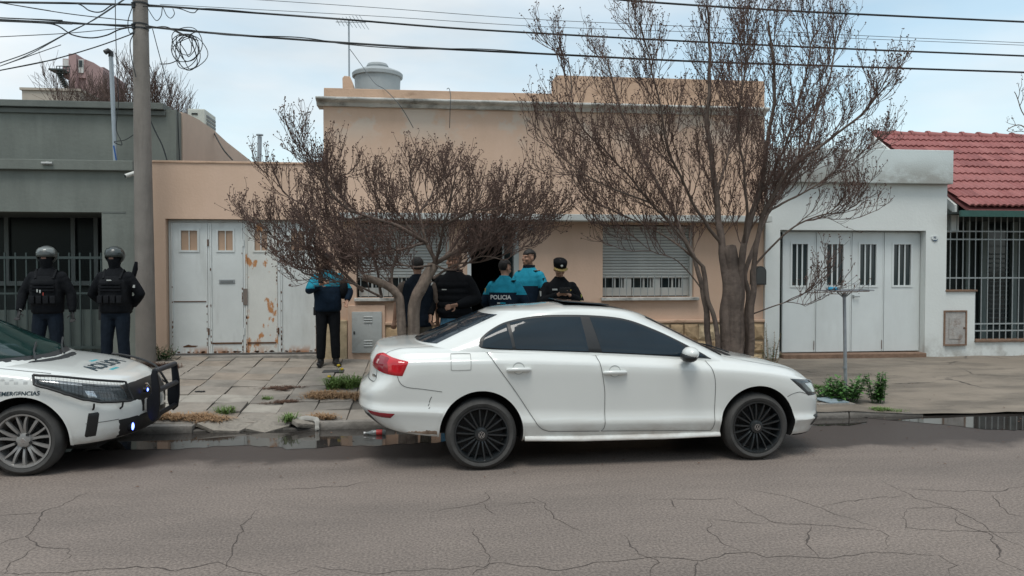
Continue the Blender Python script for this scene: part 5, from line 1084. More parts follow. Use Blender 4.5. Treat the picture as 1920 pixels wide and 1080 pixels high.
def wheel(parent, cx, cy, cz, R_, rr, sg, rim_m, spokes, style, mark=True, rot=0.0):
    """tyre and rim; sg = side the wheel faces (-1 towards the street)"""
    t = bpy.data.objects.new('wheel', None)
    wd = .205
    b = MB(); h0 = wd / 2
    prof = [(rr - .005, -h0 + .02), (rr + .012, -h0), (rr + (R_ - rr) * .5, -h0 - .008), (R_ - .028, -h0 + .006), (R_ - .008, -h0 + .028), (R_, -h0 + .05), (R_, h0 - .05), (R_ - .008, h0 - .028), (R_ - .028, h0 - .006), (rr + (R_ - rr) * .5, h0 + .008), (rr + .012, h0), (rr - .005, h0 - .02)]
    b.lathe(prof, (cx, cy, cz), 'Y', 64, close=True)
    w_ = ob('wheel', b, m_tyre, parent, smooth=35, world=False)
    face = cy + sg * (h0 - .012)
    b = MB(); b.lathe([(rr - .004, sg * (h0 - .012)), (rr + .006, sg * (h0 + .002)), (rr - .008, sg * (h0 - .0)), (rr - .018, sg * (h0 - .022)), (rr - .026, sg * .02), (rr - .03, -sg * .07), (rr - .004, -sg * .07)], (cx, cy, cz), 'Y', 64, close=True); rim = ob('rim', b, rim_m, w_, smooth=40, world=False)
    b = MB(); b.lathe([(0, 0), (rr - .03, 0)], (cx, cy - sg * .02, cz), 'Y', 32); b.lathe([(.06, sg * .012), (.135, sg * .012), (.135, sg * .002), (.06, sg * .002)], (cx, cy - sg * .02, cz), 'Y', 32, close=True); ob('brake_disc', b, mat('brake_steel_' + parent.name + str(round(cx)), (.03, .03, .03), .6, metal=.4), w_, smooth=40, world=False)
    def spoke(a, w0, w1, curve=0.0):
        b = MB(); ca, sa = math.cos(a), math.sin(a); r0, r1 = .045, rr - .012; pts = []
        for i in range(5):
            f_ = i / 4; q = r0 + (r1 - r0) * f_; hw = w0 + (w1 - w0) * f_; dep = face - sg * (.026 - .03 * math.sin(f_ * 1.9)); tw_ = curve * math.sin(f_ * math.pi)
            c0 = (cx + ca * q - sa * tw_, cz + sa * q + ca * tw_)
            pts.append([(c0[0] - sa * hw, dep - sg * .03, c0[1] + ca * hw), (c0[0] - sa * hw * .75, dep, c0[1] + ca * hw * .75), (c0[0] + sa * hw * .75, dep, c0[1] - ca * hw * .75), (c0[0] + sa * hw, dep - sg * .03, c0[1] - ca * hw)])
        b.rings(pts); ob('spoke', b, rim_m, w_, smooth=30, world=False)
    if style == 'pairs':
        for k in range(spokes // 2):
            a = 2 * math.pi * k / (spokes // 2) + rot
            spoke(a - .155, .0095, .0075); spoke(a + .155, .0095, .0075)
    else:
        for k in range(5):
            a = 2 * math.pi * k / 5 + rot
            spoke(a - .20, .016, .011, .008); spoke(a + .20, .016, .011, -.008); spoke(a + .63, .010, .017)
    b = MB(); b.lathe([(0, sg * .004), (.03, sg * .004), (.058, -sg * .004), (.07, -sg * .03)], (cx, face, cz), 'Y', 28); ob('hub', b, rim_m, w_, smooth=40, world=False)
    if mark: vw_mark(w_, (cx, face + sg * .0045, cz), .030, m_chrome, sg)
    else:
        b = MB(); b.lathe([(0, sg * .006), (.02, sg * .006), (.024, 0)], (cx, face, cz), 'Y', 20); ob('hub_cap', b, m_chrome, w_, smooth=40, world=False)
        for k in range(5):
            a = 2 * math.pi * (k + .5) / 5 + rot; b = MB(); b.lathe([(0, sg * .004), (.011, sg * .003), (.012, -sg * .012)], (cx + .062 * math.cos(a), face, cz + .062 * math.sin(a)), 'Y', 10); ob('bolt', b, m_trim, w_, smooth=40, world=False)
    return w_

# ------------------------------------------------------------------ white sedan
car = thing('white_sedan', 'white saloon car with black wheels and tinted glass parked at the kerb', 'car', (1.814, 7.822, 0), R(1.65))
def cb(name, b, m, parent=None, smooth=35, bevel=0.0, fix=True): return ob(name, b, m, parent or car, smooth=smooth, bevel=bevel, world=False, fix=fix)
zb = [(-2.4, .40), (-2.2, .375), (-1.7, .31), (-.95, .25), (1.0, .235), (1.7, .215), (2.15, .20)]
def zz(f_): return [(x_, f_(x_)) for x_ in [-2.5 + .1 * i for i in range(47)] + [2.3]]
zB = lambda x_: spline(zb, x_)
crease = lambda x_: spline([(-2.4, .975), (-2.0, .992), (-1.1, .998), (-.28, .963), (.05, .942), (.8, .892), (1.35, .842), (1.75, .772), (2.0, .70), (2.15, .665)], x_)
belt = lambda x_: spline([(-2.4, 1.050), (-2.25, 1.066), (-2.0, 1.080), (-1.7, 1.084), (-1.29, 1.082), (-.27, 1.035), (.17, 1.008), (.81, .962), (1.05, .938), (1.3, .908), (1.6, .858), (1.85, .795), (2.0, .74), (2.1, .705)], x_)
deck = lambda x_: spline([(-2.4, 1.072), (-2.25, 1.100), (-1.9, 1.118), (-1.3, 1.12), (.8, 1.0), (1.05, .985), (1.3, .952), (1.58, .900), (1.85, .828), (2.0, .765), (2.1, .71)], x_)
cen = lambda x_: spline([(-2.4, 1.078), (-2.27, 1.108), (-1.9, 1.130), (-1.3, 1.13), (.8, 1.01), (1.05, 1.0), (1.3, .968), (1.58, .915), (1.85, .838), (2.0, .772), (2.1, .715)], x_)
wt = [(-2.6, .94), (-1.9, .975), (-1.2, 1.0), (.8, 1.0), (1.4, .985), (2.2, .955)]
lines = [dict(W=.60, xr=-2.05, xf=1.95, cr=.4, cf=.6, z=zz(lambda x_: zB(x_) - .01)),
         dict(W=.80, xr=-2.24, xf=2.10, cr=.34, cf=.66, z=zz(zB), m=2),
         dict(W=.842, xr=-2.34, xf=2.13, cr=.36, cf=.66, z=zz(lambda x_: zB(x_) + .045), w=wt, m=2),
         dict(W=.858, xr=-2.41, xf=2.143, cr=.38, cf=.66, z=zz(lambda x_: spline([(-2.4, .50), (-1.7, .44), (-.9, .345), (.9, .325), (1.7, .31), (2.2, .29)], x_)), w=wt, m=2),
         dict(W=.882, xr=-2.452, xf=2.136, cr=.40, cf=.62, nf=3.0, z=zz(lambda x_: spline([(-2.4, .565), (-1.7, .53), (-.9, .425), (.9, .392), (1.7, .375), (2.2, .36)], x_)), w=wt, m=1),
         dict(W=.881, xr=-2.452, xf=2.136, cr=.40, cf=.62, nf=3.0, z=zz(lambda x_: spline([(-2.4, .575), (-1.7, .54), (-.9, .438), (.9, .404), (1.7, .385), (2.2, .37)], x_)), w=wt, m=2),
         dict(W=.860, xr=-2.446, xf=2.138, cr=.40, cf=.62, nf=3.0, z=zz(lambda x_: spline([(-2.4, .63), (-1.7, .61), (-.9, .525), (.9, .485), (1.7, .44), (2.2, .42)], x_)), w=wt, m=3),
         dict(W=.868, xr=-2.446, xf=2.138, cr=.40, cf=.62, nf=3.0, z=zz(lambda x_: spline([(-2.4, .68), (-1.7, .70), (-.9, .65), (.9, .61), (1.7, .52), (2.2, .48)], x_)), w=wt, m=3),
         dict(W=.880, xr=-2.425, xf=2.132, cr=.40, cf=.62, nf=3.0, z=zz(lambda x_: spline([(-2.4, .735), (-1.7, .82), (-.9, .80), (.9, .735), (1.7, .61), (2.2, .55)], x_)), w=wt, m=2),
         dict(W=.888, xr=-2.352, xf=2.097, cr=.40, cf=.62, nf=3.0, z=zz(lambda x_: spline([(-2.4, .80), (-1.7, .92), (-.9, .91), (.9, .825), (1.7, .68), (2.2, .60)], x_)), w=wt, m=2),
         dict(W=.882, xr=-2.343, xf=2.075, cr=.40, cf=.64, nf=3.0, z=zz(lambda x_: crease(x_) - .008), w=wt, m=1),
         dict(W=.876, xr=-2.342, xf=2.07, cr=.40, cf=.64, nf=3.0, z=zz(lambda x_: crease(x_) + .004), w=wt, m=2),
         dict(W=.838, xr=-2.33, xf=2.045, cr=.40, cf=.66, nf=2.9, z=zz(lambda x_: crease(x_) * .55 + belt(x_) * .45), w=wt, m=2),
         dict(W=.795, xr=-2.305, xf=2.02, cr=.40, cf=.68, nf=2.8, z=zz(belt), w=wt, m=2),
         dict(W=.62, xr=-2.285, xf=1.985, cr=.38, cf=.70, z=zz(deck), m=2),
         dict(W=.32, xr=-2.275, xf=1.97, cr=.3, cf=.6, z=zz(lambda x_: (deck(x_) + 2 * cen(x_)) / 3), m=2),
         dict(W=.05, xr=-2.27, xf=1.965, cr=.05, cf=.2, z=zz(cen))]
body0 = shell(resample(lines, 3)).mesh('body', fix=True); sk = Skin(body0)
AR = [(-1.325, .335), (1.312, .325)]
body = ob('body', cut_arches(body0, AR, .384, .87, .30, [m_paint, m_well]), [m_paint], car, world=False)
# cabin
gl = []
for t in (-.25, 0, .25, .5, .75, .92, 1.0):
    xr, xf = -1.99 + .76 * t, 1.20 - .86 * t
    gl.append(dict(W=.806 - .02 * t - .150 * max(0, t) ** 1.35, xr=xr, xf=xf, cr=.62, cf=.40, nr=2.5, nf=2.7, z=zz(lambda x_, t=t, xr=xr, xf=xf: spline([(xr, 1.100 + .310 * t), (xr + .5, 1.075 + .340 * t), (-.5, 1.045 + .385 * t), (xf - .45, .975 + .415 * t), (xf, .945 + .435 * t)], x_)), m=3))
for s_, dz in ((.94, .016), (.80, .033), (.55, .046), (.25, .053), (.06, .055)):
    xm = (-1.23 + .34) / 2; gl.append(dict(W=.636 * s_, xr=xm + (-1.23 - xm) * s_, xf=xm + (.34 - xm) * s_, cr=.55 * s_, cf=.40 * s_, nr=2.5, nf=2.7, z=zz(lambda x_, s_=s_, dz=dz: spline([(-1.23, 1.41), (-.73, 1.415), (-.5, 1.43), (-.1, 1.415), (.34, 1.375)], xm + (x_ - xm) / max(.3, s_) * 1.0 if False else x_) + dz), m=2))
cab0 = shell(resample(gl, 3), nm=36).mesh('cabin', [m_paint], smooth=38); sg_ = Skin(cab0); cabin = ob('cabin', cab0, [m_paint], car, world=False)
# side glass: black surround, panes
dtop = [(-1.338, 1.160), (-1.312, 1.200), (-1.21, 1.272), (-1.056, 1.338), (-.784, 1.386), (-.479, 1.394), (-.139, 1.378), (.106, 1.338), (.369, 1.238), (.56, 1.146), (.70, 1.070), (.80, 1.012), (.845, .975)]
dbot = [(-1.338, 1.145), (-1.285, 1.098), (-.78, 1.073), (-.27, 1.048), (.17, 1.022), (.81, .977), (.845, .973)]
def cut_curve(P, x0, x1): 
    out = [q for q in P if x0 < q[0] < x1]
    f = lambda x_: spline(P, x_)
    return [(x0, f(x0))] + out + [(x1, f(x1))]
for s in (-1, 1):
    fn = lambda a, c, o_, s=s: sg_.side(a, c, o_, s)
    cb('window_surround', patch(fn, curve2(dbot), curve2(dtop), 90, 16, .007), m_trim)
    inset = lambda P, d: [(a, c + d) for a, c in P]
    tp, bt = inset(curve2(dtop), -.022), inset(curve2(dbot), .010)
    for nm_, x0b, x1b, x0t, x1t in (('quarter_window', -1.315, -1.035, -1.29, -1.075), ('door_window', -1.005, -.325, -1.045, -.375), ('door_window', -.20, .715, -.285, .56), ('front_quarter_window', .745, .815, .665, .735)):
        cb(nm_, patch(fn, cut_curve(bt, x0b, x1b), cut_curve(tp, x0t, x1t), 40, 14, .0105, .0085), m_tint)
    # bright strip under the glass
    cb('waist_strip', line_on(lambda a, c, o_, s=s: sk.side(a, c, o_, s), curve2([(-1.285, 1.078), (-.27, 1.03), (.17, 1.004), (.80, .960)]), .018, .004, 40), m_paint)
# backlight and windscreen
def yz(fn_sg): return lambda a, c, o_: sg_.end(a, c, o_, fn_sg)
cb('rear_window', patch(yz(-1), [(-.62, 1.135), (0, 1.135), (.62, 1.135)], [(-.485, 1.390), (0, 1.396), (.485, 1.390)], 24, 12, .006, .003), m_tint)
cb('windscreen', patch(yz(1), [(-.66, .985), (0, .975), (.66, .985)], [(-.50, 1.352), (0, 1.362), (.50, 1.352)], 24, 12, .006, .003), m_tint)
# sunroof: tilted glass and its wind deflector
b = MB(); zr = sg_.top(-.1, 0, 0).z; b.add([(-.47, -.40, zr + .040), (-.02, -.40, zr + .004), (-.02, .40, zr + .004), (-.47, .40, zr + .040), (-.47, -.40, zr + .050), (-.02, -.40, zr + .012), (-.02, .40, zr + .012), (-.47, .40, zr + .050)], [(3, 2, 1, 0), (4, 5, 6, 7), (0, 1, 5, 4), (1, 2, 6, 5), (2, 3, 7, 6), (3, 0, 4, 7)]); cb('sunroof', b, m_tint, bevel=.004)
b = patch(lambda a, c, o_: sg_.top(a, c, o_), [(-.48, -.42), (.16, -.42)], [(-.48, .42), (.16, .42)], 12, 10, .004); cb('sunroof_opening', b, m_trim)
# doors: proud panels with handles, shut lines
dF = dict(L=[(-.22, .331), (-.196, .36), (-.188, .42), (-.188, .617), (-.194, .73), (-.23, .928), (-.262, 1.022)], Rr=[(.838, .304), (.862, .34), (.872, .42), (.877, .641), (.871, .777), (.844, .878), (.802, .955)])
dR = dict(L=[(-.70, .340), (-.765, .362), (-.81, .400), (-.853, .462), (-1.001, .689), (-1.138, .881), (-1.272, 1.066)], Rr=[(-.236, .331), (-.212, .36), (-.204, .42), (-.204, .617), (-.21, .73), (-.246, .928), (-.277, 1.024)])
for s in (-1, 1):
    fn = lambda a, c, o_, s=s: sk.side(a, c, o_, s)
    for nm_, D, hx, hz in (('front_door', dF, -.10, .872), ('rear_door', dR, -.993, .915)):
        Lc, Rc = curve2(D['L'], 5), curve2(D['Rr'], 5)
        mbp = MB(); vs = []; ns_, nt2 = 26, 30
        for j in range(nt2 + 1):
            a = lerp_pts(Lc, j / nt2); c = lerp_pts(Rc, j / nt2)
            for i in range(ns_ + 1):
                f_ = i / ns_; px_, pz_ = a[0] + (c[0] - a[0]) * f_, a[1] + (c[1] - a[1]) * f_; rim = i in (0, ns_) or j in (0,)
                vs.append(fn(px_, pz_, .0005 if rim else .0035))
        mbp.add(vs, [(j * (ns_ + 1) + i, j * (ns_ + 1) + i + 1, (j + 1) * (ns_ + 1) + i + 1, (j + 1) * (ns_ + 1) + i) for j in range(nt2) for i in range(ns_)])
        dpan = cb(nm_, mbp, m_paint, smooth=40)
        cb('shut_line', line_on(fn, Lc, .005, .0046, 60), m_gap); cb('shut_line', line_on(fn, [(a - .0, c) for a, c in ([Lc[0], Rc[0]])], .005, .0046, 30), m_gap)
        if nm_ == 'front_door': cb('shut_line', line_on(fn, Rc, .005, .0046, 60), m_gap)
        # handle: recess bowl and bar
        q = fn(hx, hz, 0); b = MB(); b.lathe([(0, s * -.012), (.030, s * -.006), (.052, s * .0042), (.056, s * .0042)], (hx, q.y, hz + .012), 'Y', 24)
        o = cb('handle_recess', b, m_recess, dpan, smooth=60)
        b = MB(); b.tube([Vector((hx - .105, q.y + s * .006, hz)), Vector((hx - .085, q.y + s * .028, hz + .002)), Vector((hx, q.y + s * .036, hz + .003)), Vector((hx + .085, q.y + s * .028, hz + .001)), Vector((hx + .105, q.y + s * .006, hz - .002))], [(.014, .016), (.018, .022), (.018, .023), (.018, .022), (.014, .016)], 12); cb('handle', b, m_paint, dpan, smooth=60)
    # fuel flap on the street side, bumper and wing seams
    if s < 0:
        rr_ = [(-1.60, .925), (-1.60, 1.045), (-1.585, 1.058), (-1.44, 1.058), (-1.424, 1.045), (-1.424, .935), (-1.44, .92), (-1.585, .918), (-1.60, .93)]
        cb('fuel_flap', line_on(fn, curve2(rr_, 3), .0045, .0028, 70), m_seam)
        b = MB()
        for (sx_, sz_, l_) in ((-1.805, .60, .02), (-1.795, .63, .035), (-1.785, .66, .022), (-1.80, .575, .012)): b.add(line_on(fn, [(sx_, sz_), (sx_ + .012, sz_ + l_)], .006, .002, 3).v, line_on(fn, [(0, 0), (1, 1)], .01, 0, 3).f)
        cb('paint_scuff', b, m_gap, smooth=None).__setitem__('kind', 'stuff')
    if s < 0:
        mud = patch(fn, [(-1.99, .362), (-1.85, .345), (-1.70, .325)], [(-1.99, .364), (-1.93, .376), (-1.86, .368), (-1.80, .384), (-1.74, .372), (-1.70, .36)], 22, 3, .0022); rm = random.Random(8)
        for k2 in range(len(mud.v) - 23, len(mud.v)): mud.v[k2] = tuple(Vector(mud.v[k2]) + Vector((0, 0, rm.uniform(-.010, .006))))
        cb('mud_smear', mud, m_mud)
    cb('bumper_seam', line_on(fn, curve2([(-2.075, .872), (-2.05, .81), (-1.99, .772), (-1.85, .752), (-1.68, .725)]), .005, .0028, 30), m_gap)
    cb('bumper_seam', line_on(fn, curve2([(1.60, .60), (1.66, .632), (1.74, .645), (1.83, .618)]), .005, .0028, 20), m_gap)
    cb('bonnet_seam', line_on(lambda a, c, o_, s=s: sk.top(a, s * c, o_), curve2([(1.05, .655), (1.18, .715), (1.35, .735), (1.60, .715), (1.85, .62)]), .005, .003, 30), m_gap)
    cb('boot_seam', line_on(lambda a, c, o_, s=s: sk.top(a, s * c, o_), curve2([(-1.75, .665), (-1.95, .69), (-2.15, .695), (-2.24, .672)]), .005, .003, 24), m_gap)
    # tail lamp wrapped round the corner
    tl = lambda a, c, o_, s=s: sk.t.find_nearest(Vector((a, s * .83, c)))[0] + (sk.t.find_nearest(Vector((a, s * .83, c)))[1]) * o_
    # lamp built on a path that turns from the tail round to the wing
    def wrap(u_, c, o_, s=s):
        # u_: 0 at the inner edge on the tail, 1 at the forward tip on the wing
        ang = u_ * 1.35; ctr = Vector((-1.98, s * .55, c)); d_ = Vector((-math.cos(ang * 1.12), s * math.sin(ang * 1.12), 0)); h_ = sk.t.ray_cast(ctr + d_ * 2, -d_)
        return h_[0] + (h_[1] if h_[1].dot(d_) > 0 else -h_[1]) * o_
    lb = curve2([(.02, .925), (.35, .905), (.70, .880), (.93, .872)]); lt = curve2([(.02, 1.045), (.30, 1.062), (.70, 1.030), (1.05, 1.000)])
    tlp = cb('tail_lamp', patch(wrap, lb, lt, 26, 8, .012, .001), m_redlamp, smooth=50)
    cb('inner_lens', patch(wrap, curve2([(.10, .94), (.40, .915), (.66, .898)]), curve2([(.10, 1.03), (.40, 1.035), (.62, 1.018)]), 14, 6, .0135, .0125), m_redlamp2, tlp)
    cb('reverse_lens', patch(wrap, [(.28, .972), (.36, .970)], [(.28, 1.003), (.36, 1.001)], 4, 4, .0155, .0145), mat('clear_lens_%d' % s, (.55, .35, .33), .15), tlp)
    cb('bumper_reflector', patch(wrap, curve2([(.30, .512), (.55, .500), (.70, .497)]), curve2([(.22, .556), (.55, .545), (.79, .537)]), 16, 4, .006, .001), m_redlamp2, smooth=50)
    # headlamp
    def fwrap(u_, c, o_, s=s):
        ang = u_ * 1.45; ctr = Vector((1.50, s * .30, c)); d_ = Vector((math.cos(ang), s * math.sin(ang), 0)); h_ = sk.t.ray_cast(ctr + d_ * 2, -d_)
        return h_[0] + (h_[1] if h_[1].dot(d_) > 0 else -h_[1]) * o_
    hl = cb('headlamp', patch(fwrap, curve2([(.12, .590), (.45, .596), (.68, .604)]), curve2([(.12, .706), (.45, .738), (.93, .778)]), 22, 8, .010, .001), m_lampglass, smooth=50)
    cb('reflector', patch(fwrap, [(.46, .622), (.60, .628)], [(.50, .702), (.72, .722)], 8, 5, .0115, .0105), m_lampsilver, hl, smooth=50)
    # mirror
    mz, mx_ = 1.035, .60; b = MB(); b.ell((mx_, s * .955, mz + .01), (.075, .105, .062), 10, 16); mir = cb('mirror', b, m_paint, smooth=60)
    b = MB(); b.ell((mx_ - .012, s * .95, mz - .022), (.078, .105, .052), 10, 16); cb('mirror_base', b, m_trim, mir, smooth=60)
    b = MB(); b.tube([(mx_ + .01, s * .86, mz - .05), (mx_ + .04, s * .78, mz - .055)], [(.02, .035), (.025, .045)], 10); cb('mirror_arm', b, m_trim, mir, smooth=60)
    # wheels
    wheel(car, -1.325, s * .752, .325, .325, .243, s, m_blackrim, 18, 'pairs', True, .1); wheel(car, 1.312, s * .752, .319, .319, .240, s, m_blackrim, 18, 'pairs', True, .4)
    # wheel-arch lip
    for (cx_, cz_) in AR:
        pts = []
        for k in range(40):
            a = R(-16) + (math.pi + R(32)) * k / 39; pts.append((cx_ + .390 * math.cos(a), cz_ + .402 * math.sin(a)))
        cb('arch_lip', line_on(fn, pts, .020, .0045, 60), m_paint, smooth=60)
    # sill skirt
    b = MB(); b.tube([sk.side(-.93, .285, .004, s), sk.side(-.4, .272, .012, s), sk.side(.4, .268, .012, s), sk.side(.935, .272, .004, s)], [(.034, .018)] * 4, 12); cb('sill', b, m_paint, smooth=60)
# front grille and lower intake with fog-lamp corner, rear valance, wiper cowl, plate, badge
fe = lambda a, c, o_: sk.end(a, c, o_, 1)
cb('grille', patch(fe, [(-.42, .585), (0, .575), (.42, .585)], [(-.40, .665), (0, .675), (.40, .665)], 18, 5, .004), m_trim)
cb('lower_intake', patch(fe, [(-.45, .275), (0, .270), (.45, .275)], [(-.45, .44), (0, .445), (.45, .44)], 18, 6, .004), m_trim)
for s in (-1, 1): cb('fog_recess', patch(lambda a, c, o_, s=s: sk.end(s * a, c, o_, 1), [(.50, .285), (.70, .285)], [(.52, .44), (.76, .40)], 10, 8, .005), m_trim)
re = lambda a, c, o_: sk.end(a, c, o_, -1)
cb('rear_valance', patch(lambda a, c, o_: sk.end(a, c, o_, -1), [(-.66, .395), (0, .385), (.66, .395)], [(-.70, .515), (0, .50), (.70, .515)], 24, 6, .005), m_trim)
b = MB(); b.tube([(-2.10, .30, .36), (-2.22, .30, .355)], .03, 12); cb('exhaust', b, m_chrome)
cb('cowl', patch(lambda a, c, o_: sk.top(a, c, o_), [(1.08, -.64), (1.17, 0), (1.08, .64)], [(1.16, -.62), (1.27, 0), (1.16, .62)], 20, 3, .006), m_trim)
for y_ in (-.5, .1): b = MB(); b.tube([(1.17, y_, 1.0), (1.07, y_ + .25, 1.045), (1.0, y_ + .5, 1.055)], .008, 6); cb('wiper', b, m_trim)
cb('boot_lid_line', line_on(re, [(-.67, 1.055), (-.67, .80), (.67, .80), (.67, 1.055)], .006, .003, 60), m_gap)
cb('model_badge', patch(re, [(-.66, .838), (-.54, .838)], [(-.66, .862), (-.54, .862)], 6, 2, .005), m_chrome)

# ------------------------------------------------------------------ police car
pc = thing('police_car', 'white police car with push bar, its front showing at the left edge', 'car', (-3.50 - 1.285, 8.02, 0), R(0.0))
def pb(name, b, m, parent=None, smooth=35, bevel=0.0, fix=True): return ob(name, b, m, parent or pc, smooth=smooth, bevel=bevel, world=False, fix=fix)
pcre = lambda x_: spline([(-2.2, .96), (-1, .95), (.5, .92), (1.2, .865), (1.7, .775), (2.05, .69), (2.2, .66)], x_)
pbel = lambda x_: spline([(-2.2, 1.10), (-1, 1.06), (.3, 1.0), (.8, .968), (1.2, .925), (1.6, .858), (1.9, .785), (2.05, .745)], x_)
pcen = lambda x_: spline([(-2.2, 1.14), (-1, 1.10), (.3, 1.04), (.85, 1.0), (1.285, .955), (1.6, .897), (1.9, .825), (2.05, .775)], x_)
k_ = lambda P: zz(lambda x_: spline(P, x_))
pl_ = [dict(W=.58, xr=-1.9, xf=1.85, cr=.4, cf=.6, z=k_([(-3, .21), (3, .21)])),
       dict(W=.80, xr=-2.05, xf=2.02, cr=.34, cf=.72, z=k_([(-2.2, .30), (0, .24), (1.6, .235), (2.2, .25)]), m=2),
       dict(W=.835, xr=-2.12, xf=2.10, cr=.36, cf=.74, z=k_([(-2.2, .38), (0, .30), (1.6, .29), (2.2, .30)]), m=2),
       dict(W=.850, xr=-2.15, xf=2.135, cr=.36, cf=.76, z=k_([(-2.2, .50), (0, .42), (1.6, .40), (2.2, .40)]), m=2),
       dict(W=.862, xr=-2.15, xf=2.140, cr=.36, cf=.76, z=k_([(-2.2, .62), (0, .58), (1.6, .54), (2.2, .52)]), m=2),
       dict(W=.866, xr=-2.13, xf=2.115, cr=.36, cf=.78, z=k_([(-2.2, .76), (0, .76), (1.6, .65), (2.2, .60)]), m=2),
       dict(W=.858, xr=-2.10, xf=2.075, cr=.36, cf=.80, z=zz(pcre), m=2),
       dict(W=.835, xr=-2.08, xf=2.05, cr=.36, cf=.82, z=zz(lambda x_: .5 * (pcre(x_) + pbel(x_))), m=2),
       dict(W=.785, xr=-2.06, xf=2.02, cr=.36, cf=.84, z=zz(pbel), m=2),
       dict(W=.62, xr=-2.05, xf=2.00, cr=.3, cf=.8, z=zz(lambda x_: .35 * pbel(x_) + .65 * pcen(x_)), m=2),
       dict(W=.30, xr=-2.04, xf=1.98, cr=.2, cf=.6, z=zz(lambda x_: .08 * pbel(x_) + .92 * pcen(x_)), m=2),
       dict(W=.04, xr=-2.03, xf=1.97, cr=.04, cf=.2, z=zz(pcen))]
pb0 = shell(resample(pl_, 3)).mesh('body', fix=True); pk = Skin(pb0); PAR = [(-1.285, .315), (1.285, .315)]
ob('body', cut_arches(pb0, PAR, .385, .85, .30, [m_paint, m_well]), [m_paint], pc, world=False)
gl = []
for t in (-.2, 0, .25, .5, .75, .92, 1.0):
    xr, xf = -1.95 + .5 * t, 1.24 - 1.02 * t
    gl.append(dict(W=.79 - .02 * t - .14 * max(0, t) ** 1.35, xr=xr, xf=xf, cr=.4, cf=.42, nr=2.6, nf=2.7, z=zz(lambda x_, t=t, xr=xr, xf=xf: spline([(xr, 1.11 + .33 * t), (-.4, 1.06 + .43 * t), (xf - .5, .985 + .475 * t), (xf, .945 + .49 * t)], x_)), m=3))
for s_, dz in ((.94, .014), (.80, .028), (.5, .040), (.06, .046)):
    xm = (-1.45 + .22) / 2; gl.append(dict(W=.626 * s_, xr=xm + (-1.45 - xm) * s_, xf=xm + (.22 - xm) * s_, cr=.4 * s_, cf=.42 * s_, nr=2.6, nf=2.7, z=zz(lambda x_, dz=dz: spline([(-1.45, 1.44), (-.4, 1.49), (.22, 1.445)], x_) + dz), m=2))
pg0 = shell(resample(gl, 3), nm=30).mesh('cabin', [m_paint], smooth=38); pg = Skin(pg0); ob('cabin', pg0, [m_paint], pc, world=False)
m_wind = mat('green_tinted_windscreen', (.008, .028, .026), .05, var=.3, vscale=2, spec=.25)
pw = lambda a, c, o_: pg.end(a, c, o_, 1)
pb('windscreen_surround', patch(pw, [(-.70, .985), (0, .97), (.70, .985)], [(-.56, 1.43), (0, 1.44), (.56, 1.43)], 24, 12, .003), m_trim)
pb('windscreen', patch(pw, [(-.64, 1.015), (0, 1.0), (.64, 1.015)], [(-.53, 1.40), (0, 1.41), (.53, 1.40)], 24, 12, .006, .0035), m_wind)
pb('cowl', patch(lambda a, c, o_: pk.top(a, c, o_), [(.93, -.70), (1.16, -.3), (1.22, 0), (1.16, .3), (.93, .70)], [(1.06, -.69), (1.27, -.3), (1.31, 0), (1.27, .3), (1.06, .69)], 28, 3, .006), m_trim)
for y_ in (-.42, .15): b = MB(); b.tube([(1.21, y_, .985), (1.10, y_ + .2, 1.045), (.98, y_ + .5, 1.10)], .009, 6); pb('wiper', b, m_trim)
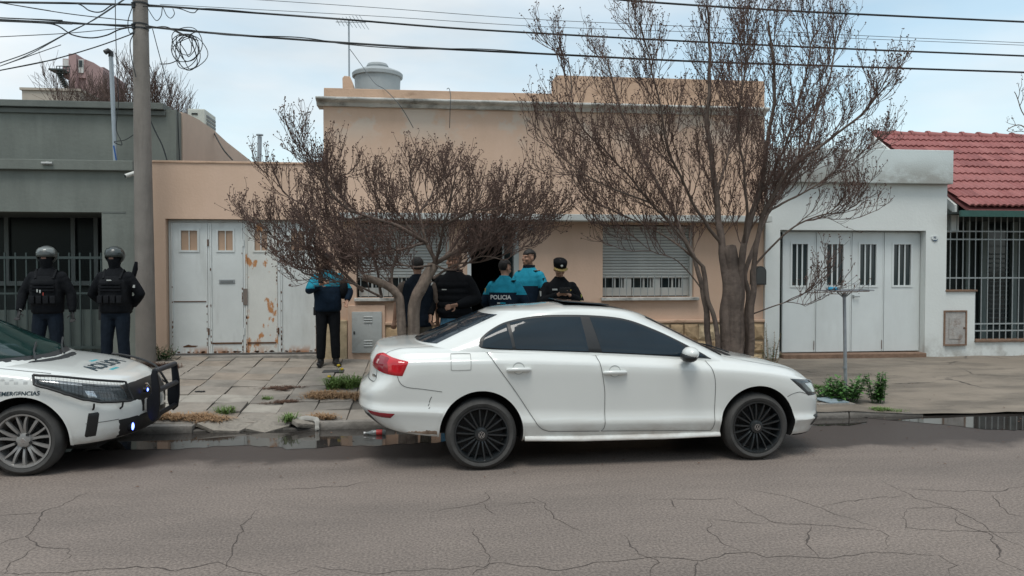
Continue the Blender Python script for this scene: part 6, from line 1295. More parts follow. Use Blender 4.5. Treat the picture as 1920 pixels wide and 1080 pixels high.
for s in (-1, 1):
    fn = lambda a, c, o_, s=s: pk.side(a, c, o_, s); gn = lambda a, c, o_, s=s: pg.side(a, c, o_, s)
    pb('side_window', patch(gn, curve2([(-1.5, 1.12), (-.4, 1.085), (.75, 1.035)]), curve2([(-1.35, 1.36), (-.5, 1.44), (.2, 1.36), (.72, 1.06)]), 36, 8, .005), m_tint)
    pb('bonnet_seam', line_on(lambda a, c, o_, s=s: pk.top(a, s * c, o_), curve2([(.90, .715), (1.04, .76), (1.30, .755), (1.48, .725)]), .008, .003, 30), m_gap)
    pb('door_line', line_on(fn, curve2([(.72, .28), (.76, .5), (.76, .8), (.70, .99)]), .010, .003, 30), m_gap)
    wheel(pc, 1.285, s * .735, .315, .315, .232, s, m_silver, 15, 'y', False, .35); wheel(pc, -1.285, s * .735, .315, .315, .232, s, m_silver, 15, 'y', False, .1)
    b = line_on(fn, [(1.285 + .392 * math.cos(a), .315 + .402 * math.sin(a)) for a in [R(-8) + (math.pi + R(16)) * k / 39 for k in range(40)]], .022, .004, 60); pb('arch_lip', b, m_paint, smooth=60)
    # head lamp unit, its guard, corner vent
    def fw(u_, c, o_, s=s):
        ang = u_ * 1.5; ctr = Vector((1.20, s * .10, c)); d_ = Vector((math.cos(ang), s * math.sin(ang), 0)); h_ = pk.t.ray_cast(ctr + d_ * 2, -d_)
        return h_[0] + (h_[1] if h_[1].dot(d_) > 0 else -h_[1]) * o_
    hb = curve2([(.28, .585), (.46, .612), (.58, .66), (.70, .735), (.86, .815)]); ht = curve2([(.28, .735), (.48, .780), (.70, .832), (.88, .862)])
    hl = pb('headlamp', patch(fw, hb, ht, 28, 8, .010, .001), m_lampglass, smooth=50)
    pb('reflector', patch(fw, curve2([(.50, .668), (.55, .672)],2), curve2([(.515, .722), (.57, .735)],2), 6, 5, .0125, .011), m_lampsilver, hl, smooth=50)
    pb('side_marker', patch(fw, [(.58, .775), (.82, .838)], [(.58, .79), (.82, .85)], 8, 2, .012, .0105), m_lampsilver, hl, smooth=50)
    gp = [fw(a, c, .05) for a, c in (ht[::-1] + hb + [ht[-1]])]; b = MB(); b.tube(gp, .011, 8); gd = pb('lamp_guard', b, m_trim, smooth=60)
    gm = MB()
    for k in range(1, 26):
        f_ = k / 26; A_, B_ = lerp_pts(hb, f_), lerp_pts(ht, f_); gm.tube([fw(A_[0], A_[1], .045), fw(B_[0], B_[1], .045)], .0011, 3)
    for k in range(1, 7): gm.tube([fw(*(lerp_pts(hb, f_ / 18)[i] + (lerp_pts(ht, f_ / 18)[i] - lerp_pts(hb, f_ / 18)[i]) * k / 7 for i in range(2)), .045) for f_ in range(19)], .0011, 3)
    pb('guard_mesh', gm, m_trim, gd, smooth=None, fix=False).__setitem__('kind', 'stuff')
    for a, c in ((.36, .588), (.53, .612)): b = MB(); b.tube([fw(a, c, .05), fw(a, c - .03, .03), fw(a, c - .045, .0)], .009, 6); pb('guard_clip', b, m_trim, gd, smooth=60)
    pb('corner_vent', patch(fw, curve2([(.505, .318), (.580, .312)], 2), curve2([(.490, .548), (.560, .545)], 2), 6, 10, .006, -.002), m_trim, smooth=50)
# nose: black grille band, lower intake, bumper seam
pe = lambda a, c, o_: pk.end(a, c, o_, 1)
gb = [(-.60, .605), (-.3, .575), (0, .57), (.3, .575), (.60, .605)]; gt_ = [(-.60, .735), (-.3, .745), (0, .75), (.3, .745), (.60, .735)]
gr_ = pb('grille', patch(pe, gb, gt_, 24, 6, .006), m_trim)
b = patch(pe, [(-.14, .635), (-.02, .63)], [(-.14, .715), (-.02, .715)], 3, 3, .012); pb('maker_plate', b, m_chrome, gr_)
pb('lower_intake', patch(pe, [(-.56, .262), (0, .255), (.56, .262)], [(-.60, .44), (0, .45), (.60, .44)], 24, 6, .006), m_trim)
pb('bumper_seam', line_on(pe, [(-.78, .445), (-.60, .448)], .006, .004, 8), m_gap); pb('bumper_seam', line_on(pe, [(.78, .445), (.60, .448)], .006, .004, 8), m_gap)
# push bar
m_bar = mat('black_push_bar', (.006, .007, .010), .5, var=.2, spec=.25)
pbar = bpy.data.objects.new('push_bar', MB().tube([(2.225, -.30, .42), (2.225, .30, .42)], .024, 14).mesh('push_bar', [m_bar], smooth=50)); COL.objects.link(pbar); pbar.parent = pc
for s in (-1, 1):
    pr = [(2.17, .40), (2.205, .36), (2.25, .40), (2.268, .52), (2.268, .68), (2.243, .85), (2.205, .86), (2.19, .81), (2.20, .64), (2.15, .58), (2.15, .47)]
    b = MB(); n_ = len(pr); b.prism(pr, s * .30 - .018, s * .30 + .018); ob('upright', b, m_bar, pbar, bevel=.006, world=False, smooth=40)
    b = MB(); b.box((2.02, s * .30 - .022, .47), (2.12, s * .30 + .022, .58)); ob('bracket', b, m_bar, pbar, world=False)
    for zq in (.50, .55): b = MB(); b.lathe([(0, -.026), (.012, -.024), (.013, -.018)], (2.06, s * .30 if s < 0 else s * .30 + .04, zq), 'Y', 10); ob('bolt', b, m_chrome, pbar, world=False)
for zq, xq in ((.845, 2.222), (.655, 2.240)): b = MB(); b.tube([(xq, -.30, zq), (xq, .30, zq)], .026, 14); ob('crossbar', b, mat('push_bar_tube_%d' % int(zq * 1000), (.035, .038, .045), .5), pbar, world=False, smooth=50)
m_blue = mat('blue_strobe', (.25, .3, 1.0), .3, emit=(.10, .17, 1.0), estr=5.5, var=.02)
for (x_, y_, z_, r_) in ((2.07, -.46, .352, .024), (2.14, -.27, .665, .012)):
    b = MB(); b.lathe([(0, .014), (r_ * .8, .012), (r_ * 1.5, .004), (r_ * 1.5, 0)], (x_, y_, z_), 'X', 16); st = pb('strobe_lamp', b, m_blue, smooth=50)
    b = MB(); b.lathe([(r_ * 1.5, .006), (r_ * 1.9, .006), (r_ * 1.9, -.03), (r_ * 1.5, -.03)], (x_, y_, z_), 'X', 16, close=True); pb('strobe_rim', b, m_bar, st, smooth=50)
# lettering on bonnet (mirror-written for drivers ahead) and wing, checker band
m_letter = mat('navy_lettering', (.02, .045, .06), .4); m_teal = mat('teal_marking', (.03, .33, .37), .4)
def drape(me, fn, name, m):
    for v in me.vertices: v.co = fn(v.co)
    me.materials.append(m); me.update(); o = bpy.data.objects.new(name, me); COL.objects.link(o); o.parent = pc; return o
drape(text_mesh('POLICIA', .20, .0, .005), lambda c: pk.top(1.66 - c.y * 1.0, -c.x, .004) , 'bonnet_lettering', m_letter)
b = patch(lambda a, c, o_: pk.top(a, c, o_), [(1.765, -.20), (1.765, -.02)], [(1.80, -.20), (1.80, -.02)], 8, 3, .004); pb('bonnet_marking', b, m_teal)
b = patch(lambda a, c, o_: pk.top(a, c, o_), [(1.50, .0), (1.50, .16)], [(1.535, .0), (1.535, .16)], 8, 3, .004); pb('bonnet_marking', b, m_teal)
drape(text_mesh('EMERGENCIAS', .052, .0, .0012, .12), lambda c: pk.side(1.275 + c.x, .735 + c.y, .004, -1), 'wing_lettering', m_letter)
m_check = mat('pale_checker', (.52, .54, .53), .4)
for k in range(7):
    for j in range(2):
        x0 = .86 + k * .075 + j * .0375; pb('checker', patch(lambda a, c, o_: pk.side(a, c, o_, -1), [(x0, .815 + j * .03), (x0 + .036, .815 + j * .03)], [(x0, .843 + j * .03), (x0 + .036, .843 + j * .03)], 2, 2, .0035), m_check)
pb('underbody', MB().box((-1.8, -.58, .18), (1.8, .58, .26)), m_well)
# ================================================================== people
m_skin = mat('skin', (.40, .235, .165), .55, var=.08, vscale=12)
m_skin2 = mat('tanned_skin', (.33, .185, .125), .55, var=.08, vscale=12)
def cloth(name, c, var=.25, rough=.85): return mat(name, c, rough, var=var, vscale=7, bump=.7, bscale=11, spec=.15)
m_navy = cloth('navy_cloth', (.008, .013, .021)); m_navy2 = cloth('dark_blue_cloth', (.008, .018, .034)); m_blackc = cloth('black_cloth', (.006, .007, .009)); m_blackc2 = cloth('washed_black_cloth', (.010, .011, .013))
m_tur = cloth('turquoise_cloth', (.018, .25, .36), .15); m_tur2 = cloth('bright_turquoise_cloth', (.015, .20, .28), .3)
m_jean = cloth('blue_denim', (.10, .24, .36), .2); m_khaki = cloth('brown_trouser_cloth', (.10, .085, .065)); m_boot = mat('black_boot_leather', (.010, .010, .011), .45, var=.3); m_hair = mat('black_hair', (.012, .010, .009), .6, var=.4, vscale=40, bump=.6, bscale=80)
m_hairb = mat('dyed_brown_hair', (.13, .075, .04), .6, var=.4, vscale=40, bump=.6, bscale=80); m_glove = mat('black_glove', (.012, .012, .013), .7, var=.3); m_helm = mat('grey_helmet_shell', (.040, .046, .044), .35, var=.15, coat=.3); m_helm2 = mat('dark_green_helmet_shell', (.018, .024, .023), .4, var=.15, coat=.2)
m_patch = mat('woven_patch', (.45, .47, .45), .8, var=.2); m_gold = mat('gold_patch', (.48, .36, .06), .6, var=.2); m_eye = mat('dark_eye', (.012, .010, .010), .2); m_screen = mat('phone_black', (.010, .010, .012), .2)
m_badge = mat('yellow_green_badge', (.42, .47, .08), .7, var=.2)
def ringz(cx, cy, z, rx, ry, n=16, p=2.3):
    return [(cx + rx * math.copysign(abs(math.cos(a)) ** (2 / p), math.cos(a)), cy + ry * math.copysign(abs(math.sin(a)) ** (2 / p), math.sin(a)), z) for a in [2 * math.pi * k / n for k in range(n)]]
def fuse(mb, voxel, smooth=3, name='body'):
    """melt overlapping closed pieces into one continuous skin"""
    me = mb.mesh(name, fix=True); o = bpy.data.objects.new('tmp', me); COL.objects.link(o)
    r = o.modifiers.new('r', 'REMESH'); r.mode = 'VOXEL'; r.voxel_size = voxel; r.use_smooth_shade = True
    if smooth: s = o.modifiers.new('s', 'SMOOTH'); s.factor = .5; s.iterations = smooth
    res = evaluated(o); bpy.data.objects.remove(o); res.materials.clear(); res.polygons.foreach_set('use_smooth', [True] * len(res.polygons)); return res
def V(*a): return Vector(a)
def rotz(p, a): c, s = math.cos(a), math.sin(a); return V(p[0] * c - p[1] * s, p[0] * s + p[1] * c, p[2])
def hand(mb, w, e, k=1.0, curl=.6, side=1, palm_to=None):
    """palm and five bent fingers at wrist w, forearm coming from e"""
    d = (w - e).normalized(); up = palm_to or V(0, -1, 0); up = (up - d * up.dot(d)); up = up.normalized() if up.length > .01 else d.orthogonal().normalized(); sd_ = d.cross(up) * side
    mb.tube([w - d * .02 * k, w + d * .03 * k, w + d * .085 * k], [(.016 * k, .026 * k), (.015 * k, .036 * k), (.013 * k, .038 * k)], 10)
    for i in range(4):
        o_ = (i - 1.5) * .0195 * k; L_ = (.072, .080, .075, .060)[i] * k; p = w + d * .083 * k + sd_ * o_; pts = [p]
        dd = d.copy()
        for q in range(3): dd = (dd * math.cos(curl * .55) + up * math.sin(curl * .55)).normalized(); p = p + dd * L_ * (.42, .33, .25)[q]; pts.append(p)
        mb.tube(pts, [.0095 * k, .009 * k, .0082 * k, .0065 * k], 7)
    t0 = w + d * .025 * k - sd_ * .03 * k; t1 = t0 + (d * .5 - sd_ * .75 + up * .25).normalized() * .038 * k; t2 = t1 + (d * .8 - sd_ * .1 + up * .5).normalized() * .034 * k
    mb.tube([t0, t1, t2], [.012 * k, .0105 * k, .008 * k], 7)
def head_parts(mb, c, yaw, tilt, k=1.0):
    """skull, jaw, nose, brow, lips and ears around head centre c (faces -Y before yaw)"""
    M_ = Matrix.Rotation(yaw, 3, 'Z') @ Matrix.Rotation(tilt, 3, 'X')
    def el(o_, r_, n1=9, n2=14):
        b = MB(); b.ell((0, 0, 0), tuple(q * k for q in r_), n1, n2); mb.add([c + M_ @ (Vector(o_) * k + Vector(v)) for v in b.v], b.f)
    el((0, .012, .035), (.076, .095, .088)); el((0, -.012, -.03), (.062, .078, .082)); el((0, -.042, -.078), (.040, .042, .034)); el((0, -.060, .028), (.058, .032, .022))
    el((0, -.098, -.012), (.013, .020, .027), 7, 10); el((0, -.103, -.025), (.017, .014, .012), 7, 10); el((0, -.084, -.060), (.024, .014, .011), 7, 10)
    for s in (-1, 1): el((s * .075, .012, -.008), (.012, .024, .034), 7, 10); el((s * .036, -.062, -.022), (.026, .026, .024), 7, 10)
    return M_
def person(label, loc, H, yaw, arms, cat='person', legs=None, head=(0.0, 0.0), lean=0.0, skin=None, jacket=None, jacket_r=1.0, hem=.86, trousers=None, boots=None, hair=None, gloves=None, upper=None, upper_z=1.18, boot_h=.12, curl=.6, group=None, collar=True, sleeves=True, palms=(None, None), belly=0.0):
    """figure facing -Y before yaw; arms = ((elbow, wrist) of its right (-X), of its left (+X)) in metres for a 1.78 m figure"""
    t = thing('person', label, cat, loc, yaw, group=group); s = H / 1.78
    skin = skin or m_skin
    def P(name, me, m, parent=None):
        if isinstance(me, MB): me = me.mesh(name, [], smooth=60)
        if not len(me.materials): me.materials.append(m)
        o = bpy.data.objects.new(name, me); COL.objects.link(o); o.parent = parent or t
        if parent is None: o.scale = (s, s, s)
        return o
    legs = legs or ((-.115, 0.0, .0), (.115, 0.0, .0))      # foot x, y, turn
    hips = [V(-.092, 0, .90), V(.092, 0, .90)]
    def LY(z): return lean * max(0, z - .95)               # forward lean (towards -Y)
    sh = [V(-.185, -LY(1.44), 1.435), V(.185, -LY(1.44), 1.435)]
    hc = V(0, -.014 - LY(1.66), 1.640); nk = V(0, .01 - LY(1.50), 1.49)
    # --- the body itself
    b = MB(); spine = [(.86, .145, .10), (.95, .15, .105), (1.06, .135, .095), (1.2, .15, .105), (1.34, .155, .105), (1.41, .125, .085), (1.465, .08, .065)]
    b.rings([ringz(0, -LY(z), z, rx, ry) for z, rx, ry in spine])
    b.tube([V(0, .012 - LY(1.45), 1.44), nk, hc - V(0, -.01, .06)], [.060, .054, .052], 14)
    M_ = head_parts(b, hc, head[0], head[1])
    for i, (e, w_) in enumerate(arms):
        e, w_ = Vector(e), Vector(w_); b.tube([V(sh[i].x * .5, sh[i].y, 1.39), V(sh[i].x * .9, sh[i].y, 1.38), sh[i].lerp(e, .5), e, e.lerp(w_, .35), w_], [.045, .050, .045, .036, .038, .025], 10); hand(b, w_, e, 1.0, curl, 1 if i == 0 else -1, palms[i])
    knees, ankles = [], []
    for i in range(2):
        fx, fy, ft = legs[i]; an = V(fx, fy, .085); kn = hips[i].lerp(an, .5) + V(0, -.025, .01); knees.append(kn); ankles.append(an)
        b.tube([hips[i] + V(0, 0, .05), hips[i] - V(0, 0, .06), hips[i].lerp(kn, .5), kn, kn.lerp(an, .35), an], [.075, .078, .068, .05, .052, .036], 10)
        fd = V(math.sin(ft), -math.cos(ft), 0); b.tube([an + V(0, 0, -.03) - fd * .04, an + V(0, 0, -.045) + fd * .06, an + V(0, 0, -.06) + fd * .15], [(.038, .036), (.032, .040), (.018, .034)], 10)
    body = P('body', fuse(b, .0085, 2), skin)
    # --- trousers
    b = MB(); b.rings([ringz(0, 0, z, rx, ry) for z, rx, ry in ((.80, .12, .095), (.86, .168, .122), (.95, .172, .125), (1.04, .160, .115))])
    for i in range(2):
        an = ankles[i]; b.tube([hips[i] + V(0, 0, .04), hips[i] - V(0, 0, .08), hips[i].lerp(knees[i], .55), knees[i], knees[i].lerp(an, .45), an + V(0, 0, .03)], [.092, .104, .095, .080, .078, .068], 12)
    P('trousers', fuse(b, .011, 3, 'trousers'), trousers or m_navy)
    for i in range(2):
        an = ankles[i]; ft = legs[i][2]; fd = V(math.sin(ft), -math.cos(ft), 0); b = MB()
        b.tube([an + V(0, 0, boot_h), an + V(0, 0, .03), an + V(0, .01, -.03)], [.060, .054, .052], 12); b.tube([an + V(0, 0, -.04) - fd * .06, an + V(0, 0, -.04) + fd * .05, an + V(0, 0, -.052) + fd * .14, an + V(0, 0, -.056) + fd * .185], [(.044, .044), (.046, .050), (.034, .048), (.026, .036)], 12)
        bo = P('boot', fuse(b, .009, 2, 'boot'), boots or m_boot)
        q = an + V(0, 0, -.0785); sole = MB(); sole.tube([q - fd * .062, q + fd * .05, q + fd * .15, q + fd * .19], [(.008, .040), (.008, .047), (.008, .046), (.008, .03)], 10); P('sole', sole, m_boot, bo)
    # --- jacket
    b = MB(); jr = jacket_r
    prof = [(hem, .160, .116), (hem + .025, .178, .132), (hem + .09, .182, .138), (1.05, .178, .136), (1.18, .192, .142), (1.32, .196, .138), (1.39, .182, .120), (1.435, .150, .104), (1.475, .108, .088), (1.51, .080, .074)]
    b.rings([ringz(0, -LY(z) - belly * math.exp(-((z - 1.08) / .14) ** 2), z, rx * jr, ry * jr) for z, rx, ry in prof])
    if collar: b.tube([V(0, .012 - LY(1.46), 1.455), V(0, .010 - LY(1.5), 1.50), V(0, .006 - LY(1.54), 1.535)], [.084 * jr, .078, .074], 16)
    if sleeves:
        for i, (e, w_) in enumerate(arms):
            e, w_ = Vector(e), Vector(w_); sx = -1 if i == 0 else 1; c0 = V(sx * .09, sh[i].y, 1.415); c1 = V(sx * .165, sh[i].y, 1.405); c2 = V(sx * .197, sh[i].y, 1.355).lerp(e, .08); b.ell(V(sx * .180, sh[i].y, 1.385), (.066 * jr, .074 * jr, .070 * jr), 9, 12); b.tube([c2.lerp(c1, .6), c2, c2.lerp(e, .5), e.lerp(c2, .12), e, e.lerp(w_, .12), e.lerp(w_, .5), w_ - (w_ - e).normalized() * .015], [.062 * jr, .070 * jr, .066 * jr, .060 * jr, .058 * jr, .058 * jr, .054 * jr, .044], 12)
    jk = fuse(b, .011, 3, 'jacket')
    if upper is not None:
        jk.materials.append(jacket or m_navy); jk.materials.append(upper)
        for p in jk.polygons:
            z = p.center.z; x = abs(p.center.x); arm_drop = 0
            p.material_index = 1 if z > upper_z - (.0 if x < .2 else .03) else 0
        P('jacket', jk, jacket or m_navy)
    else: P('jacket', jk, jacket or m_navy)
    # --- hair
    if hair:
        b = MB(); b.ell((0, 0, 0), (.083, .100, .092), 12, 18); hv = []
        bb = MB(); keep = {}
        vs = [hc + M_ @ (V(0, .016, .042) + Vector(v)) for v in b.v]; loc_ = [V(0, .016, .042) + Vector(v) for v in b.v]
        fs = [f for f in b.f if all((loc_[i].z > .055 - .02 * (loc_[i].y < -.04) or (loc_[i].y > .02 and loc_[i].z > -.045)) for i in f)]
        used = sorted({i for f in fs for i in f}); mp2 = {o_: n_ for n_, o_ in enumerate(used)}
        bb.add([vs[i] for i in used], [tuple(mp2[i] for i in f) for f in fs]); me = bb.mesh('hair', [hair], smooth=60); o = P('hair', me, hair)
        sm_ = o.modifiers.new('thick', 'SOLIDIFY'); sm_.thickness = .014; sm_.offset = -.5
    for sg in (-1, 1):
        b = MB(); q = hc + M_ @ V(sg * .030, -.083, .004); b.ell(q, (.010, .008, .006), 6, 8); P('eye', b, m_eye)
    t['_s'] = s
    if '_s' in t: del t['_s']
    return t, P, hc, M_, sh, s
def part(Pf, name, b, m, smooth=60): return Pf(name, b if not isinstance(b, MB) else b.mesh(name, [m], smooth=smooth), m)
def gz(x, y): return zg(x, y) + .004
def spot(u, Y): q = at(u, 600, Y); return (q.x, Y, gz(q.x, Y))
def helmet(Pf, hc, M_, m, visor_m):
    def el(b0, o_): return [hc + M_ @ (Vector(o_) + Vector(v)) for v in b0.v]
    b = MB(); b.ell((0, 0, 0), (.125, .140, .125), 14, 20); loc_ = [Vector(v) + V(0, .012, .05) for v in b.v]; fs = [f for f in b.f if all(loc_[i].z > .012 - .115 * max(0, min(1, (loc_[i].y + .055) / .07)) for i in f)]
    used = sorted({i for f in fs for i in f}); mp2 = {o_: n_ for n_, o_ in enumerate(used)}; bb = MB().add([hc + M_ @ loc_[i] for i in used], [tuple(mp2[i] for i in f) for f in fs])
    o = part(Pf, 'helmet', bb, m); md = o.modifiers.new('t', 'SOLIDIFY'); md.thickness = .012; md.offset = -.2
    b = MB(); vs = []; n = 14
    for j, (z, r_) in enumerate(((.150, .100), (.115, .126), (.080, .134), (.055, .134))):
        for i in range(n + 1): a = R(-70) + R(140) * i / n; vs.append(hc + M_ @ V(math.sin(a) * r_, .015 - math.cos(a) * (r_ + .004), z))
    b.add(vs, [(j * (n + 1) + i, j * (n + 1) + i + 1, (j + 1) * (n + 1) + i + 1, (j + 1) * (n + 1) + i) for j in range(3) for i in range(n)]); o = part(Pf, 'visor', b, visor_m); md = o.modifiers.new('t', 'SOLIDIFY'); md.thickness = .004
    b = MB(); b.rings([[hc + M_ @ Vector(p) for p in ringz(0, -.004, z, rx, ry)] for z, rx, ry in ((.030, .088, .110), (-.02, .086, .112), (-.075, .072, .098), (-.13, .066, .072), (-.16, .07, .068))]); part(Pf, 'balaclava', b, m_blackc)
    b = MB(); b.rings([[hc + M_ @ Vector(p) for p in ringz(0, -.016, z, rx, ry)] for z, rx, ry in ((.022, .070, .100), (-.005, .070, .1005))]); part(Pf, 'eye_slit', b, mat('shadowed_face_%s' % m.name, (.16, .085, .06), .6))
def vest(Pf, lean=0, z0=.98, m=None, rows=3, seed=0):
    m = m or m_blackc2; b = MB(); b.rings([ringz(0, 0, z, rx, ry, 18, 3.0) for z, rx, ry in ((z0, .188, .152), (z0 + .05, .200, .166), (1.18, .208, .172), (1.33, .196, .160), (1.40, .150, .135))]); v = part(Pf, 'tactical_vest', fuse(b, .012, 2, 'vest'), m); v.data.materials.clear(); v.data.materials.append(m)
    r = random.Random(seed)
    for k in range(4):
        x_ = -.13 + k * .087; b = MB(); b.box((x_ - .034, -.205, z0 + .045), (x_ + .034, -.160, z0 + .15)); part(Pf, 'pouch', b.mesh('pouch', [m], bevel=.010, smooth=50), m)
    for k in range(rows):
        b = MB(); b.box((-.15, -.188, 1.19 + k * .045), (.15, -.162, 1.215 + k * .045)); part(Pf, 'webbing_strap', b.mesh('webbing_strap', [m_blackc], bevel=.003), m_blackc)
    for s in (-1, 1): b = MB(); b.tube([V(s * .11, -.13, 1.36), V(s * .125, -.05, 1.475), V(s * .12, .09, 1.40)], [(.012, .034)] * 3, 10); part(Pf, 'shoulder_strap', b, m)

# two helmeted officers before the grey house
t, Pf, hc, M_, sh, s = person('masked officer with pale grey helmet, arms hanging, nearer the left edge', spot(90, 11.5), 1.80, R(4), ((V(-.30, -.02, 1.16), V(-.31, -.13, .91)), (V(.30, .0, 1.15), V(.335, -.06, .885))), trousers=m_navy, jacket=m_blackc, jacket_r=1.14, legs=((-.15, 0, -.25), (.15, 0, .25)), skin=m_glove, curl=.9, boot_h=.2, hem=.88)
helmet(Pf, hc, M_, m_helm, mat('pale_folded_visor', (.15, .165, .16), .2, coat=.3)); vest(Pf, seed=1)
for (x_, z_, m) in ((-.055, 1.20, m_patch), (-.02, 1.19, m_patch), (.02, 1.155, mat('red_radio_tag', (.25, .03, .02), .6))): b = MB(); b.box((x_ - .007, -.206, z_ - .02), (x_ + .007, -.189, z_ + .02)); part(Pf, 'radio_clip', b.mesh('radio_clip', [m], bevel=.002), m)
b = MB(); b.tube([V(-.30, -.115, .955), V(-.305, -.128, .935)], .036, 12); part(Pf, 'watch', b, m_patch)
t, Pf, hc, M_, sh, s = person('masked officer in dark helmet with hands behind, leaning by the concrete pole', spot(217, 11.55), 1.80, R(-3), ((V(-.33, .03, 1.15), V(-.19, .16, .98)), (V(.33, .03, 1.15), V(.17, .17, .97))), trousers=m_navy, jacket=m_blackc, jacket_r=1.14, legs=((-.13, 0, -.25), (.13, 0, .3)), skin=m_glove, boot_h=.2, hem=.88)
helmet(Pf, hc, M_, m_helm2, mat('dark_folded_visor', (.04, .05, .048), .15, coat=.4)); vest(Pf, seed=2)
b = MB(); b.box((-.03, -.202, 1.335), (.03, -.180, 1.35)); part(Pf, 'name_strip', b, m_patch); b = MB(); b.box((.262, -.06, 1.235), (.292, .0, 1.275)); part(Pf, 'arm_patch', b, m_patch)
b = MB(); b.tube([V(.20, .10, 1.36), V(.24, .09, 1.50), V(.255, .085, 1.60)], [.03, .035, .02], 10); part(Pf, 'slung_stock', b, m_blackc); b = MB(); b.box((-.215, -.05, .78), (-.175, .05, .97)); part(Pf, 'holster', b.mesh('holster', [m_boot], bevel=.01), m_boot)

# officer filming with a phone, in front of the gate
t, Pf, hc, M_, sh, s = person('officer in turquoise and navy jacket filming with a phone before the gate', spot(615, 12.35), 1.76, R(8), ((V(-.285, -.10, 1.20), V(-.11, -.30, 1.30)), (V(.33, -.02, 1.17), V(.29, -.12, 1.02))), trousers=m_blackc, jacket=m_navy2, upper=m_tur2, upper_z=1.26, jacket_r=1.18, hair=m_hair, skin=m_skin2, legs=((-.115, 0, -.2), (.12, 0, .3)), head=(R(-12), R(12)), belly=.03, curl=.9, palms=(V(1, -.2, .2), None))
b = MB(); b.box((-.15, -.375, 1.31), (-.075, -.365, 1.46)); part(Pf, 'phone', b.mesh('phone', [m_screen], bevel=.004), m_screen)
b = MB(); b.ell((.235, -.02, 1.22), (.085, .14, .17), 10, 14); part(Pf, 'backpack', fuse(b, .015, 2, 'backpack'), m_blackc2); b = MB(); b.box((-.225, -.05, .80), (-.18, .04, .93)); part(Pf, 'holster', b.mesh('holster', [m_boot], bevel=.01), m_boot)
b = MB(); b.rings([[hc + M_ @ Vector(p) for p in ringz(0, -.012, z, rx, ry)] for z, rx, ry in ((-.035, .078, .108), (-.075, .070, .100), (-.12, .062, .075))]); part(Pf, 'face_mask', b, m_blackc2)
b = MB(); b.rings([[hc + M_ @ Vector(p) for p in ringz(0, .006, z, rx, ry)] for z, rx, ry in ((.045, .088, .108), (.09, .090, .108), (.13, .075, .09), (.15, .03, .04))]); part(Pf, 'cap', b, m_blackc)
# man in a dark body-warmer seen from behind, half behind the trunk
t, Pf, hc, M_, sh, s = person('man in dark padded waistcoat seen from behind the leaning trunk', spot(783, 10.75), 1.80, R(185), ((V(-.27, .02, 1.15), V(-.28, -.05, .90)), (V(.28, .02, 1.16), V(.31, -.02, .92))), trousers=m_khaki, jacket=m_navy, jacket_r=1.16, sleeves=False, hair=m_hair, skin=m_skin2, hem=.82)
for i, e in enumerate((V(-.27, .02, 1.15), V(.28, .02, 1.16))): b = MB(); b.tube([V(sh[i].x * .8, 0, 1.41), V(sh[i].x * 1.03, 0, 1.375), sh[i].lerp(e, .5), e], [.05, .074, .066, .056], 12); part(Pf, 'sleeve', b, cloth('grey_brown_sleeve_%d' % i, (.12, .095, .08)))
b = MB(); b.tube([V(-.2, .05, 1.42), V(-.05, .172, 1.25), V(.12, .172, 1.12)], [(.006, .014)] * 3, 8); part(Pf, 'strap', b, m_metgrey)
# man in black puffer jacket and jeans, facing left
t, Pf, hc, M_, sh, s = person('man in black puffer jacket and blue jeans looking left under the small tree', spot(852, 10.75), 1.88, R(-18), ((V(-.30, -.05, 1.15), V(-.265, -.20, .93)), (V(.32, -.03, 1.15), V(.09, -.24, 1.08))), trousers=m_jean, jacket=m_blackc, jacket_r=1.22, hair=m_hairb, skin=m_skin2, head=(R(-48), R(4)), hem=.90, curl=.7, palms=(V(1, 0, 0), V(0, 1, 0)))
for k in range(5): b = MB(); zz_ = .95 + k * .085; b.rings([ringz(0, 0, z, .222 + .016 * q, .168 + .014 * q) for z, q in ((zz_, 0), (zz_ + .02, .8), (zz_ + .04, 1), (zz_ + .06, .8), (zz_ + .08, 0))], cap=False); part(Pf, 'quilted_panel', b, m_blackc)
b = MB(); b.lathe([(.075, 0), (.105, .02), (.112, .06), (.095, .085), (.075, .06)], (0, .015, 1.455), 'Z', 20, close=True); part(Pf, 'hood', b, m_blackc); b = MB(); b.box((-.115, -.185, 1.27), (-.055, -.172, 1.282)); part(Pf, 'logo', b, m_patch)
# officer seen from behind with POLICIA across the back
q = spot(945, 10.9); t, Pf, hc, M_, sh, s = person('officer from behind, turquoise shoulders, POLICIA on navy back', q, 1.77, R(158), ((V(-.30, -.05, 1.17), V(-.22, -.20, 1.0)), (V(.30, -.04, 1.16), V(.22, -.20, 1.0))), trousers=m_navy, jacket=m_navy2, upper=m_tur, upper_z=1.30, jacket_r=1.16, hair=m_hair, head=(R(-25), R(14)), lean=.06)
me = text_mesh('POLICIA', .082, .0008, .0022); me.materials.append(mat('white_print', (.62, .65, .66), .6)); o = bpy.data.objects.new('back_print', me); COL.objects.link(o); o.parent = t; o.location = V(0, .172 * s, 1.235 * s); o.rotation_euler = (R(90), 0, R(180)); o.scale = (s, s, s)
b = MB(); b.box((-.07, .160, 1.145), (.01, .172, 1.165)); part(Pf, 'back_flash', b, m_tur); b = MB(); b.box((.01, .160, 1.145), (.05, .172, 1.165)); part(Pf, 'back_flash', b, m_patch)
for sx_ in (-1, 1): b = MB(); b.box((sx_ * .145 - .022, -.04, 1.458), (sx_ * .145 + .022, .06, 1.475)); part(Pf, 'shoulder_board', b.mesh('shoulder_board', [m_blackc], bevel=.004), m_blackc)
b = MB(); b.box((.262, -.04, 1.27), (.278, .03, 1.36)); part(Pf, 'arm_patch', b, m_gold)
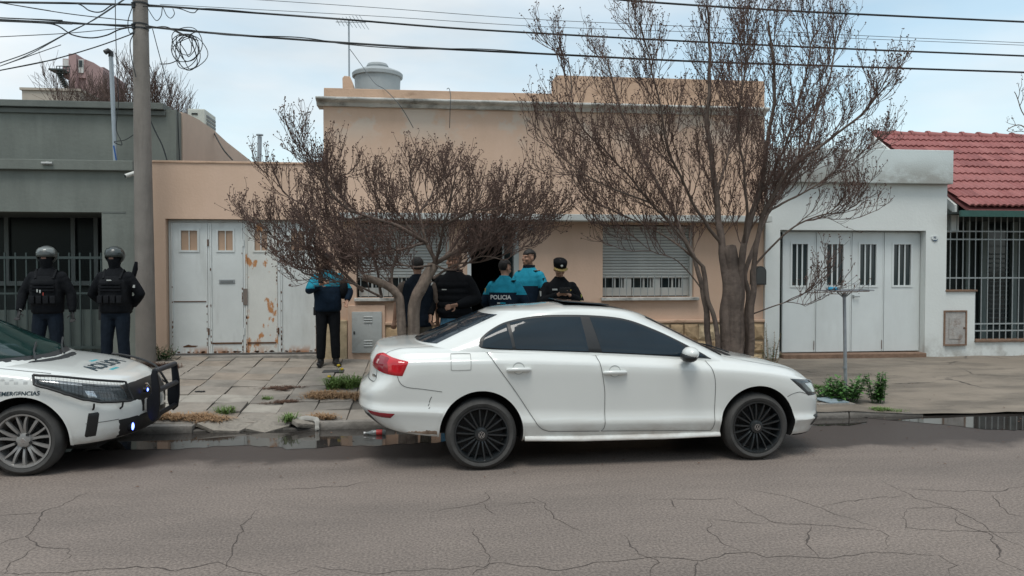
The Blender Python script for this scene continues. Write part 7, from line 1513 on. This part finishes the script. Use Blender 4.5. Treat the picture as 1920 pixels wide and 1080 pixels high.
# officer in the doorway, facing left
q = spot(992, 11.7); t, Pf, hc, M_, sh, s = person('bareheaded officer with turquoise shoulders facing left before the doorway', q, 1.90, R(-42), ((V(-.29, -.04, 1.16), V(-.26, -.18, .94)), (V(.29, .0, 1.16), V(.28, -.10, .92))), trousers=m_navy, jacket=m_navy2, upper=m_tur, upper_z=1.25, jacket_r=1.08, hair=m_hair, skin=m_skin2, head=(R(-18), R(-4)))
for sx_ in (-1, 1):
    b = MB(); b.box((sx_ * .135 - .024, -.06, 1.452), (sx_ * .135 + .024, .05, 1.468)); part(Pf, 'shoulder_board', b.mesh('shoulder_board', [m_blackc], bevel=.004), m_blackc)
    for k in range(3): b = MB(); b.ell((sx_ * .135, -.045 + k * .03, 1.470), (.007, .007, .004), 5, 8); part(Pf, 'rank_star', b, m_patch)
b = MB(); b.box((.262, -.05, 1.28), (.276, .02, 1.36)); part(Pf, 'arm_patch', b, m_blackc2)
b = MB(); b.rings([ringz(0, -.002, z, rx, ry) for z, rx, ry in ((1.455, .112, .092), (1.50, .088, .082), (1.545, .084, .08))], cap=False); part(Pf, 'collar', b, m_navy)
# officer with cap reading a phone
t, Pf, hc, M_, sh, s = person('officer in black uniform and peaked cap looking down at a phone', spot(1049, 10.75), 1.78, R(2), ((V(-.285, -.07, 1.17), V(-.07, -.28, 1.29)), (V(.285, -.07, 1.17), V(.08, -.28, 1.28))), trousers=m_blackc, jacket=m_blackc, jacket_r=1.10, hair=m_hair, skin=m_skin, head=(0, R(24)), curl=1.0, palms=(V(.6, -.2, .8), V(-.6, -.2, .8)))
b = MB(); b.box((-.075, -.362, 1.31), (.075, -.352, 1.385)); part(Pf, 'phone', b.mesh('phone', [m_screen], bevel=.004), m_screen)
b = MB(); b.rings([[hc + M_ @ Vector(p) for p in ringz(0, .006, z, rx, ry)] for z, rx, ry in ((.045, .090, .108), (.085, .096, .112), (.120, .098, .112), (.136, .080, .095))]); part(Pf, 'cap', b, m_blackc)
b = MB(); vs = []
for j, r_ in enumerate((.0, .05)):
    for i in range(11): a = R(-62) + R(124) * i / 10; vs.append(hc + M_ @ V(math.sin(a) * (.092 + r_ * .5), .006 - math.cos(a) * (.108 + r_), .048 - r_ * .35))
b.add(vs, [(i, i + 1, 12 + i, 11 + i) for i in range(10)]); o = part(Pf, 'cap_peak', b, mat('cap_peak_braid', (.30, .22, .07), .5, var=.4, vscale=60)); md = o.modifiers.new('t', 'SOLIDIFY'); md.thickness = .005
b = MB(); q = hc + M_ @ V(0, -.110, .095); b.ell(q, (.018, .008, .018), 6, 10); part(Pf, 'cap_badge', b, m_patch)
for (x_, w_, z_, m) in ((-.10, .07, 1.355, m_patch), (.10, .06, 1.345, m_gold)): b = MB(); b.box((x_ - w_ / 2, -.168, z_ - .011), (x_ + w_ / 2, -.150, z_ + .011)); part(Pf, 'chest_strip', b, m)
b = MB(); b.lathe([(0, .012), (.036, .010), (.040, 0), (0, 0)], (.285, -.075, 1.245), 'X', 14); part(Pf, 'arm_badge', b, m_badge); b = MB(); b.lathe([(0, .016), (.018, .014), (.02, 0)], (.286, -.075, 1.245), 'X', 14); part(Pf, 'badge_centre', b, m_blackc)
b = MB(); b.box((-.295, -.10, 1.26), (-.28, -.03, 1.33)); part(Pf, 'arm_patch', b, m_patch)
# ================================================================== small things on the pavement
m_grass = mat('green_grass', (.125, .205, .050), .75, var=.35, vscale=20); m_straw = mat('dry_straw', (.33, .205, .11), .9, var=.4, vscale=20); m_brownleaf = mat('brown_leaf_litter', (.125, .068, .045), .95, var=.4, vscale=20)
m_leaf = mat('weed_leaf', (.075, .185, .042), .6, var=.45, vscale=14); m_leafd = mat('dark_shrub_leaf', (.035, .075, .022), .7, var=.4, vscale=14)
def blades(cx, cy, rx, ry, n, ln, wd, flat, seed, zoff=.0):
    r = random.Random(seed); b = MB()
    cl = [(r.uniform(-.75, .75), r.uniform(-.7, .7), r.uniform(.15, .5)) for _ in range(8)]
    for _ in range(n):
        k_ = r.choice(cl); q = min(1, abs(r.gauss(0, .5))); x = cx + rx * (k_[0] + r.gauss(0, k_[2] * .55)); y = cy + ry * (k_[1] + r.gauss(0, .28)); z = zg(x, y) + zoff + r.uniform(0, .02) * (1 - q)
        th = r.uniform(0, 6.283); L_ = ln * r.uniform(.5, 1.25); up = (1 - flat) * r.uniform(.5, 1.1); d = V(math.cos(th), math.sin(th), 0); s_ = V(-d.y, d.x, 0) * wd * r.uniform(.6, 1.2)
        p0 = V(x, y, z); p1 = p0 + d * L_ * .45 * (1 - up * .6) + V(0, 0, L_ * (.12 + .55 * up)); p2 = p0 + d * L_ * (1 - up * .5) + V(0, 0, L_ * (.06 + .72 * up * r.uniform(.6, 1)))
        b.add([p0 - s_, p0 + s_, p1 + s_ * .8, p1 - s_ * .8, p2], [(0, 1, 2, 3), (3, 2, 4)])
    return b
def stuff(name, label, b, m):
    o = ob(name, b, m, fix=False); o['kind'] = 'stuff'; o['label'] = label; return o
def gp(u, v): return atz(u, v, zg(atz(u, v, .15).x, atz(u, v, .15).y))
q = gp(362, 790); stuff('dry_grass', 'mat of dry straw on the kerb beside the push bar', blades(q.x, q.y, .52, .13, 1300, .15, .005, .72, 1), m_straw)
q = gp(422, 783); stuff('grass_tuft', 'small green tuft at the end of the straw on the kerb', blades(q.x, q.y, .09, .06, 130, .15, .005, .3, 2), m_grass)
q = gp(630, 745); stuff('dry_grass', 'brown straw heap on the pavement beside the sedan tail', blades(q.x + .05, q.y, .42, .22, 1500, .16, .005, .70, 3), m_straw)
q = gp(642, 722); stuff('grass_tuft', 'green leafy grass tuft with yellow flowers behind the sedan tail', blades(q.x, q.y, .22, .13, 420, .27, .008, .30, 4), m_grass)
q = gp(530, 722); stuff('leaf_litter', 'reddish brown patch of leaf litter on the slabs', blades(q.x, q.y, .27, .12, 900, .045, .006, .97, 5), m_brownleaf)
q = gp(516, 755); stuff('leaf_litter', 'long brown leaf litter line in a slab joint', blades(q.x + .05, q.y, .30, .07, 600, .05, .005, .95, 6), m_brownleaf)
q = gp(505, 748); stuff('grass_tuft', 'green tuft growing from the slab joint', blades(q.x, q.y, .10, .05, 140, .07, .003, .4, 7), m_grass)
q = gp(543, 790); stuff('grass_tuft', 'bright tuft among the broken kerb pieces', blades(q.x, q.y, .09, .07, 130, .15, .005, .3, 8), m_grass)
q = gp(600, 785); stuff('dry_grass', 'thin straw strands on the kerb by the hanging rag', blades(q.x, q.y, .22, .10, 320, .13, .0045, .7, 9), m_straw)
q = gp(436, 772); stuff('leaf_litter', 'small dark leaf clump where four slabs meet', blades(q.x, q.y, .09, .06, 260, .04, .005, .9, 10), m_brownleaf)
q = gp(305, 678); stuff('leaf_litter', 'dry brown twigs at the foot of the concrete pole', blades(q.x, q.y, .42, .14, 800, .13, .004, .6, 11), m_brownleaf)
q = gp(1672, 769); stuff('grass_tuft', 'low green grass on the kerb before the driveway', blades(q.x - .05, q.y + .03, .22, .07, 420, .075, .003, .5, 12), m_grass)
q = gp(1545, 728); stuff('grass_tuft', 'grass along the joint in front of the sedan', blades(q.x, q.y, .28, .10, 380, .075, .003, .5, 13), m_grass)
# scattered fallen leaves and grit on slabs, apron and road edge
r = random.Random(77); b = MB()
for _ in range(420):
    x = r.uniform(-5, 9); y = r.choice((r.uniform(9.0, 12.8), r.uniform(6.6, 8.8), r.uniform(7.2, 8.8))); z = (zg(x, y) if y > 8.95 else 0) + .010; s_ = r.uniform(.006, .022); a = r.uniform(0, 6.28); c, d = math.cos(a) * s_, math.sin(a) * s_
    b.add([(x - c, y - d, z), (x + d * .5, y - c * .5, z + s_ * .3), (x + c, y + d, z + .003), (x - d * .5, y + c * .5, z + s_ * .2)], [(0, 1, 2, 3)])
stuff('fallen_leaf_litter', 'scattered small dead leaves and grit on pavement and road edge', b, m_brownleaf)
# weeds with real leaves
def weed(name, label, c, h_, n_st, n_lf, spread, seed, leaf_m, leaf=.06, lw=.4, stem_m=None):
    r = random.Random(seed); t = thing(name, label, 'plant', c); st = MB(); fo = MB()
    for k in range(n_st):
        a = r.uniform(0, 6.283); q = r.uniform(0, 1); base = c + V(math.cos(a) * spread * .5 * q, math.sin(a) * spread * .3 * q, 0); top = base + V(math.cos(a) * spread * .6 * r.random(), math.sin(a) * spread * .4 * r.random(), h_ * r.uniform(.5, 1.05)); mid = base.lerp(top, .5) + V(r.uniform(-.02, .02), r.uniform(-.02, .02), 0)
        st.tube([base, mid, top], [.0045, .0035, .0018], 5)
        for j in range(n_lf):
            f_ = .15 + .85 * (j + r.random()) / n_lf; p = base.lerp(mid, f_ * 2) if f_ < .5 else mid.lerp(top, f_ * 2 - 1); th = r.uniform(0, 6.283); el = r.uniform(-.25, .75); d = V(math.cos(th) * math.cos(el), math.sin(th) * math.cos(el), math.sin(el)); L_ = leaf * r.uniform(.5, 1.2) * (1.2 - .5 * f_); s_ = d.cross(V(0, 0, 1)).normalized() * L_ * lw; n_ = s_.cross(d).normalized()
            fo.add([p, p + d * L_ * .35 + s_ * .8 + n_ * L_ * .06, p + d * L_ * .7 + s_ * .55 - n_ * L_ * .02, p + d * L_ - n_ * L_ * .12, p + d * L_ * .7 - s_ * .55 - n_ * L_ * .02, p + d * L_ * .35 - s_ * .8 + n_ * L_ * .06, p + d * L_ * .5 - n_ * L_ * .04], [(0, 1, 6), (1, 2, 6), (2, 3, 6), (3, 4, 6), (4, 5, 6), (5, 0, 6)])
    ob('stem', st, stem_m or m_leafd, t, fix=False, kind='stuff'); ob('foliage', fo, leaf_m, t, fix=False, kind='stuff'); return t
q = gp(1590, 757); weed('weed_clump', 'broad green weed clump at the foot of the basket post', V(q.x, q.y + .12, zg(q.x, q.y)), .33, 40, 14, .52, 1, m_leaf, .095, .36)
q = gp(1640, 757); weed('leafy_weed', 'upright dark green weed right of the basket post', V(q.x + .03, q.y, zg(q.x, q.y)), .42, 24, 20, .20, 2, m_leaf, .07, .42)
q = gp(1548, 745); weed('weed_clump', 'low trailing weeds between basket post and sedan', V(q.x + .05, q.y, zg(q.x, q.y)), .12, 14, 8, .4, 3, m_leaf, .06, .35)
q = gp(1462, 690); weed('thin_weed', 'spindly dry weed before the white garage step', V(q.x, 12.2, zg(q.x, 12.2)), .42, 9, 14, .25, 4, m_leafd, .05, .4, m_straw)
q = gp(1440, 672); weed('thin_weed', 'tall spindly weed at the corner of the stone plinth', V(q.x - .02, 12.75, zg(q.x, 12.75)), .62, 7, 14, .3, 5, m_leafd, .05, .35, m_straw)
q = gp(303, 672); weed('low_shrub', 'scrubby green shrub at the foot of the concrete pole', V(q.x, 12.7, zg(q.x, 12.7)), .24, 20, 14, .3, 6, m_leafd, .05, .4)
m_yellow = mat('yellow_flower', (.62, .43, .02), .7, var=.2)
for i, (u, v) in enumerate(((617, 706), (635, 685), (641, 692))):
    q = gp(642, 724); Yq = q.y + .02 * i; p = at(u, v, Yq); t = thing('dandelion', ('yellow dandelion leaning left of the tuft', 'topmost yellow dandelion over the tuft', 'yellow dandelion just below the topmost one')[i], 'flower', V(q.x, Yq, zg(q.x, Yq))); b = MB(); b.tube([V(q.x - .03 + .03 * i, Yq, zg(q.x, Yq)), V((q.x + p.x) / 2, Yq, (zg(q.x, Yq) + p.z) / 2 + .02), p], .0035, 5); ob('stem', b, m_grass, t, fix=False); b = MB(); b.ell(p, (.026, .026, .018), 6, 10); ob('flower_head', b, m_yellow, t)
# rubbish basket on a post
YK = 9.75; p = at(1583, 545, YK); t = thing('rubbish_basket', 'wire rubbish basket on a thin steel post on the pavement', 'rubbish basket', V(p.x, YK, zg(p.x, YK))); m_post = mat('galvanised_post', (.30, .32, .34), .5, var=.15, vscale=12, metal=.3)
zt = p.z; zb_ = zg(p.x, YK) - .05; xb = at(1585, 700, YK).x + .01
b = MB(); b.tube([V(xb, YK, zb_), V((xb + p.x) / 2, YK, (zb_ + zt) / 2), V(p.x, YK, zt - .02)], [.022, .022, .021], 14); ob('post', b, m_post, t, smooth=50)
b = MB(); b.lathe([(.022, 0), (.03, 0), (.03, .02), (.022, .02)], V((xb + p.x) / 2, YK, (zb_ + zt) / 2 - .3), 'Z', 14, close=True); ob('joint', b, m_post, t, smooth=40)
for d in (V(.10, 0, 0), V(-.10, 0, 0), V(0, .09, 0), V(0, -.09, 0)): b = MB(); b.tube([V(p.x, YK, zt - .10), V(p.x, YK, zt - .02) + d], .008, 6); ob('brace', b, m_post, t)
x0, x1 = at(1540, 540, YK).x, at(1625, 540, YK).x
b = MB(); b.tube([V(x0, YK - .17, zt), V(x1, YK - .17, zt + .012), V(x1, YK + .17, zt + .012), V(x0, YK + .17, zt), V(x0, YK - .17, zt)], .006, 6); ob('rim', b, m_post, t)
b = MB(); b.box((x0 + .08, YK - .15, zt - .010), (x1 - .05, YK + .15, zt + .004)); ob('tray', b, m_rust, t)
g_ = MB()
for k in range(9): xx = x0 + (x1 - x0) * k / 8; g_.tube([V(xx, YK - .17, zt), V(xx, YK + .17, zt)], .0025, 4); g_.tube([V(xx, YK - .17, zt), V(xx, YK - .17, zt + (.09 if k in (0, 1, 5, 6, 7) else .012))], .0025, 4); g_.tube([V(xx, YK + .17, zt), V(xx, YK + .17, zt + (.10 if k < 3 or k > 4 else .02))], .0025, 4)
for k in (1, 2, 3): g_.tube([V(x0, YK - .17 + .085 * k, zt), V(x1, YK - .17 + .085 * k, zt)], .0025, 4)
for a_, c_ in ((0, .28), (.55, .95)): g_.tube([V(x0 + (x1 - x0) * a_, YK + .17, zt + .09), V(x0 + (x1 - x0) * c_, YK + .17, zt + .095)], .003, 4); g_.tube([V(x0 + (x1 - x0) * a_, YK - .17, zt + .085), V(x0 + (x1 - x0) * c_, YK - .17, zt + .07)], .003, 4)
ob('wire_mesh', g_, m_post, t, fix=False, kind='stuff')
b = MB(); b.ell((at(1560, 541, YK).x, YK - .03, zt + .024), (.075, .06, .026), 8, 12); me = b.mesh('blue_bag', [mat('blue_plastic_bag', (.02, .33, .55), .35, var=.3, vscale=20)], smooth=80)
for v in me.vertices: v.co += Vector((noise.noise(v.co * 40), noise.noise(v.co * 40 + Vector((3, 1, 1))), noise.noise(v.co * 40 + Vector((9, 2, 1))))) * .014
o = ob('plastic_bag', me, []); tag(o, 'crumpled blue plastic bag lying in the wire basket', 'bag')
# flat grey lid by the weeds, bottle, rag
q = gp(1560, 757); zz_ = zg(q.x, q.y) + .006; b = MB(); b.add([(q.x - .20, q.y + .10, zz_ + .03), (q.x - .08, q.y - .10, zz_), (q.x + .18, q.y - .09, zz_ + .004), (q.x + .05, q.y + .11, zz_ + .04)] + [(q.x - .20, q.y + .10, zz_ + .042), (q.x - .08, q.y - .10, zz_ + .012), (q.x + .18, q.y - .09, zz_ + .016), (q.x + .05, q.y + .11, zz_ + .052)], [(3, 2, 1, 0), (4, 5, 6, 7), (0, 1, 5, 4), (1, 2, 6, 5), (2, 3, 7, 6), (3, 0, 4, 7)]); t = thing('manhole_plate', 'flat blue-grey metal lid lying on the kerb before the sedan', 'manhole plate', q); ob('plate', b, mat('blue_grey_plate', (.27, .34, .38), .5, var=.15, vscale=6, col2=(.15, .17, .18), c2pos=(.5, .7), c2scale=9), t); ob('surround', MB().box((q.x - .25, q.y - .13, zz_ - .02), (q.x + .24, q.y + .13, zz_ - .001)), m_kerb, t)
q = atz(703, 812, .02); t = thing('plastic_bottle', 'clear plastic bottle with red label floating in the gutter', 'bottle', V(q.x, q.y, .0)); m_pet = mat('dull_clear_plastic', (.42, .45, .45), .12, var=.1, trans=.5); xa, ya = q.x - .11, q.y
b = MB(); b.lathe([(0, 0), (.012, 0), (.013, .03), (.030, .075), (.034, .10), (.034, .215), (.028, .228), (0, .222)], (xa, ya, .022), 'X', 18); ob('bottle_body', b, m_pet, t, smooth=40); b = MB(); b.lathe([(.0348, .125), (.0352, .13), (.0352, .185), (.0348, .19)], (xa, ya, .022), 'X', 18); ob('bottle_label', b, mat('red_bottle_label', (.55, .05, .045), .4), t, smooth=40); b = MB(); b.lathe([(0, -.012), (.015, -.012), (.015, .008), (0, .008)], (xa, ya, .022), 'X', 14); ob('bottle_cap', b, mat('white_cap', (.6, .6, .6), .4), t, smooth=40)
q0 = at(560, 781, 9.06); m_rag = mat('dirty_white_cloth', (.36, .35, .32), .9, var=.2, vscale=8, bump=.5, bscale=20); b = MB(); x_ = atz(590, 800, .05).x
prof = [(x_ - .26, 9.02, zg(x_, 9.05) + .022), (x_ - .12, 9.00, zg(x_, 9.05) + .035), (x_ - .02, 8.97, zg(x_, 9.05) + .03), (x_ + .02, 8.90, zg(x_, 9.05) + .018), (x_ + .025, 8.865, .045), (x_ + .03, 8.86, .004)]
pp = smooth_path([Vector(a) for a in prof], 5); rv = []
for i_, a in enumerate(pp):
    tg = (pp[min(i_ + 1, len(pp) - 1)] - pp[max(i_ - 1, 0)]).normalized(); wv = tg.cross(V(0, -1, .6)).normalized() * (.026 + .010 * noise.noise(a * 14)); nv = V(0, -.012, .006) * (1 + noise.noise(a * 25)); rv.append([a - wv, a + nv, a + wv, a + nv * .2])
b.rings(rv); o = ob('rag', b, m_rag, smooth=70); tag(o, 'dirty white rag hanging over the kerb into the water', 'rag')
q = gp(374, 726); b = MB()
for k in range(4): b.ell((q.x + .03 * k - .04, q.y + .012 * (k % 2), zg(q.x, q.y) + .012), (.022, .014, .010), 5, 8)
o = ob('dark_litter', b, m_boot); o['kind'] = 'stuff'; o['label'] = 'small dark scrap lying on a slab before the gate'
